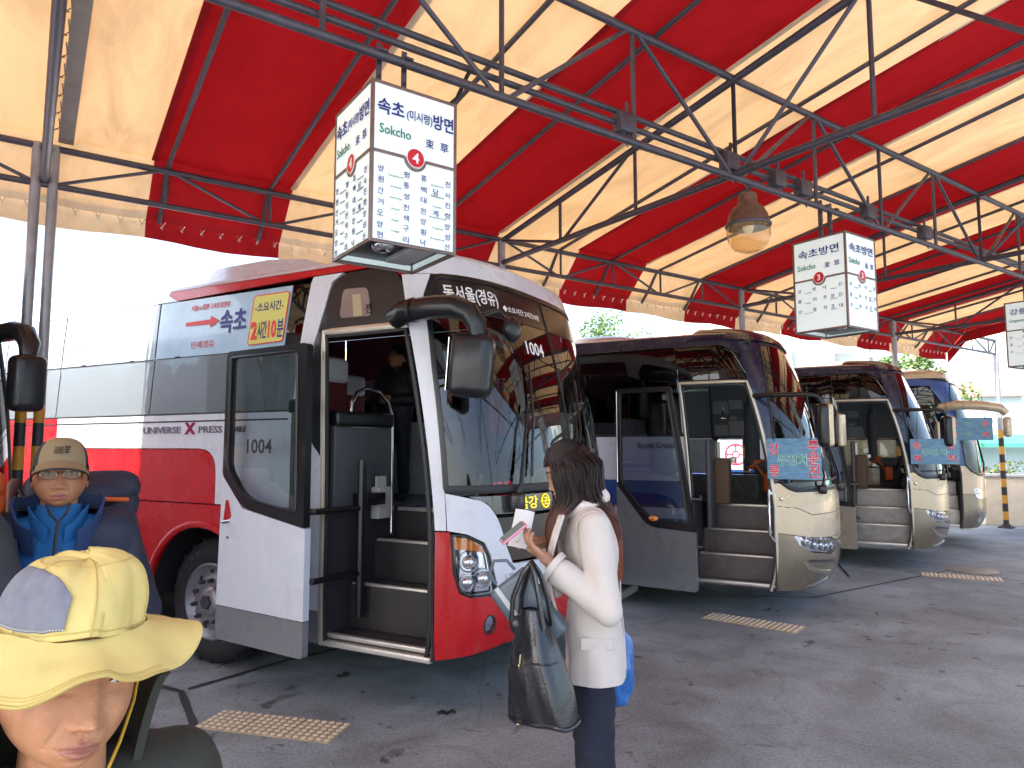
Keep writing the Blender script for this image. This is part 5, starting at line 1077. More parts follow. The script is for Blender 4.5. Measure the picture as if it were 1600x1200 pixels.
# ---------- the cream coach at the far end
def tum4(z): return 1 - .01 * max(0, z - 1.9) - .06 * max(0, z - 2.5) ** 2
def rk4(z): t = max(0, z - 1.2); return .10 * t + .08 * t * t
def cream_coach(o, label, body, stripe, lower, arms, armp, glassm, hh=3.12, gwin=None):
    S = Surf(1.17, .52, 2.6, -.1, rk4, tum4, 10.5); m = S.mid; P = S.P
    root = thing('coach', label, 'bus', (o[0], o[1], 0), RZ, 'coaches parked in the bays')
    A1 = arch(-2.2, .46, .56, .30); A2 = arch(-7.6, .46, .56, .30); k = hh - 3.12
    for far in (False, True):
        panel(root, 'skirt_panel', S, [(-10.5, .30)] + A2 + A1 + [(-.9, .30), (-.9, .90), (-10.5, .90)], lower, far=far, step=.2)
        panel(root, 'belt_panel', S, [(-10.5, .905), (-.9, .905), (-.9, 1.85), (-10.5, 1.85)], body, far=far, step=.3)
        for i in range(7): panel(root, 'window_pane', S, [(-10.3 + 1.35 * i, 1.86), (-8.96 + 1.35 * i, 1.86), (-8.96 + 1.35 * i, 2.72), (-10.3 + 1.35 * i, 2.72)], gwin or G_DRK, th=.006, far=far, step=.4, out=-.002)
        panel(root, 'cant_rail', S, [(-10.5, 2.725), (-.9, 2.725), (-.9, 2.88), (-10.5, 2.88)], stripe, far=far, step=.3)
        wp = rnd([(-.89, 1.5), (-.06, 1.5), (.0, 2.40), (-.10, 2.72), (-.89, 2.72)], [0, 0, .05, .16, 0])
        if far: panel(root, 'belt_panel', S, [(-.9, .34), (0, .34), (0, 1.49), (-.9, 1.49)], body, far=True); panel(root, 'window_pane', S, wp, G_DRK, th=.006, far=True, out=-.002)
        else:
            panel(root, 'header_glass', S, rnd([(-.89, 2.42), (0, 2.42), (-.10, 2.74), (-.89, 2.74)], [0, .02, .14, 0]), G_DRK, th=.006, out=-.002)
            mould(root, 'door_frame', S, [(-.88, .32), (-.88, 2.40), (.0, 2.40), (-.01, .32)], .03, .016, M_RUB, False)
            steps(root, -.87, -.03, -1.17, [.36, .60, .83], .26, 1.08, M_STEP, M_NOS)
        panel(root, 'front_pillar', S, [(.01, 1.37), (.09, 1.37), (.13, 2.0), (.22, 2.6), (.36, 2.80), (-.2, 2.88), (-.9, 2.88), (-.9, 2.76), (-.08, 2.755), (.02, 2.45)], stripe, far=far, step=.08)
        lp = [(.01, .90), (.01, 1.365), (.10, 1.365), (.16, 1.27), (.34, 1.20), (m, 1.19), (m, .80), (.36, .80), (.20, .90)]
        panel(root, 'front_panel', S, lp[::-1], body, far=far, step=.08)
        panel(root, 'bumper', S, [(.01, .32), (m, .32), (m, .795), (.35, .795), (.19, .895), (.01, .895)], lower, far=far, step=.08)
        hl = rnd([(.18, .98), (.30, .99), (.42, .93), (.40, .80), (.24, .84)], .03); h = panel(root, 'headlight', S, hl, M_CHR, th=.012, out=.004, far=far, step=.05); f = MB()
        for c, z in ((.27, .93), (.345, .885)): band(f, circ(c, z, .035, 14), S.F if far else P, .01, .012, step=.02)
        f.build('reflector', M_CHR, h); panel(h, 'lens', S, hl, G_LENS, th=.006, out=.022, far=far, step=.05)
        fo = circ(.35, .45, .05, 14); panel(root, 'fog_lamp', S, fo, M_CHR, th=.02, out=.012, far=far, step=.03)
    ws = rnd([(.095, 1.375), (.14, 2.0), (.23, 2.6), (.37, 2.79), (2 * m - .37, 2.79), (2 * m - .23, 2.6), (2 * m - .14, 2.0), (2 * m - .095, 1.375), (2 * m - .17, 1.28), (2 * m - .35, 1.21), (.35, 1.21), (.17, 1.28)], .04)
    panel(root, 'windscreen', S, ws, glassm, th=.008, step=.09, out=-.004); mould(root, 'windscreen_gasket', S, ws, .025, .008, M_RUB)
    panel(root, 'roof_rail', S, [(-10.5, 2.885), (.3, 2.885), (.38, 2.81), (2 * m - .38, 2.81), (2 * m - .3, 2.885), (2 * m + 10.4, 2.885), (2 * m + 10.4, 2.96), (-10.5, 2.96)], body, step=.12)
    roof(root, S, 2.955, hh, body); box_shell(root, S, .30, 3.0, body, 0)
    for x in (-2.2, -7.6):
        f = MB()
        for sg in (-1, 1):
            f.grid(lambda u, v: (x + .56 * math.cos(math.pi * u), sg * (1.14 - .55 * v), .46 + .56 * math.sin(math.pi * u)), 14, 2); wheel(root, x, sg * 1.07, sg, .46, .46)
        f.build('wheel_housing', M_RUB, root)
    f = MB(); f.box((-5.8, 0, 1.06), (9.8, 2.25, .04)); f.box((-.4, .35, 1.06), (.95, 1.35, .04)); f.build('saloon_floor', M_FLR, root); f = MB(); f.box((-5.2, 0, 2.85), (10, 2.0, .03)); f.build('ceiling', M_INT, root); f = MB(); f.box((-5.6, 0, .66), (9.6, .04, .7)); f.build('bulkhead', M_INT, root)
    for i in range(5):
        for y in (-.84, -.42, .42, .84): seat(root, -1.75 - i * .9, y, 1.08, M_SEAT, False)
    seat(root, -.42, .56, 1.08, M_SEATG, False); f = MB(); f.box((.05, 0, 1.2), (.36, 1.9, .18), bev=.07); f.build('dashboard', M_INT, root)
    for sg in arms:
        f = MB(); pts, rr = armp; f.tube([(x, y * sg, z) for x, y, z in pts[0]], rr, 12); a = f.build('mirror_arm', pts[1], root)
        e = pts[0][-1]; f = MB(); f.box((e[0], e[1] * sg, e[2] - pts[2]), pts[3], bev=.05); f.build('mirror_head', pts[4], a)
    for (s0, s1) in ((.5, .8), (1.3, 1.6)):
        f = MB(); f.tube([P(s0, 1.26, .03), P(s0 + .05, 1.4, .05), P(s1, 2.0, .03)], [.016, .012, .008], 8); f.tube([P(s0 + .15, 1.42, .02), P(s1 + .04, 2.1, .02)], .009, 6); f.build('wiper', M_PLB, root)
    return root, S
O4 = (7.6098 + .469 * 1.17, 11.902 + .883 * 1.17)
armc = (([(-.30, 1.12, 2.30), (-.25, 1.18, 2.36), (.0, 1.22, 2.40), (.35, 1.22, 2.38), (.60, 1.20, 2.33), (.68, 1.19, 2.24)], P_CRM, .22, (.12, .2, .34), P_CRM), [.05, .075, .08, .08, .075, .06])
cream_coach(O4, 'cream coach with blue arch over its windscreen at the far end', P_CRM, P_BLUE, P_BRZ, (-1,), armc, G_SCR)
O0 = (-3.96, 3.76)
armb = (([(-.12, 1.05, 2.46), (.02, 1.12, 2.49), (.14, 1.13, 2.46), (.20, 1.13, 2.38), (.21, 1.12, 2.28)], M_PLB, .16, (.17, .20, .38), M_PLB), [.06, .07, .07, .065, .05])
cream_coach(O0, 'coach at far left showing only its dark screen edge and mirror', P_WHT, P_NAVY, P_WHT, (1,), armb, G_SCR, 3.12, G_FLM)  # unseen flank made white and pale-glazed to reflect in the red coach's panes

# ---------- destination boards hung before the dark coaches
def board(o, x0, y, x1, z0, z1, words, label, tilt=0., holes=True):
    c = world(o, ((x0 + x1) / 2, y, z0)); root = thing('destination_board', label, 'sign board', c, RZ + tilt, 'blue destination boards hung on the coaches'); w, h = x1 - x0, z1 - z0
    fn = planefn((0, 0, h / 2), (1, 0, 0), (0, 0, 1)); f = MB(); patch(f, rnd([(-w / 2, -h / 2), (w / 2, -h / 2), (w / 2, h / 2), (-w / 2, h / 2)], .015), fn, (), .008, .3); f.build('plate', mat('sea_photo_print', (.13, .33, .52), .4, var=.6, vscale=9, stretch=(1, 1, 4)), root)
    mc = [mat('board_white', (.78, .78, .8)), mat('board_red', (.72, .03, .09)), mat('board_teal', (.04, .38, .30))]
    for body, cx, cy, hh_, ww, mi in words:
        hh_ *= 1.12; ww *= 1.12; fw = MB(); text(fw, body, fn, cx * w, cy * h, hh_ * 1.04, ww * 1.04, 0, .045); text(fw, body, lambda a, b, d: fn(a, b, d + .002), cx * w, cy * h, hh_, ww, 1, .018); fw.build('lettering', [mc[0], mc[mi]], root)
    f = MB()
    for x, dx in ((-.36, .06), (.32, -.05)): f.tube([(x * w, -.004, h - .02), (x * w, -.02, h + .01), ((x + dx) * w, .06, h + .5)], .004, 5)
    f.build('string', M_BLK, root); return root
w2 = [('강', -.37, .24, .10, .085, 1), ('릉', -.37, -.30, .10, .085, 1), ('무정차', -.02, -.03, .10, .24, 2), ('주', .36, .30, .10, .085, 1), ('문', .36, .0, .10, .085, 1), ('진', .36, -.31, .10, .085, 1)]
board(O2, -.03, -1.235, .455, 1.385, 1.775, w2, 'blue board with red and teal Korean words before the nearest dark coach')
w3 = [('동', -.36, .23, .085, .09, 1), ('해', -.36, -.28, .085, .09, 1), ('무정차', 0, -.03, .085, .26, 2), ('삼', .34, .25, .085, .09, 1), ('척', .34, -.27, .085, .09, 1)]
board(O3, .03, -1.235, .60, 1.46, 1.80, w3, 'blue board with washed out Korean words before the second dark coach')
w4 = [('인', -.42, .22, .075, .08, 1), ('제', -.42, -.24, .075, .08, 1), ('연', -.06, .22, .07, .08, 2), ('무', -.06, -.24, .07, .08, 2), ('용', .32, .24, .075, .08, 1), ('대', .32, -.24, .075, .08, 1)]
board(O4, -.12, -1.20, .48, 1.80, 2.18, w4, 'blue board hanging from the cream mirror arm of the farthest coach')
# ------------------------------------------------------------------ people
def g_(x): return math.exp(-x * x)
def head(mb, M, res=1., skin=0, lip=1, eye=(2, 3), brow=4, female=False, nose=1.0):
    """a head facing -Y about its eye level; chin at -.115, crown at +.115"""
    nu, nv = int(150 * res), int(120 * res); v = []; f = []; fm = []
    def front(x, z):
        t = max(0., min(1., (.014 - z) / .060)); below = 1 / (1 + math.exp((-.053 - z) / .0016)); ax = abs(x)
        d = nose * (.003 + .017 * t ** 1.3) * g_(x / (.0085 + .0050 * t)) * below * (1 / (1 + math.exp((z - .018) / .004)))
        d += nose * .005 * g_(x / .012) * g_((z + .045) / .010) + .0075 * g_((ax - .0165) / .0065) * g_((z + .0495) / .0075) - .003 * g_((ax - .008) / .004) * g_((z + .0575) / .003)
        d += -.0105 * g_((ax - .031) / .019) * g_((z - .002) / .014) + .0065 * g_((ax - .032) / .0145) * g_((z + .0005) / .0085) - .0018 * g_((ax - .032) / .016) * g_((z - .0095) / .0022) - .0016 * g_((ax - .032) / .016) * g_((z + .0125) / .003)
        d += .0042 * g_((ax - .03) / .026) * g_((z - .023) / .008) + .0055 * g_((ax - .046) / .020) * g_((z + .036) / .024)
        d += .0075 * g_(x / .030) * g_((z + .078) / .022) - .0030 * g_((ax - .030 - .25 * (-.052 - z)) / .0042) * g_((z + .066) / .016)
        w = math.sqrt(max(0., 1 - (x / .027) ** 2))
        d += w * (.0052 * g_(x / .020) * g_((z + .0728 - .0016 * g_((ax - .007) / .006)) / .0046) + .0062 * g_(x / .018) * g_((z + .0855) / .0058)) - .0046 * g_(x / .026) * g_((z + .0790 + .03 * 0) / .0020) - .0014 * g_(x / .0035) * g_((z + .064) / .006)
        d += .0085 * g_(x / .021) * g_((z + .106) / .014) - .0032 * g_(x / .022) * g_((z + .0945) / .005)
        return d
    def shape(th, ph):
        dx, dy, dz = math.cos(ph) * math.sin(th), -math.cos(ph) * math.cos(th), math.sin(ph)
        if dz < 0:      # a full jaw instead of an egg
            q = (1 - min(1, abs(dz)) ** 3.4) ** .5 / max(1e-4, math.cos(ph)); dx *= q; dy *= q if dy > 0 else (1 - min(1, abs(dz)) ** 9) ** .5 / max(1e-4, math.cos(ph))
        z = dz * .117; x = dx * .0765; y = dy * (.092 if dy < 0 else .100)
        if z < .0:
            k = (-z / .117); x *= 1 - .20 * k ** 1.6
            if dy > 0: y *= 1 - .48 * k
            if dy < 0: y *= 1 + .06 * k * (1 - k)
        x *= 1 + .05 * g_((z + .055) / .032)
        if z > .03: x *= 1 + .03 * (z - .03) / .08
        # squarer face
        if dy < 0: y *= 1 - .06 * (1 - min(1, abs(dx) / .8)) 
        w = sm((-dy - .12) / .45) if dy < 0 else 0
        wz = sm((dz + 1.0) / .04)
        if w > 0: y -= w * wz * front(x, z)
        return (x, y, z), w
    for j in range(nv + 1):
        c = -1 + 2 * j / nv; ph = math.asin(max(-1, min(1, c * .55 + .45 * c ** 3))) if False else -math.pi / 2 + math.pi * j / nv
        for i in range(nu):
            q = i / nu * 2 - 1; th = math.pi * (q * .55 + .45 * q ** 3); p, w = shape(th, ph); v.append(p)
    for j in range(nv):
        for i in range(nu):
            a, b, c, d = j * nu + i, j * nu + (i + 1) % nu, (j + 1) * nu + (i + 1) % nu, (j + 1) * nu + i
            f.append((a, b, c, d)); P = [v[k] for k in (a, b, c, d)]; x = sum(p[0] for p in P) / 4; y = sum(p[1] for p in P) / 4; z = sum(p[2] for p in P) / 4
            islip = y < -.05 and (x / .0245) ** 2 + ((z + .0795) / (.0112 * (1 - .25 * abs(x) / .026))) ** 2 < 1
            fm.append(lip if islip else skin)
    o = len(mb.v); mb.v += [tuple(M @ Vector(p)) for p in v]; mb.f += [[k + o for k in t] for t in f]; mb.m += fm
    for sx in (-1, 1):
        # eyes: white lens, iris, lid line; brow
        def ey(a, b, up):
            x = sx * (.0325 + a); z = -.001 + b; th = math.asin(max(-1, min(1, x / .0765)));  ph = math.asin(z / .117); p, w = shape(th / max(.2, math.cos(ph)), ph); return (x, p[1] - .0006 - up, z)
        al = [(-.0135 + .027 * i / 12, (.0027 + .001 * i / 12) * math.sin(math.pi * i / 12) ** .8) for i in range(13)]; lo = [(-.0135 + .027 * i / 12, -.0021 * math.sin(math.pi * i / 12) ** .8) for i in range(13)]
        mb.add([ey(a, b, 0) for a, b in al] + [ey(a, b, 0) for a, b in lo], [(i, i + 1, 14 + i, 13 + i) for i in range(12)], eye[0], M)
        c = [(.0042 * math.cos(2 * math.pi * k / 14), max(-.0020, min(.0026, .0005 + .0045 * math.sin(2 * math.pi * k / 14)))) for k in range(14)]; mb.add([ey(a, b, .0005) for a, b in c], [list(range(14))], eye[1], M)
        mb.add([ey(a, b, .0008) for a, b in al] + [ey(a, b + .0016, .0012) for a, b in al], [(i, i + 1, 14 + i, 13 + i) for i in range(12)], eye[1], M)
        br = [(-.019 + .040 * i / 10, .021 + .0035 * math.sin(math.pi * (i / 10) ** .8)) for i in range(11)]
        mb.add([ey(a, b, .0002) for a, b in br] + [ey(a, b + .0055 * (1 - (i / 10) ** 2 * .7), .0018) for i, (a, b) in enumerate(br)], [(i, i + 1, 12 + i, 11 + i) for i in range(10)], brow, M)
        # ears
        def er(p, d): 
            k = g_((d.z * .7) / .45) * g_((d.y + .1) / .5); return Vector((p.x - sx * .008 * k * (1 if d.x * sx > 0 else 0), p.y, p.z))
        mb.ell((sx * .079, .012, -.018), (.011, .022, .033), 18, 14, skin, M @ Matrix.Translation((sx * .0, 0, 0)), er)
WS = bpy.data.scenes.new('workbench')
def blob(parts, voxel=.012, it=6, wr=0., wscale=9., cut=None, stretch=(1, 1, 1), seed=0):
    """one continuous surface grown over capsules and ellipsoids"""
    b = MB()
    for q in parts:
        if q[0] == 'c':
            _, p0, p1, r0, r1 = q; p0, p1 = Vector(p0), Vector(p1); d = (p1 - p0); L = d.length or 1e-4; d /= L; pts = []; rr = []
            for k in range(5): a = R(-90 + 22.5 * k + (1 if k == 0 else 0)); pts.append(p0 + d * r0 * math.sin(a)); rr.append(max(1e-4, r0 * math.cos(a)))
            for k in range(5): a = R(22.5 * k - (1 if k == 4 else 0)); pts.append(p1 + d * r1 * math.sin(a)); rr.append(max(1e-4, r1 * math.cos(a)))
            b.tube(pts, rr, 16)
        else:
            b.ell(q[1], q[2], 24, 16, 0, q[3] if len(q) > 3 else None)
    me = bpy.data.meshes.new('b'); me.from_pydata(b.v, [], b.f); o = bpy.data.objects.new('b', me); WS.collection.objects.link(o)
    bm = bmesh.new(); bm.from_mesh(me); bmesh.ops.recalc_face_normals(bm, faces=bm.faces); bm.to_mesh(me); bm.free()
    md = o.modifiers.new('r', 'REMESH'); md.mode = 'VOXEL'; md.voxel_size = voxel; md.adaptivity = 0
    s = o.modifiers.new('s', 'SMOOTH'); s.factor = .6; s.iterations = it
    
    with bpy.context.temp_override(scene=WS, view_layer=WS.view_layers[0]): dg = bpy.context.evaluated_depsgraph_get()
    ev = bpy.data.meshes.new_from_object(o.evaluated_get(dg)); bpy.data.objects.remove(o); bpy.data.meshes.remove(me)
    if wr:
        NN = [v.normal.copy() for v in ev.vertices]; out = []
        for vt, nn in zip(ev.vertices, NN):
            p = vt.co.copy(); n = mnoise.noise(Vector((p.x * wscale * stretch[0] + seed, p.y * wscale * stretch[1], p.z * wscale * stretch[2]))); n2 = mnoise.noise(Vector((p.x * wscale * 2.3 * stretch[0] + 9 + seed, p.y * wscale * 2.3 * stretch[1], p.z * wscale * 2.3 * stretch[2])))
            out += (p + nn * wr * ((1 - 2.2 * abs(n)) * .7 + n2 * .5))[:]
        ev.vertices.foreach_set('co', out)
    if cut:
        bm = bmesh.new(); bm.from_mesh(ev)
        for co, no in cut: bmesh.ops.bisect_plane(bm, geom=bm.verts[:] + bm.edges[:] + bm.faces[:], plane_co=co, plane_no=no, clear_outer=True)
        bm.to_mesh(ev); bm.free()
    r = ([v.co[:] for v in ev.vertices], [list(p.vertices) for p in ev.polygons]); bpy.data.meshes.remove(ev); return r
def hand(mb, M, curl, m=0, thumb=1., spread=.0):
    """wrist at the origin, fingers towards +X, back of the hand +Z, thumb on the +Y side"""
    mb.add(*blob([('c', (-.03, 0, 0), (.01, 0, 0), .024, .026), ('e', (.045, 0, 0), (.048, .040, .016)), ('c', (.02, .02, -.004), (.05, .034, -.006), .016, .012)], .006, 3), m, M)
    for i, (y, L, r) in enumerate(((.028, .072, .0088), (.0095, .080, .0092), (-.009, .074, .0088), (-.027, .058, .0078))):
        a = 0; p = Vector((.080 - .004 * abs(i - 1), y, 0)); pts = [p - Vector((.02, 0, 0)), p]; c = curl[i] if isinstance(curl, (list, tuple)) else curl
        for k, fr in enumerate((.42, .32, .26)):
            a += c * (.8, 1.1, .8)[k]; p = p + Vector((math.cos(a), spread * (1.5 - i) * .15, -math.sin(a))) * L * fr; pts.append(p)
        mb.tube(pts + [pts[-1] + (pts[-1] - pts[-2]).normalized() * r * .7], [r * 1.05, r * 1.08, r * 1.02, r * .95, r * .82, r * .35], 10, m, True, M)
        t = (pts[-1] - pts[-2]).normalized(); mb.ell(pts[-1] + Vector((t.z * -.006, 0, abs(t.x) * .0065 + .001)), (.005, .0045, .002), 8, 6, m, M)
    p0 = Vector((.018, .028, -.006)); mb.tube([p0, p0 + Vector((.022, .022, -.008 * thumb)), p0 + Vector((.050, .028, -.016 * thumb)), p0 + Vector((.070, .024, -.022 * thumb)), p0 + Vector((.077, .022, -.024 * thumb))], [.014, .0125, .0105, .009, .004], 10, m, True, M)
def skin_mat(name, col): return mat(name, col, .55, 0, .3, var=.20, vscale=38, bump=.22, bscale=420, sss=.06)
M_SK = skin_mat('skin', (.46, .25, .155)); M_SK2 = skin_mat('skin_tan', (.44, .19, .095)); M_LIP = mat('lips', (.36, .11, .09), .38, var=.15, vscale=90); M_LIPF = mat('lips_rosy', (.40, .145, .095), .42, var=.2, vscale=120, bump=.15, bscale=300)
M_EYW = mat('eye_white', (.70, .66, .62), .15); M_EYD = mat('eye_dark', (.015, .010, .008), .1); M_HAIR = mat('black_hair', (.008, .006, .006), .38, spec=.7)
BODYM = lambda s, l: [s, l, M_EYW, M_EYD, M_HAIR]

def man(label, pos, rz, sc, skin, jacket, trousers, headtilt=(0, 0, 0), group=None, cat='person', hood=None, hands=True, front_hands=False, res=.6, zoff=0., nohair=False, seedw=0):
    """a man standing, 1.72 m tall before scaling, facing -Y in his own frame"""
    root = thing('person', label, 'person', (pos[0], pos[1], zoff), rz); root.scale = (sc, sc, sc)
    hm = Matrix.Translation((0, -.02, 1.605)) @ Matrix.Rotation(headtilt[2], 4, 'Z') @ Matrix.Rotation(headtilt[0], 4, 'X') @ Matrix.Rotation(headtilt[1], 4, 'Y')
    elb = [Vector((s * .27, .05, 1.10)) for s in (-1, 1)]; wr = [Vector((s * .25, -.10, .90)) for s in (-1, 1)]
    if front_hands: elb = [Vector((s * .27, .02, 1.12)) for s in (-1, 1)]; wr = [Vector((s * .07, -.22, 1.10)) for s in (-1, 1)]
    b = MB()
    b.add(*blob([('c', (0, .005, 1.36), (0, -.005, 1.54), .062, .056), ('e', (0, .01, 1.22), (.17, .105, .25)), ('e', (0, .01, .98), (.155, .11, .16))] + [('c', (s * .15, .01, 1.40), elb[(s + 1) // 2], .055, .042) for s in (-1, 1)] + [('c', elb[(s + 1) // 2], wr[(s + 1) // 2], .040, .028) for s in (-1, 1)] + [('c', (s * .09, .01, .92), (s * .10, 0, .50), .082, .058) for s in (-1, 1)] + [('c', (s * .10, 0, .50), (s * .10, .02, .09), .056, .038) for s in (-1, 1)], .012, 5))
    head(b, hm, res)
    for s in (-1, 1):
        w = wr[(s + 1) // 2]; d = (w - elb[(s + 1) // 2]).normalized(); y = Vector((-s * .9, -.3, 0)) if not front_hands else Vector((0, -.3, .9)); y = (y - d * y.dot(d)).normalized(); z = d.cross(y)
        if s > 0: y = y; 
        Mh = Matrix((( d.x, y.x, z.x, w.x), (d.y, y.y, z.y, w.y), (d.z, y.z, z.z, w.z), (0, 0, 0, 1))); hand(b, Mh, .45)
    b.build('body', BODYM(skin, M_LIP), root, ang=70)
    f = MB(); f.add(*blob([('e', (0, .01, .96), (.168, .122, .14))] + [('c', (s * .09, .01, .90), (s * .10, 0, .50), .095, .075) for s in (-1, 1)] + [('c', (s * .10, 0, .50), (s * .10, .02, .10), .074, .062) for s in (-1, 1)], .013, 5, .006, 11, [((0, 0, .055), (0, 0, -1))], (1, 1, .6))); f.build('trousers', trousers, root, ang=70)
    f = MB()
    for s in (-1, 1): f.add(*blob([('c', (s * .105, .05, .045), (s * .115, -.14, .04), .046, .042)], .012, 4, 0, 9, [((0, 0, .002), (0, 0, -1))]))
    f.build('shoes', M_RUB, root, ang=70)
    return root, hm, elb, wr
def jacket_mesh(elb, wr, fat=1., wrk=.007, seed=0, hem=.86, neck=1.475):
    return blob([('e', (0, .015, 1.20), (.205 * fat, .148 * fat, .28)), ('e', (0, .015, 1.02), (.20 * fat, .15 * fat, .26)), ('c', (-.13, .015, 1.395), (.13, .015, 1.395), .085, .085), ('c', (0, .015, 1.38), (0, .01, 1.47), .10, .075)] + [('c', (s * .165, .015, 1.385), elb[(s + 1) // 2], .088, .070) for s in (-1, 1)] + [('c', elb[(s + 1) // 2], elb[(s + 1) // 2].lerp(wr[(s + 1) // 2], .93), .070, .052) for s in (-1, 1)], .012, 5, wrk, 9, [((0, 0, hem), (0, 0, -1)), ((0, 0, neck), (0, 0, 1))], (1, 1, .75), seed)
def short_hair(root, hm, m, dz=0., seed=1):
    rg = random.Random(seed); f = MB()
    def hf(p, d):
        return p + Vector((0, .006, .004)) + d * (.006 * mnoise.noise(d * 7))
    f.ell((0, .012, .022), (.084, .100, .102), 40, 24, 0, hm, hf)
    # trim away the face side by pulling it in
    f.v = [tuple(hm @ (lambda q: Vector((q.x * .93, max(q.y, -.055 + max(0, .055 - q.z) * 1.6), q.z)))(hm.inverted() @ Vector(p))) for p in f.v]
    for k in range(520):
        a = rg.random() * 6.283; e = rg.uniform(.15, 1.5); d = Vector((math.cos(a) * math.cos(e), math.sin(a) * math.cos(e), math.sin(e))); p = Vector((d.x * .085, .015 + d.y * .10, .025 + d.z * .103)); t = Vector((rg.gauss(0, .4), rg.gauss(-.5, .4), -.7)); t = (t - d * t.dot(d)).normalized()
        if p.y < -.03 and p.z < .05: continue
        f.tube([p, p + t * .022 + d * .004, p + t * .045 - d * .001], [.0035, .003, .0006], 3, 0, False, hm)
    return f.build('hair', m, root, ang=60)

# ---------- the hiker in the tan cap
def ring_cloth(fn, nu, nv, th, m=0): 
    f = MB(); f.sheet(fn, nu, nv, th, m); return f
M_NVJ = mat('navy_shell_jacket', (.012, .018, .045), .6, var=.2, bump=.2, bscale=300); M_BLU = mat('blue_fleece', (.010, .125, .34), .8, var=.15, vscale=12, bump=.25, bscale=500); M_LIN = mat('blue_collar', (.014, .045, .14), .75, var=.2); M_TRS = mat('dark_trousers', (.02, .022, .03), .8, var=.2)
M_PACK = mat('pack_fabric', (.016, .02, .045), .6, var=.3, bump=.3, bscale=250); M_CAP = mat('tan_cap', (.30, .22, .12), .85, var=.12, vscale=14, bump=.3, bscale=500)
def backpack(label, pos, rz, m, accent, sc=1., straps=(-1, 1)):
    root = thing('backpack', label, 'backpack', pos, rz); root.scale = (sc, sc, sc)
    f = MB(); f.add(*blob([('e', (0, .16, .20), (.16, .11, .30)), ('e', (0, .15, .45), (.17, .12, .12)), ('e', (0, .25, .12), (.13, .07, .17)), ('c', (-.12, .16, .55), (.12, .16, .55), .075, .075)], .014, 5, .008, 8)); bd = f.build('bag_body', m, root, ang=70)
    f = MB(); f.add(*blob([('c', (-.13, .15, .62), (.13, .15, .62), .066, .066), ('e', (0, .16, .60), (.18, .12, .075))], .012, 4, .004, 8)); f.build('top_lid', m, root, ang=70)
    f = MB(); f.tube([(-.02, .042, .585), (.05, .036, .582), (.14, .05, .575)], .009, 8, 0); f.tube([(-.14, .20, .35), (-.175, .15, .33), (-.14, .06, .31)], .009, 8); f.tube([(.14, .20, .35), (.18, .15, .33), (.14, .06, .31)], .009, 8); f.build('trim_strap', accent, root)
    for s in straps:
        f = MB(); f.tube([(s * .10, .04, .50), (s * .115, -.05, .555), (s * .125, -.135, .48), (s * .14, -.165, .33), (s * .155, -.10, .16), (s * .15, .04, .06)], [.03, .034, .034, .03, .022, .014], 10, 0, True, None, False, .35); f.build('shoulder_strap', m, root)
    return root
CM = (-1.585, 2.47)
crz = math.atan2(-CM[0], CM[1]) * -1 * 0 + R(-30)      # turned to face the camera
crz = R(30)
root, hm, elb, wr = man('man in tan cap and glasses with blue fleece under dark open jacket', CM, crz, 1.0, M_SK2, None, M_TRS, (R(-3), 0, R(2)), res=.8)
f = MB(); f.add(*blob([('e', (0, .012, 1.20), (.180, .135, .27)), ('e', (0, .012, 1.02), (.178, .135, .24)), ('c', (-.10, .012, 1.385), (.10, .012, 1.385), .075, .075), ('c', (0, .012, 1.38), (0, .008, 1.48), .092, .072)], .012, 5, .0015, 9, [((0, 0, .84), (0, 0, -1)), ((0, 0, 1.50), (0, 0, 1))])); f.build('fleece', M_BLU, root, ang=70)
jv, jf = jacket_mesh(elb, wr, 1.06, .0055, 5, .82, 1.485)
bm = bmesh.new(); vv = [bm.verts.new(p) for p in jv]
for q in jf:
    try: bm.faces.new([vv[i] for i in q])
    except ValueError: pass
opn = lambda z: .060 + .16 * max(0, z - 1.1)
for sg in (-1, 1): bmesh.ops.bisect_plane(bm, geom=bm.verts[:] + bm.edges[:] + bm.faces[:], plane_co=(sg * .060, 0, 1.1), plane_no=Vector((sg, 0, -.16)).normalized())
bmesh.ops.delete(bm, geom=[q for q in bm.faces if q.calc_center_median().y < 0 and abs(q.calc_center_median().x) < opn(q.calc_center_median().z)], context='FACES')
bm.verts.index_update(); f = MB(); f.add([v.co[:] for v in bm.verts], [[v.index for v in q.verts] for q in bm.faces]); bm.free(); f.build('jacket', M_NVJ, root, ang=70)
f = MB()
for sg in (-1, 1): f.tube([(sg * opn(z), -(.150 - .35 * max(0, z - 1.32) ** 1.2 + .006), z) for z in (.86, .95, 1.05, 1.15, 1.25, 1.33, 1.40)], .008, 6, 0, True, None, False, .6)
f.build('front_edge', M_NVJ, root)
def collar(u, v, o=0):
    a = R(-90 + 20 + 320 * u); fr = max(0., -math.sin(a)); r = .098 + .014 * v + .018 * fr + o; return (r * 1.14 * math.cos(a) + .012 * fr * math.copysign(1, math.cos(a)), .006 + r * math.sin(a) * 1.05, 1.405 - .085 * fr ** 2 + (.120 - .035 * fr) * v + .004 * math.sin(9 * a))
f = MB(); f.sheet(collar, 60, 10, .007); f.build('collar', M_LIN, root, ang=60)
def fcol(u, v, o=0):
    a = R(-90 + 14 + 332 * u); fr = max(0., -math.sin(a)); r = .072 + .006 * v + .012 * fr + o; return (r * 1.08 * math.cos(a), -.004 + r * math.sin(a), 1.425 - .075 * fr ** 3 + .070 * v)
f = MB(); f.sheet(fcol, 50, 6, .005); f.build('inner_collar', M_BLU, root, ang=60)
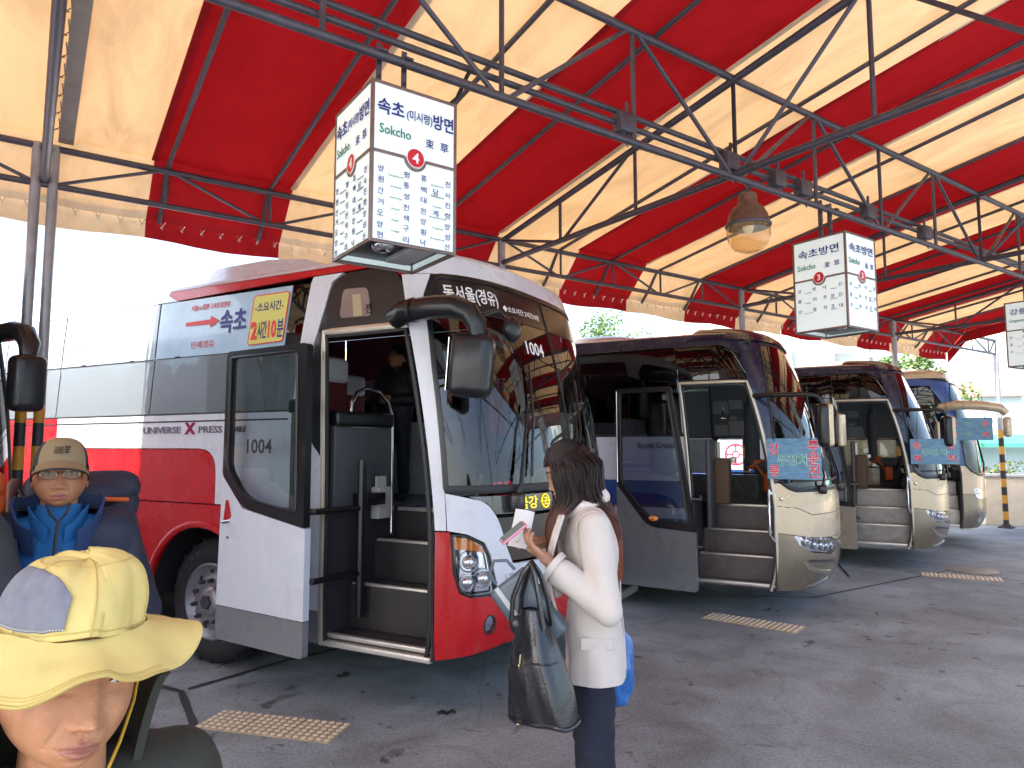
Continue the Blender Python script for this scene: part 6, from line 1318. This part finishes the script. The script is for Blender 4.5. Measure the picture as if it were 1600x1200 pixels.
f = MB(); f.tube([(0.004, -.098, 1.45), (0, -.122, 1.38), (0, -.142, 1.30), (0, -.150, 1.22)], .006, 6); f.tube([(-.034, -.083, 1.505), (-.02, -.09, 1.47), (.004, -.1, 1.445), (.024, -.09, 1.47), (.036, -.083, 1.505)], .005, 6); f.build('zip', M_RUB, root)
def hat_in(root, hm): return None
f = MB()      # cap crown, side panels, curved peak
def cr(u, v, o=0):
    a = 2 * math.pi * u; t = v * math.pi / 2; r = .088 * math.cos(t) ** .75; return tuple(hm @ Vector((r * math.cos(a) * .93, .006 + r * 1.14 * math.sin(a), .028 + .098 * math.sin(t) ** .9 + o)))
f.grid(cr, 40, 10); 
for i in range(len(f.f)):
    u = (i % 40) / 40; v = (i // 40) / 10
    f.m[i] = 1 if v < .55 and (.02 < (u * 2) % 1 < .0 or abs(math.cos(2 * math.pi * u)) > .86) else 0
f.build('cap_crown', [M_CAP, mat('cap_side', (.02, .02, .028), .8)], root, ang=60)
def pk(u, v, o=0):
    a = R(-90 + 60 * (2 * u - 1)); r0 = .089; rr = r0 + v * (.062 * math.cos(R(80 * (2 * u - 1))) + .002); return tuple(hm @ Vector((.93 * rr * math.cos(a), .004 + 1.10 * rr * math.sin(a),   .043 - .050 * v * (.55 + .45 * abs(2 * u - 1) ** 2) - .016 * abs(2 * u - 1) ** 2.0 + o)))
f = MB(); f.sheet(pk, 24, 7, -.004); f.build('cap_peak', M_CAP, root, ang=60)
f = MB(); f.tube([pk(u / 24, 1.0, -.003) for u in range(25)], .0035, 6); f.build('peak_edge', M_RUB, root)
f = MB(); cf_ = lambda x, y, d: tuple(hm @ Vector((x, .006 - 1.14 * (.091 + d * 1.3) * math.cos(math.asin(min(1, (y - .028) / .1)) if y > .028 else 0) ** .75 * math.cos(x / .085) - .001, y)))
for i, w_ in enumerate(('THE', 'NORTH', 'FACE')): text(f, w_, cf_, -.008, .086 - i * .0085, .0065, .026, 0, .03)
for k in range(3): f.add([cf_(.010, .092 - .009 * k - .0, .004), cf_(.026 - .002 * k, .092 - .009 * k, .004), cf_(.026 - .002 * k, .085 - .009 * k, .004), cf_(.010, .085 - .009 * k, .004)], [(0, 1, 2, 3)])
f.build('cap_mark', mat('dark_thread', (.045, .035, .03), .8), root)
f = MB()      # glasses
for s in (-1, 1):
    L = [hm @ Vector((s * .033 + .024 * math.cos(a) * (1 - .08 * math.sin(a)), -.100 + .004 * abs(math.cos(a)), -.006 + .0155 * math.sin(a))) for a in [2 * math.pi * k / 24 for k in range(24)]]; f.tube(L, .0010, 5, 0, True, None, True); f.add(L, [list(range(24))], 1)
    f.tube([hm @ Vector((s * .057, -.098, -.002)), hm @ Vector((s * .076, -.06, .0)), hm @ Vector((s * .082, .02, -.004))], .0014, 5)
f.tube([hm @ Vector((-.010, -.102, -.002)), hm @ Vector((0, -.106, .001)), hm @ Vector((.010, -.102, -.002))], .0012, 5)
gl_ = f.build('glasses', [mat('gold_wire', (.5, .4, .25), .2, 1.), glass('spectacle_lens', (.86, .84, .80), .9)], root)
f = MB(); 
for s in (-1, 1): f.ell((s * .078, .028, .008), (.008, .030, .030), 10, 8, 0, hm)
f.ell((0, .065, -.03), (.065, .032, .05), 16, 10, 0, hm); f.build('hair', M_HAIR, root)
backpack('dark navy hiking backpack with orange strip behind the tan capped man', (CM[0] + .025, CM[1] + .12, .92), crz + R(6), M_PACK, M_ORG, 1.0, (1,))

# ---------- the hiker cut off by the left edge
HM = (-1.78, 2.06); root, hm, elb, wr = man('hiker in charcoal jacket mostly outside the left edge of the picture', HM, R(25), 1.03, M_SK2, None, M_TRS, res=.4)
f = MB(); f.add(*jacket_mesh(elb, wr, 1.1, .008, 11, .84, 1.50)); f.build('jacket', mat('charcoal_jacket', (.035, .037, .045), .7, var=.2, bump=.2, bscale=300), root, ang=70)
short_hair(root, hm, M_HAIR, 0, 4)
backpack('orange and black backpack at the left edge beside the striped post', (HM[0] - .03, HM[1] + .10, .98), R(25), mat('orange_pack', (.55, .10, .015), .65, var=.3), M_BLK, .95)
root = thing('trekking_pole', 'grip of a trekking pole strapped upright beside the tan capped man', 'trekking pole', (-1.83, 2.58, 0))
f = MB(); f.tube([(0, 0, .02), (0, 0, 1.35)], .007, 8, 0); f.build('shaft', M_ALF, root); f = MB(); f.tube([(0, 0, 1.35), (0, 0, 1.42), (0, 0, 1.52), (.004, 0, 1.56), (.006, 0, 1.58)], [.013, .016, .018, .022, .012], 10); f.build('grip', mat('brown_grip', (.10, .04, .03), .6), root)
f = MB(); f.tube([(.015, 0, 1.55), (.05, 0, 1.50), (.06, 0, 1.43), (.035, 0, 1.38), (.01, 0, 1.46)], .006, 6); f.build('wrist_strap', M_RUB, root)

# ---------- the man standing inside the red and white coach
dp = world(O1, (-1.62, .50, 1.20)); root, hm, elb, wr = man('young man in black jacket standing inside the red and white coach', dp, RZ + R(8), .85, M_SK2, None, M_TRS, (R(14), 0, R(-6)), zoff=1.20, front_hands=True, res=.45)
f = MB(); f.add(*jacket_mesh(elb, wr, 1.0, .007, 21, .88, 1.50)); f.build('jacket', mat('black_jacket', (.016, .017, .022), .6, var=.3), root, ang=70)
short_hair(root, hm, M_HAIR, 0, 6)
# ---------- the man in the yellow bucket hat, close to the camera
FM = (-.66, 1.082); FZ = 1.371; frz = R(48.1)
root = thing('person', 'man in yellow bucket hat leaning in at the lower left corner', 'person', (FM[0], FM[1], 0), frz)
hm = Matrix.Translation((0, 0, FZ)) @ Matrix.Rotation(R(2.2), 4, 'X') @ Matrix.Rotation(R(8.9), 4, 'Y') @ Matrix.Scale(1.10, 4)
b = MB(); sh = FZ - .235; elb = [Vector((s * .27, .12, sh - .30)) for s in (-1, 1)]; wr = [Vector((s * .25, -.04, sh - .52)) for s in (-1, 1)]
b.add(*blob([('c', (0, .03, FZ - .26), (0, .022, FZ - .06), .064, .056), ('e', (0, .06, sh - .18), (.17, .11, .25)), ('e', (0, .10, sh - .42), (.155, .11, .15))] + [('c', (s * .15, .05, sh), elb[(s + 1) // 2], .055, .042) for s in (-1, 1)] + [('c', elb[(s + 1) // 2], wr[(s + 1) // 2], .04, .028) for s in (-1, 1)] + [('c', (s * .09, .10, sh - .46), (s * .10, .02, .44), .082, .058) for s in (-1, 1)] + [('c', (s * .10, .02, .44), (s * .10, .06, .08), .056, .04) for s in (-1, 1)], .012, 5))
head(b, hm, 1.5, nose=1.25)
for s in (-1, 1): hand(b, Matrix.Translation(wr[(s + 1) // 2]) @ Matrix.Rotation(R(75), 4, 'Y') @ Matrix.Rotation(R(90 * s), 4, 'X'), .45)
b.build('body', [mat('skin_warm', (.56, .25, .125), .46, 0, .45, var=.22, vscale=36, bump=.30, bscale=420, sss=.06), M_LIPF, M_EYW, M_EYD, M_HAIR], root, ang=80)
f = MB(); f.add(*blob([('e', (0, .08, sh - .20), (.20, .15, .27)), ('e', (0, .11, sh - .40), (.195, .145, .22)), ('c', (-.13, .05, sh + .005), (.13, .05, sh + .005), .085, .085)] + [('c', (s * .165, .05, sh), elb[(s + 1) // 2], .088, .07) for s in (-1, 1)] + [('c', elb[(s + 1) // 2], wr[(s + 1) // 2], .068, .05) for s in (-1, 1)], .012, 5, .008, 9, None, (1, 1, .7), 31))
M_OLV = mat('olive_jacket', (.035, .036, .026), .75, var=.25, bump=.25, bscale=300); f.build('jacket', M_OLV, root, ang=70)
def ocol(u, v, o=0): a = R(-90 + 64 + 232 * u); r = .088 + .035 * v + o; return (r * 1.1 * math.cos(a), .035 + r * math.sin(a), sh + .055 + .150 * (1 - (1 - v) ** 1.6) - .012 * v * math.cos(a * 2))
f = MB(); f.sheet(ocol, 44, 8, .012); f.build('collar', M_OLV, root, ang=60)
f = MB(); f.add(*blob([('c', (s * .09, .10, sh - .46), (s * .10, .02, .44), .10, .078) for s in (-1, 1)] + [('c', (s * .10, .02, .44), (s * .10, .06, .08), .075, .062) for s in (-1, 1)], .013, 5)); f.build('trousers', M_TRS, root, ang=70)
f = MB()
for s in (-1, 1): f.add(*blob([('c', (s * .105, .08, .045), (s * .115, -.11, .04), .046, .042)], .012, 4))
f.build('shoes', M_RUB, root, ang=70)
M_YH = mat('yellow_cotton', (.72, .57, .20), .85, var=.10, vscale=9, bump=.25, bscale=950); M_GP = mat('grey_cotton', (.20, .205, .24), .85, var=.2, vscale=60, bump=.3, bscale=950)
def fold(a, z): return .0045 * math.sin(3 * a + 30 * z + 1) + .011 * mnoise.noise(Vector((math.cos(a) * 2.2, math.sin(a) * 2.2, z * 14))) + .003 * mnoise.noise(Vector((math.cos(a) * 6, math.sin(a) * 6, z * 30)))
def crown(a, v, o=0.):
    """a from the front towards his right; v from brim seam to top"""
    t = v * math.pi / 2; c = math.cos(t) ** .42; s = math.sin(t) ** 1.15; r = (.096 - .008 * v) * c + o; z = .056 + .092 * s + fold(a, v * .1) * .7 * (1 - v * .5) + o * .3
    r += fold(a, v * .12) * (1 - v) ** .3
    return tuple(hm @ Vector((-.010 - r * .92 * math.sin(a), .010 - r * 1.08 * math.cos(a), z - .010 * math.sin(a))))
f = MB(); f.sheet(lambda u, v, o=0: crown(2 * math.pi * u, v, o), 96, 28, -.002); f.build('hat_crown', M_YH, root, ang=80)
f = MB()
for k in range(6): f.tube([crown(R(8 + 60 * k), v / 14, .0006) for v in range(15)], .0013, 5)
f.tube([crown(2 * math.pi * i / 90, .07, .0006) for i in range(90)], .0012, 5, 0, True, None, True); f.tube([crown(2 * math.pi * i / 90, .78, .0006) for i in range(90)], .0012, 5, 0, True, None, True); f.build('crown_seam', mat('yellow_thread', (.55, .40, .12), .8), root)
f = MB()
def gpatch(u, v, o=0): a = R(26 + 84 * u); top = .62 + .10 * math.sin(math.pi * u) - .22 * (1 - u) ** 5; return crown(a, .10 + (top - .10) * v, .0035 + o)
f.sheet(gpatch, 40, 22, -.004); hp = f.build('hat_patch', M_GP, root, ang=80)
f = MB()
for i in range(40): 
    u = i / 40; f.tube([gpatch(u, .03, .0012), gpatch(u + .014, .03, .0012)], .0011, 4)
f.build('stitching', mat('pale_thread', (.5, .48, .45), .8), hp)
def brim(a, v, o=0.):
    f_ = math.cos(a); sd = abs(math.sin(a)); r = .096 + .056 * v; left = max(0., -math.sin(a))          # left = his left, right in the picture
    z = .058 - .010 * math.sin(a) - v * (.034 * max(0, math.sin(a)) + .036 * max(f_, 0) ** 1.3 + .020 * max(-f_, 0) + .016 * sd) + left ** 3 * (.002 * v ** 2.2) + (.0055 * math.sin(4 * a + 1.2) + .004 * math.sin(9 * a)) * v + .35 * fold(a, .3 + v * .1)
    tip = g_((a + 1.15) / .34); r += .022 * v * tip; z += tip * .010 * v ** 2.5
    return tuple(hm @ Vector((-.010 - r * .94 * math.sin(a), .010 - r * 1.08 * math.cos(a), z + o)))
f = MB(); f.sheet(lambda u, v, o=0: brim(2 * math.pi * u - math.pi, v, o), 120, 14, -.003); br = f.build('hat_brim', M_YH, root, ang=80)
f = MB()
for v in (.90, .95): f.tube([brim(2 * math.pi * i / 160, v, .0006) for i in range(160)], .0008, 4, 0, True, None, True)
f.tube([brim(2 * math.pi * i / 160, 1.0, -.0015) for i in range(160)], .0028, 6, 0, True, None, True); f.build('brim_edge', mat('yellow_thread', (.55, .40, .12), .8), br)
f = MB(); f.tube([hm @ Vector(q) for q in ((.082, .0, .045), (.084, -.012, .0), (.078, -.030, -.045), (.062, -.052, -.09), (.040, -.075, -.135), (.02, -.085, -.19), (.01, -.09, -.25))], .0042, 8, 0, True, None, False, .5); f.build('chin_cord', mat('amber_cord', (.60, .36, .03), .6), root)
f = MB(); f.ell((0, .035, .0), (.083, .080, .06), 24, 14, 0, hm); f.build('hair', M_HAIR, root)


# ---------- the woman with the phone
WP = (.305, 3.0); wrz = R(-90)
root = thing('person', 'long haired woman in pale coat looking down at her phone', 'person', (WP[0], WP[1], 0), wrz)
hm = Matrix.Translation((0, -.068, 1.600)) @ Matrix.Rotation(R(24), 4, 'X') @ Matrix.Rotation(R(0), 4, 'Y')
eL, wL = Vector((.235, .065, 1.065)), Vector((.150, -.155, 1.235)); eR, wR = Vector((-.215, .0, 1.09)), Vector((-.055, -.165, 1.275))
b = MB(); b.add(*blob([('c', (0, .02, 1.34), (0, -.035, 1.53), .050, .047), ('e', (0, .02, 1.24), (.145, .095, .22)), ('e', (0, .03, .92), (.115, .085, .13)), ('c', (.14, .02, 1.385), eL, .045, .036), ('c', eL, wL, .036, .024), ('c', (-.14, .02, 1.385), eR, .045, .036), ('c', eR, wR, .036, .024)] + [('c', (s * .070, .03, .86), (s * .080, .03, .48), .070, .052) for s in (-1, 1)] + [('c', (s * .085, .02, .48), (s * .085, .05, .09), .053, .034) for s in (-1, 1)], .011, 5))
head(b, hm, .8, nose=.8, female=True)
def hmat(w, d, z):
    d = Vector(d).normalized(); z = Vector(z); z = (z - d * z.dot(d)).normalized(); y = z.cross(d); return Matrix(((d.x, y.x, z.x, w.x), (d.y, y.y, z.y, w.y), (d.z, y.z, z.z, w.z), (0, 0, 0, 1)))
hand(b, hmat(wL + Vector((0, -.01, .012)), (-.15, -.75, .62), (.25, -.70, -.66)), [.28, .34, .42, .5], 0, -.6)
hand(b, hmat(wR + Vector((0, -.01, .01)), (.35, -.80, .42), (-.15, .25, .95)), [.5, .75, .85, .9], 0, 1.2)
b.build('body', BODYM(M_SK, M_LIPF), root, ang=75)
M_COAT = mat('pale_coat', (.60, .54, .49), .8, var=.08, vscale=5, bump=.2, bscale=300, sheen=.1)
cp = [('e', (0, .03, 1.24), (.165, .112, .24)), ('c', (-.11, .025, 1.375), (.11, .025, 1.375), .070, .070), ('c', (.140, .025, 1.37), eL, .068, .052), ('c', eL, eL.lerp(wL, .80), .052, .052), ('c', (-.140, .025, 1.37), eR, .070, .058), ('c', eR, eR.lerp(wR, .82), .064, .058), ('e', (0, .035, 1.0), (.160, .118, .25)), ('c', (-.05, .040, 1.02), (-.06, .045, .60), .108, .124), ('c', (.05, .040, 1.02), (.06, .045, .60), .108, .124)]
f = MB(); f.add(*blob(cp, .0105, 4, .013, 6, [((0, 0, .755), (0, .05, -1)), ((0, 0, 1.462), (0, 0, 1))], (1, 1, .55), 3)); f.build('coat', M_COAT, root, ang=75)
f = MB(); f.lathe([(.062, -.02), (.066, .0), (.066, .006), (.058, .006), (.05, -.02)], 28, 0, hmat(eL.lerp(wL, .93), wL - eL, (0, 0, 1)) @ Matrix.Rotation(R(90), 4, 'Y'), False); f.lathe([(.058, -.02), (.061, .0), (.061, .006), (.053, .006), (.046, -.02)], 28, 0, hmat(eR.lerp(wR, .94), wR - eR, (0, 0, 1)) @ Matrix.Rotation(R(90), 4, 'Y'), False); f.build('cuffs', M_COAT, root, ang=60)
f = MB(); f.box((.168, .03, .93), (.012, .13, .05), 0, Matrix.Rotation(R(4), 4, 'Y') @ Matrix.Translation((-.068, 0, 0)), .005); f.tube([(.0, .155, 1.36), (.0, .150, 1.20), (0, .152, 1.05), (0, .166, .90), (0, .170, .78)], .0035, 5); f.tube([(.142 + .062 * math.cos(a) * .3, .025 + .070 * math.sin(a), 1.37 + .068 * math.cos(a)) for a in [R(-100 + 10 * k) for k in range(21)]], .003, 5); f.build('seam', M_COAT, root)
M_SCF = mat('silk_scarf', (.62, .55, .50), .45, var=.3, vscale=22, sheen=.3)
def scarf(u, v, o=0): a = 2 * math.pi * u; r = .068 + .022 * math.sin(math.pi * v) + .005 * math.sin(3 * a + 5 * v) + o; return (r * 1.05 * math.cos(a), .012 + r * 1.0 * math.sin(a), 1.415 + .080 * v + .022 * math.sin(a) + .008 * math.sin(3 * a + 4 * v))
f = MB(); f.sheet(scarf, 60, 12, .006); f.sheet(lambda u, v, o=0: (-.05 + .11 * u + .02 * math.sin(8 * v), -.112 - .035 * math.sin(math.pi * v) - .012 * math.sin(14 * u) + o, 1.42 - .34 * v + .01 * math.sin(9 * u)), 16, 16, .006); f.sheet(lambda u, v, o=0: (.06 + .07 * u + .02 * math.sin(6 * v), -.105 - .055 * math.sin(math.pi * v * .8) - .010 * math.sin(12 * u) + o, 1.42 - .38 * v), 12, 16, .006); f.build('scarf', M_SCF, root, ang=70)
M_JEAN = mat('dark_jeans', (.010, .013, .030), .8, var=.35, vscale=10, bump=.3, bscale=400)
f = MB(); f.add(*blob([('e', (0, .035, .84), (.125, .095, .10))] + [('c', (s * .068, .035, .82), (s * .080, .03, .48), .082, .076) for s in (-1, 1)] + [('c', (s * .085, .03, .48), (s * .085, .05, .10), .076, .066) for s in (-1, 1)], .012, 5, .006, 12, [((0, 0, .06), (0, 0, -1))], (1, 1, 1.4), 5)); f.build('trousers', M_JEAN, root, ang=75)
f = MB()
for s in (-1, 1): f.add(*blob([('c', (s * .085, .07, .05), (s * .09, -.11, .035), .040, .032), ('c', (s * .085, .08, .03), (s * .085, .08, .02), .024, .018)], .010, 4))
f.build('shoes', M_RUB, root, ang=70)
def hair_mat():
    m = bpy.data.materials.new('brown_hair'); m.use_nodes = True; n = m.node_tree; bs = n.nodes['Principled BSDF']; tc = n.nodes.new('ShaderNodeTexCoord'); sp = n.nodes.new('ShaderNodeSeparateXYZ'); n.links.new(tc.outputs['Object'], sp.inputs[0])
    ns = n.nodes.new('ShaderNodeTexNoise'); ns.inputs['Scale'].default_value = 14; n.links.new(tc.outputs['Object'], ns.inputs['Vector']); ad = n.nodes.new('ShaderNodeMath'); ad.operation = 'MULTIPLY_ADD'; ad.inputs[1].default_value = .28; n.links.new(ns.outputs['Fac'], ad.inputs[0]); n.links.new(sp.outputs['Z'], ad.inputs[2])
    r = n.nodes.new('ShaderNodeValToRGB'); e = r.color_ramp.elements; mr = n.nodes.new('ShaderNodeMapRange'); mr.inputs['From Min'].default_value = 1.25; mr.inputs['From Max'].default_value = 1.75; n.links.new(ad.outputs[0], mr.inputs['Value']); n.links.new(mr.outputs['Result'], r.inputs[0])
    e[0].position = .10; e[0].color = (.28, .075, .028, 1); e[1].position = .72; e[1].color = (.016, .008, .007, 1); k = e.new(.46); k.color = (.11, .036, .020, 1)      # dyed lengths, dark roots
    n.links.new(r.outputs[0], bs.inputs['Base Color']); bs.inputs['Roughness'].default_value = .45; bs.inputs['Specular IOR Level'].default_value = .3; return m
M_BH = hair_mat(); rg = random.Random(12)
f = MB()
f.ell((0, .010, .022), (.083, .103, .104), 36, 22, 0, hm, lambda p, d: Vector((p.x, max(p.y, -.060 if p.z < .05 else p.y), p.z)))
hi = hm.inverted(); top = hm @ Vector((0, .01, .11))
for k in range(3400):
    # a root on the scalp, a path over the head and down to chest or back
    a = rg.uniform(-2.35, 2.35); e = rg.uniform(.0, 1.45); back = math.cos(a)                 # a = 0 at the back of the head
    d = Vector((math.sin(a) * math.cos(e), math.cos(a) * math.cos(e), math.sin(e)))
    p = hm @ Vector((d.x * .085, .010 + d.y * .105, .024 + d.z * .106)); az = a + rg.gauss(0, .06); pts = [p]
    sx, sy = math.sin(az), math.cos(az); ze = 1.14 + .20 * rg.random() ** 1.5 - (.03 if sy < 0 else 0); L = max(.05, p.z - ze); n = 13; wv = rg.uniform(0, 6.3); fr = rg.uniform(.002, .007); lay = rg.uniform(-.014, .006); sd = 1 if sy > .15 else -1
    for i in range(1, n + 1):
        t = i / n; z = p.z - L * t; sh_ = sm((1.50 - z) / .13); ux = sx * (1 - .35 * sh_); uy = sy + (sd * .85 - sy) * sh_ * .8
        rx = .097 + lay + .012 * g_((z - 1.62) / .07) + .020 * sm((1.46 - z) / .12); ry = .116 + lay + .014 * g_((z - 1.64) / .08) + .016 * sm((1.46 - z) / .14)
        tgt = Vector((rx * ux + fr * math.sin(7 * t + wv), -.050 + .034 * sm((1.6 - z) / .2) + ry * uy + fr * math.cos(6 * t + wv) + sd * (.030 if sd < 0 else .048) * sh_, z))
        w = sm(t * 3.4 if e > .5 else t * 5.5); pts.append(Vector((p.x, p.y, z)).lerp(tgt, w))
    f.tube(pts, [.0023 if i < n - 2 else .0008 * (n + .3 - i) for i in range(n + 1)], 3, 0, False)
f.build('hair', M_BH, root, ang=80)
Wm = Matrix.Translation((WP[0], WP[1], 0)) @ Matrix.Rotation(wrz, 4, 'Z')
def held(name, label, cat, p, rot=(0, 0, 0)):
    o = thing(name, label, cat, Wm @ Vector(p)); o.rotation_euler = (Wm.to_3x3() @ (Matrix.Rotation(rot[2], 3, 'Z') @ Matrix.Rotation(rot[0], 3, 'X') @ Matrix.Rotation(rot[1], 3, 'Y'))).to_euler(); return o
ph = held('phone', 'pink phone held up in the hand of the long haired woman', 'phone', wL + Vector((-.03, -.145, .115)), (R(38), R(10), R(8)))
f = MB(); f.box((0, 0, 0), (.068, .125, .012), bev=.006); f.build('case', mat('pink_case', (.72, .25, .36), .35), ph); f = MB(); f.box((0, 0, .0068), (.06, .108, .002)); f.build('screen', mat('phone_screen', (.10, .11, .12), .08, spec=.8, emit=(.6, .65, .55), estr=.05), ph)
pp = held('paper_slip', 'white folded paper slip pinched in her other hand', 'paper', wR + Vector((.055, -.10, .075)), (R(70), R(25), R(50)))
f = MB(); f.sheet(lambda u, v, o=0: ((u - .5) * .085, (v - .5) * .16, .012 * math.sin(3 * u) + .02 * (v - .5) ** 2 + o), 8, 8, .0012); f.build('sheet', M_PAPER, pp, ang=60); f = MB(); f.box((.02, -.05, .006), (.02, .006, .003)); f.build('print', M_BLK, pp)
# handbag on the forearm
M_LEA = mat('black_leather', (.014, .014, .017), .22, spec=.6, var=.15, vscale=12, bump=.18, bscale=90, coat=.25)
hb = held('handbag', 'large shiny black leather handbag hanging from her forearm', 'handbag', (.275, -.185, .675), (0, 0, R(-38)))
def bag(u, v, o=0):
    a = 2 * math.pi * u; z = .40 * v; wy = .125 - .085 * v ** 1.25 + .012 * math.sin(math.pi * v); wx = .085 - .055 * v ** 1.1 + .022 * math.sin(math.pi * v); n = 2 / 3.2
    c, s = math.cos(a), math.sin(a); x = wx * math.copysign(abs(c) ** n, c); y = wy * math.copysign(abs(s) ** n, s)
    k = .008 * mnoise.noise(Vector((x * 14, y * 11, z * 7))) + .004 * math.sin(y * 60 + z * 18) * (1 - v) * (1 if abs(c) > .3 else .3)
    sl = 1 + (k + o) / max(.03, math.hypot(x, y)); return (x * sl, y * sl - .055 * v, z + .012 * math.sin(3 * u * 6.28) * (1 - v) * .5)
f = MB(); f.grid(bag, 64, 30); f.add([bag(i / 64, 0) for i in range(64)], [list(range(64))]); f.add([bag(i / 64, .985) for i in range(64)], [list(range(64))]); f.build('bag_body', M_LEA, hb, ang=60)
f = MB(); f.tube([bag(.02 + .23 * i / 14, .56, .003) for i in range(15)], .0035, 6); f.tube([bag(.75 + .24 * i / 14, .50, .003) for i in range(15)], .0035, 6); f.tube([bag(.875, i / 12, .003) for i in range(12)], .004, 6); f.tube([bag(.0 + .98 * i / 60, .03, .004) for i in range(61)], .006, 6); f.build('seam_piping', M_LEA, hb)
f = MB(); c = bag(.80, .84, .004); f.ell(c, (.026, .026, .036), 18, 12); f.build('round_patch', M_LEA, hb)
f = MB()
for q in range(10): f.ell(bag(.78 + .012 * (q % 5), .10 + .03 * (q // 5), .004), (.004, .004, .004), 8, 6)
f.tube([bag(.99, .62 - .02 * i, .005) for i in range(5)], .003, 6); f.ell(bag(.99, .52, .006), (.006, .005, .010), 8, 6)
for q in range(6): f.ell(bag(.5 + .09 * q, .0, .0), (.007, .007, .006), 8, 6)
f.build('metal_studs', mat('brass_stud', (.65, .52, .28), .25, 1.), hb)
f = MB()
for x in (-.028, .028): f.tube([(x, -.135, .34), (x, -.125, .44), (x * .6, -.085, .535), (x * .2, -.055, .575), (x * .6, -.03, .535), (x, .0, .44), (x, .02, .34)], [.012, .012, .013, .014, .013, .012, .012], 10, 0, True, None, False, .5)
f.build('handles', M_LEA, hb, ang=70)
gb = held('shopping_bag', 'flat grey blue shopping bag with pale stripe tilted behind the handbag', 'shopping bag', (.10, -.235, .89), (R(0), R(0), R(-12)))
f = MB(); Mg = Matrix.Translation((0, .0, .15)) @ Matrix.Rotation(R(38), 4, 'X'); f.box((0, 0, 0), (.09, .18, .30), 0, Mg, .02); f.build('bag_body', mat('grey_vinyl', (.10, .14, .17), .35, var=.2, coat=.3), gb)
f = MB(); f.box((.047, -.045, 0), (.004, .02, .295), 0, Mg); f.build('stripe', mat('pale_stripe', (.55, .58, .60), .4), gb); f = MB(); f.tube([Mg @ Vector(q) for q in ((.0, -.05, .16), (0, -.045, .21), (0, 0, .24), (0, .045, .21), (0, .05, .16))], .007, 8); f.build('handle', mat('grey_vinyl', (.10, .14, .17)), gb)
bb = held('plastic_bag', 'crumpled blue plastic bag showing behind the hem of her coat', 'plastic bag', (-.19, .135, .53), (0, 0, R(10)))
f = MB(); f.add(*blob([('e', (0, .01, .15), (.055, .095, .13)), ('c', (0, .01, .20), (.01, -.03, .44), .075, .018), ('e', (0, .035, .24), (.04, .07, .12))], .008, 4, .011, 11, None, (1.5, 1.5, .6), 8)); f.build('bag_body', mat('blue_plastic', (.03, .16, .48), .25, var=.5, vscale=10, coat=.4), bb, ang=60)
f = MB(); f.tube([(.01, -.03, .36), (.01, -.04, .50), (.0, -.05, .62)], .008, 6); f.build('handle', mat('blue_plastic', (.03, .16, .48)), bb)
um = held('folded_umbrella', 'slim folded patterned umbrella hanging below the blue plastic bag', 'umbrella', (-.16, .10, .36), (R(-6), 0, 0))
f = MB(); f.lathe([(.004, .0), (.018, .03), (.022, .16), (.018, .24), (.008, .27)], 14); f.build('canopy', mat('speckled_cloth', (.16, .17, .19), .6, var=.8, vscale=60), um, ang=50); f = MB(); f.tube([(.0, 0, .26), (0, 0, .33)], .006, 8); f.tube([(.020, -.012, .02), (.024, -.012, .2)], .002, 5); f.build('shaft', M_ALF, um)
bpy.data.scenes.remove(WS)
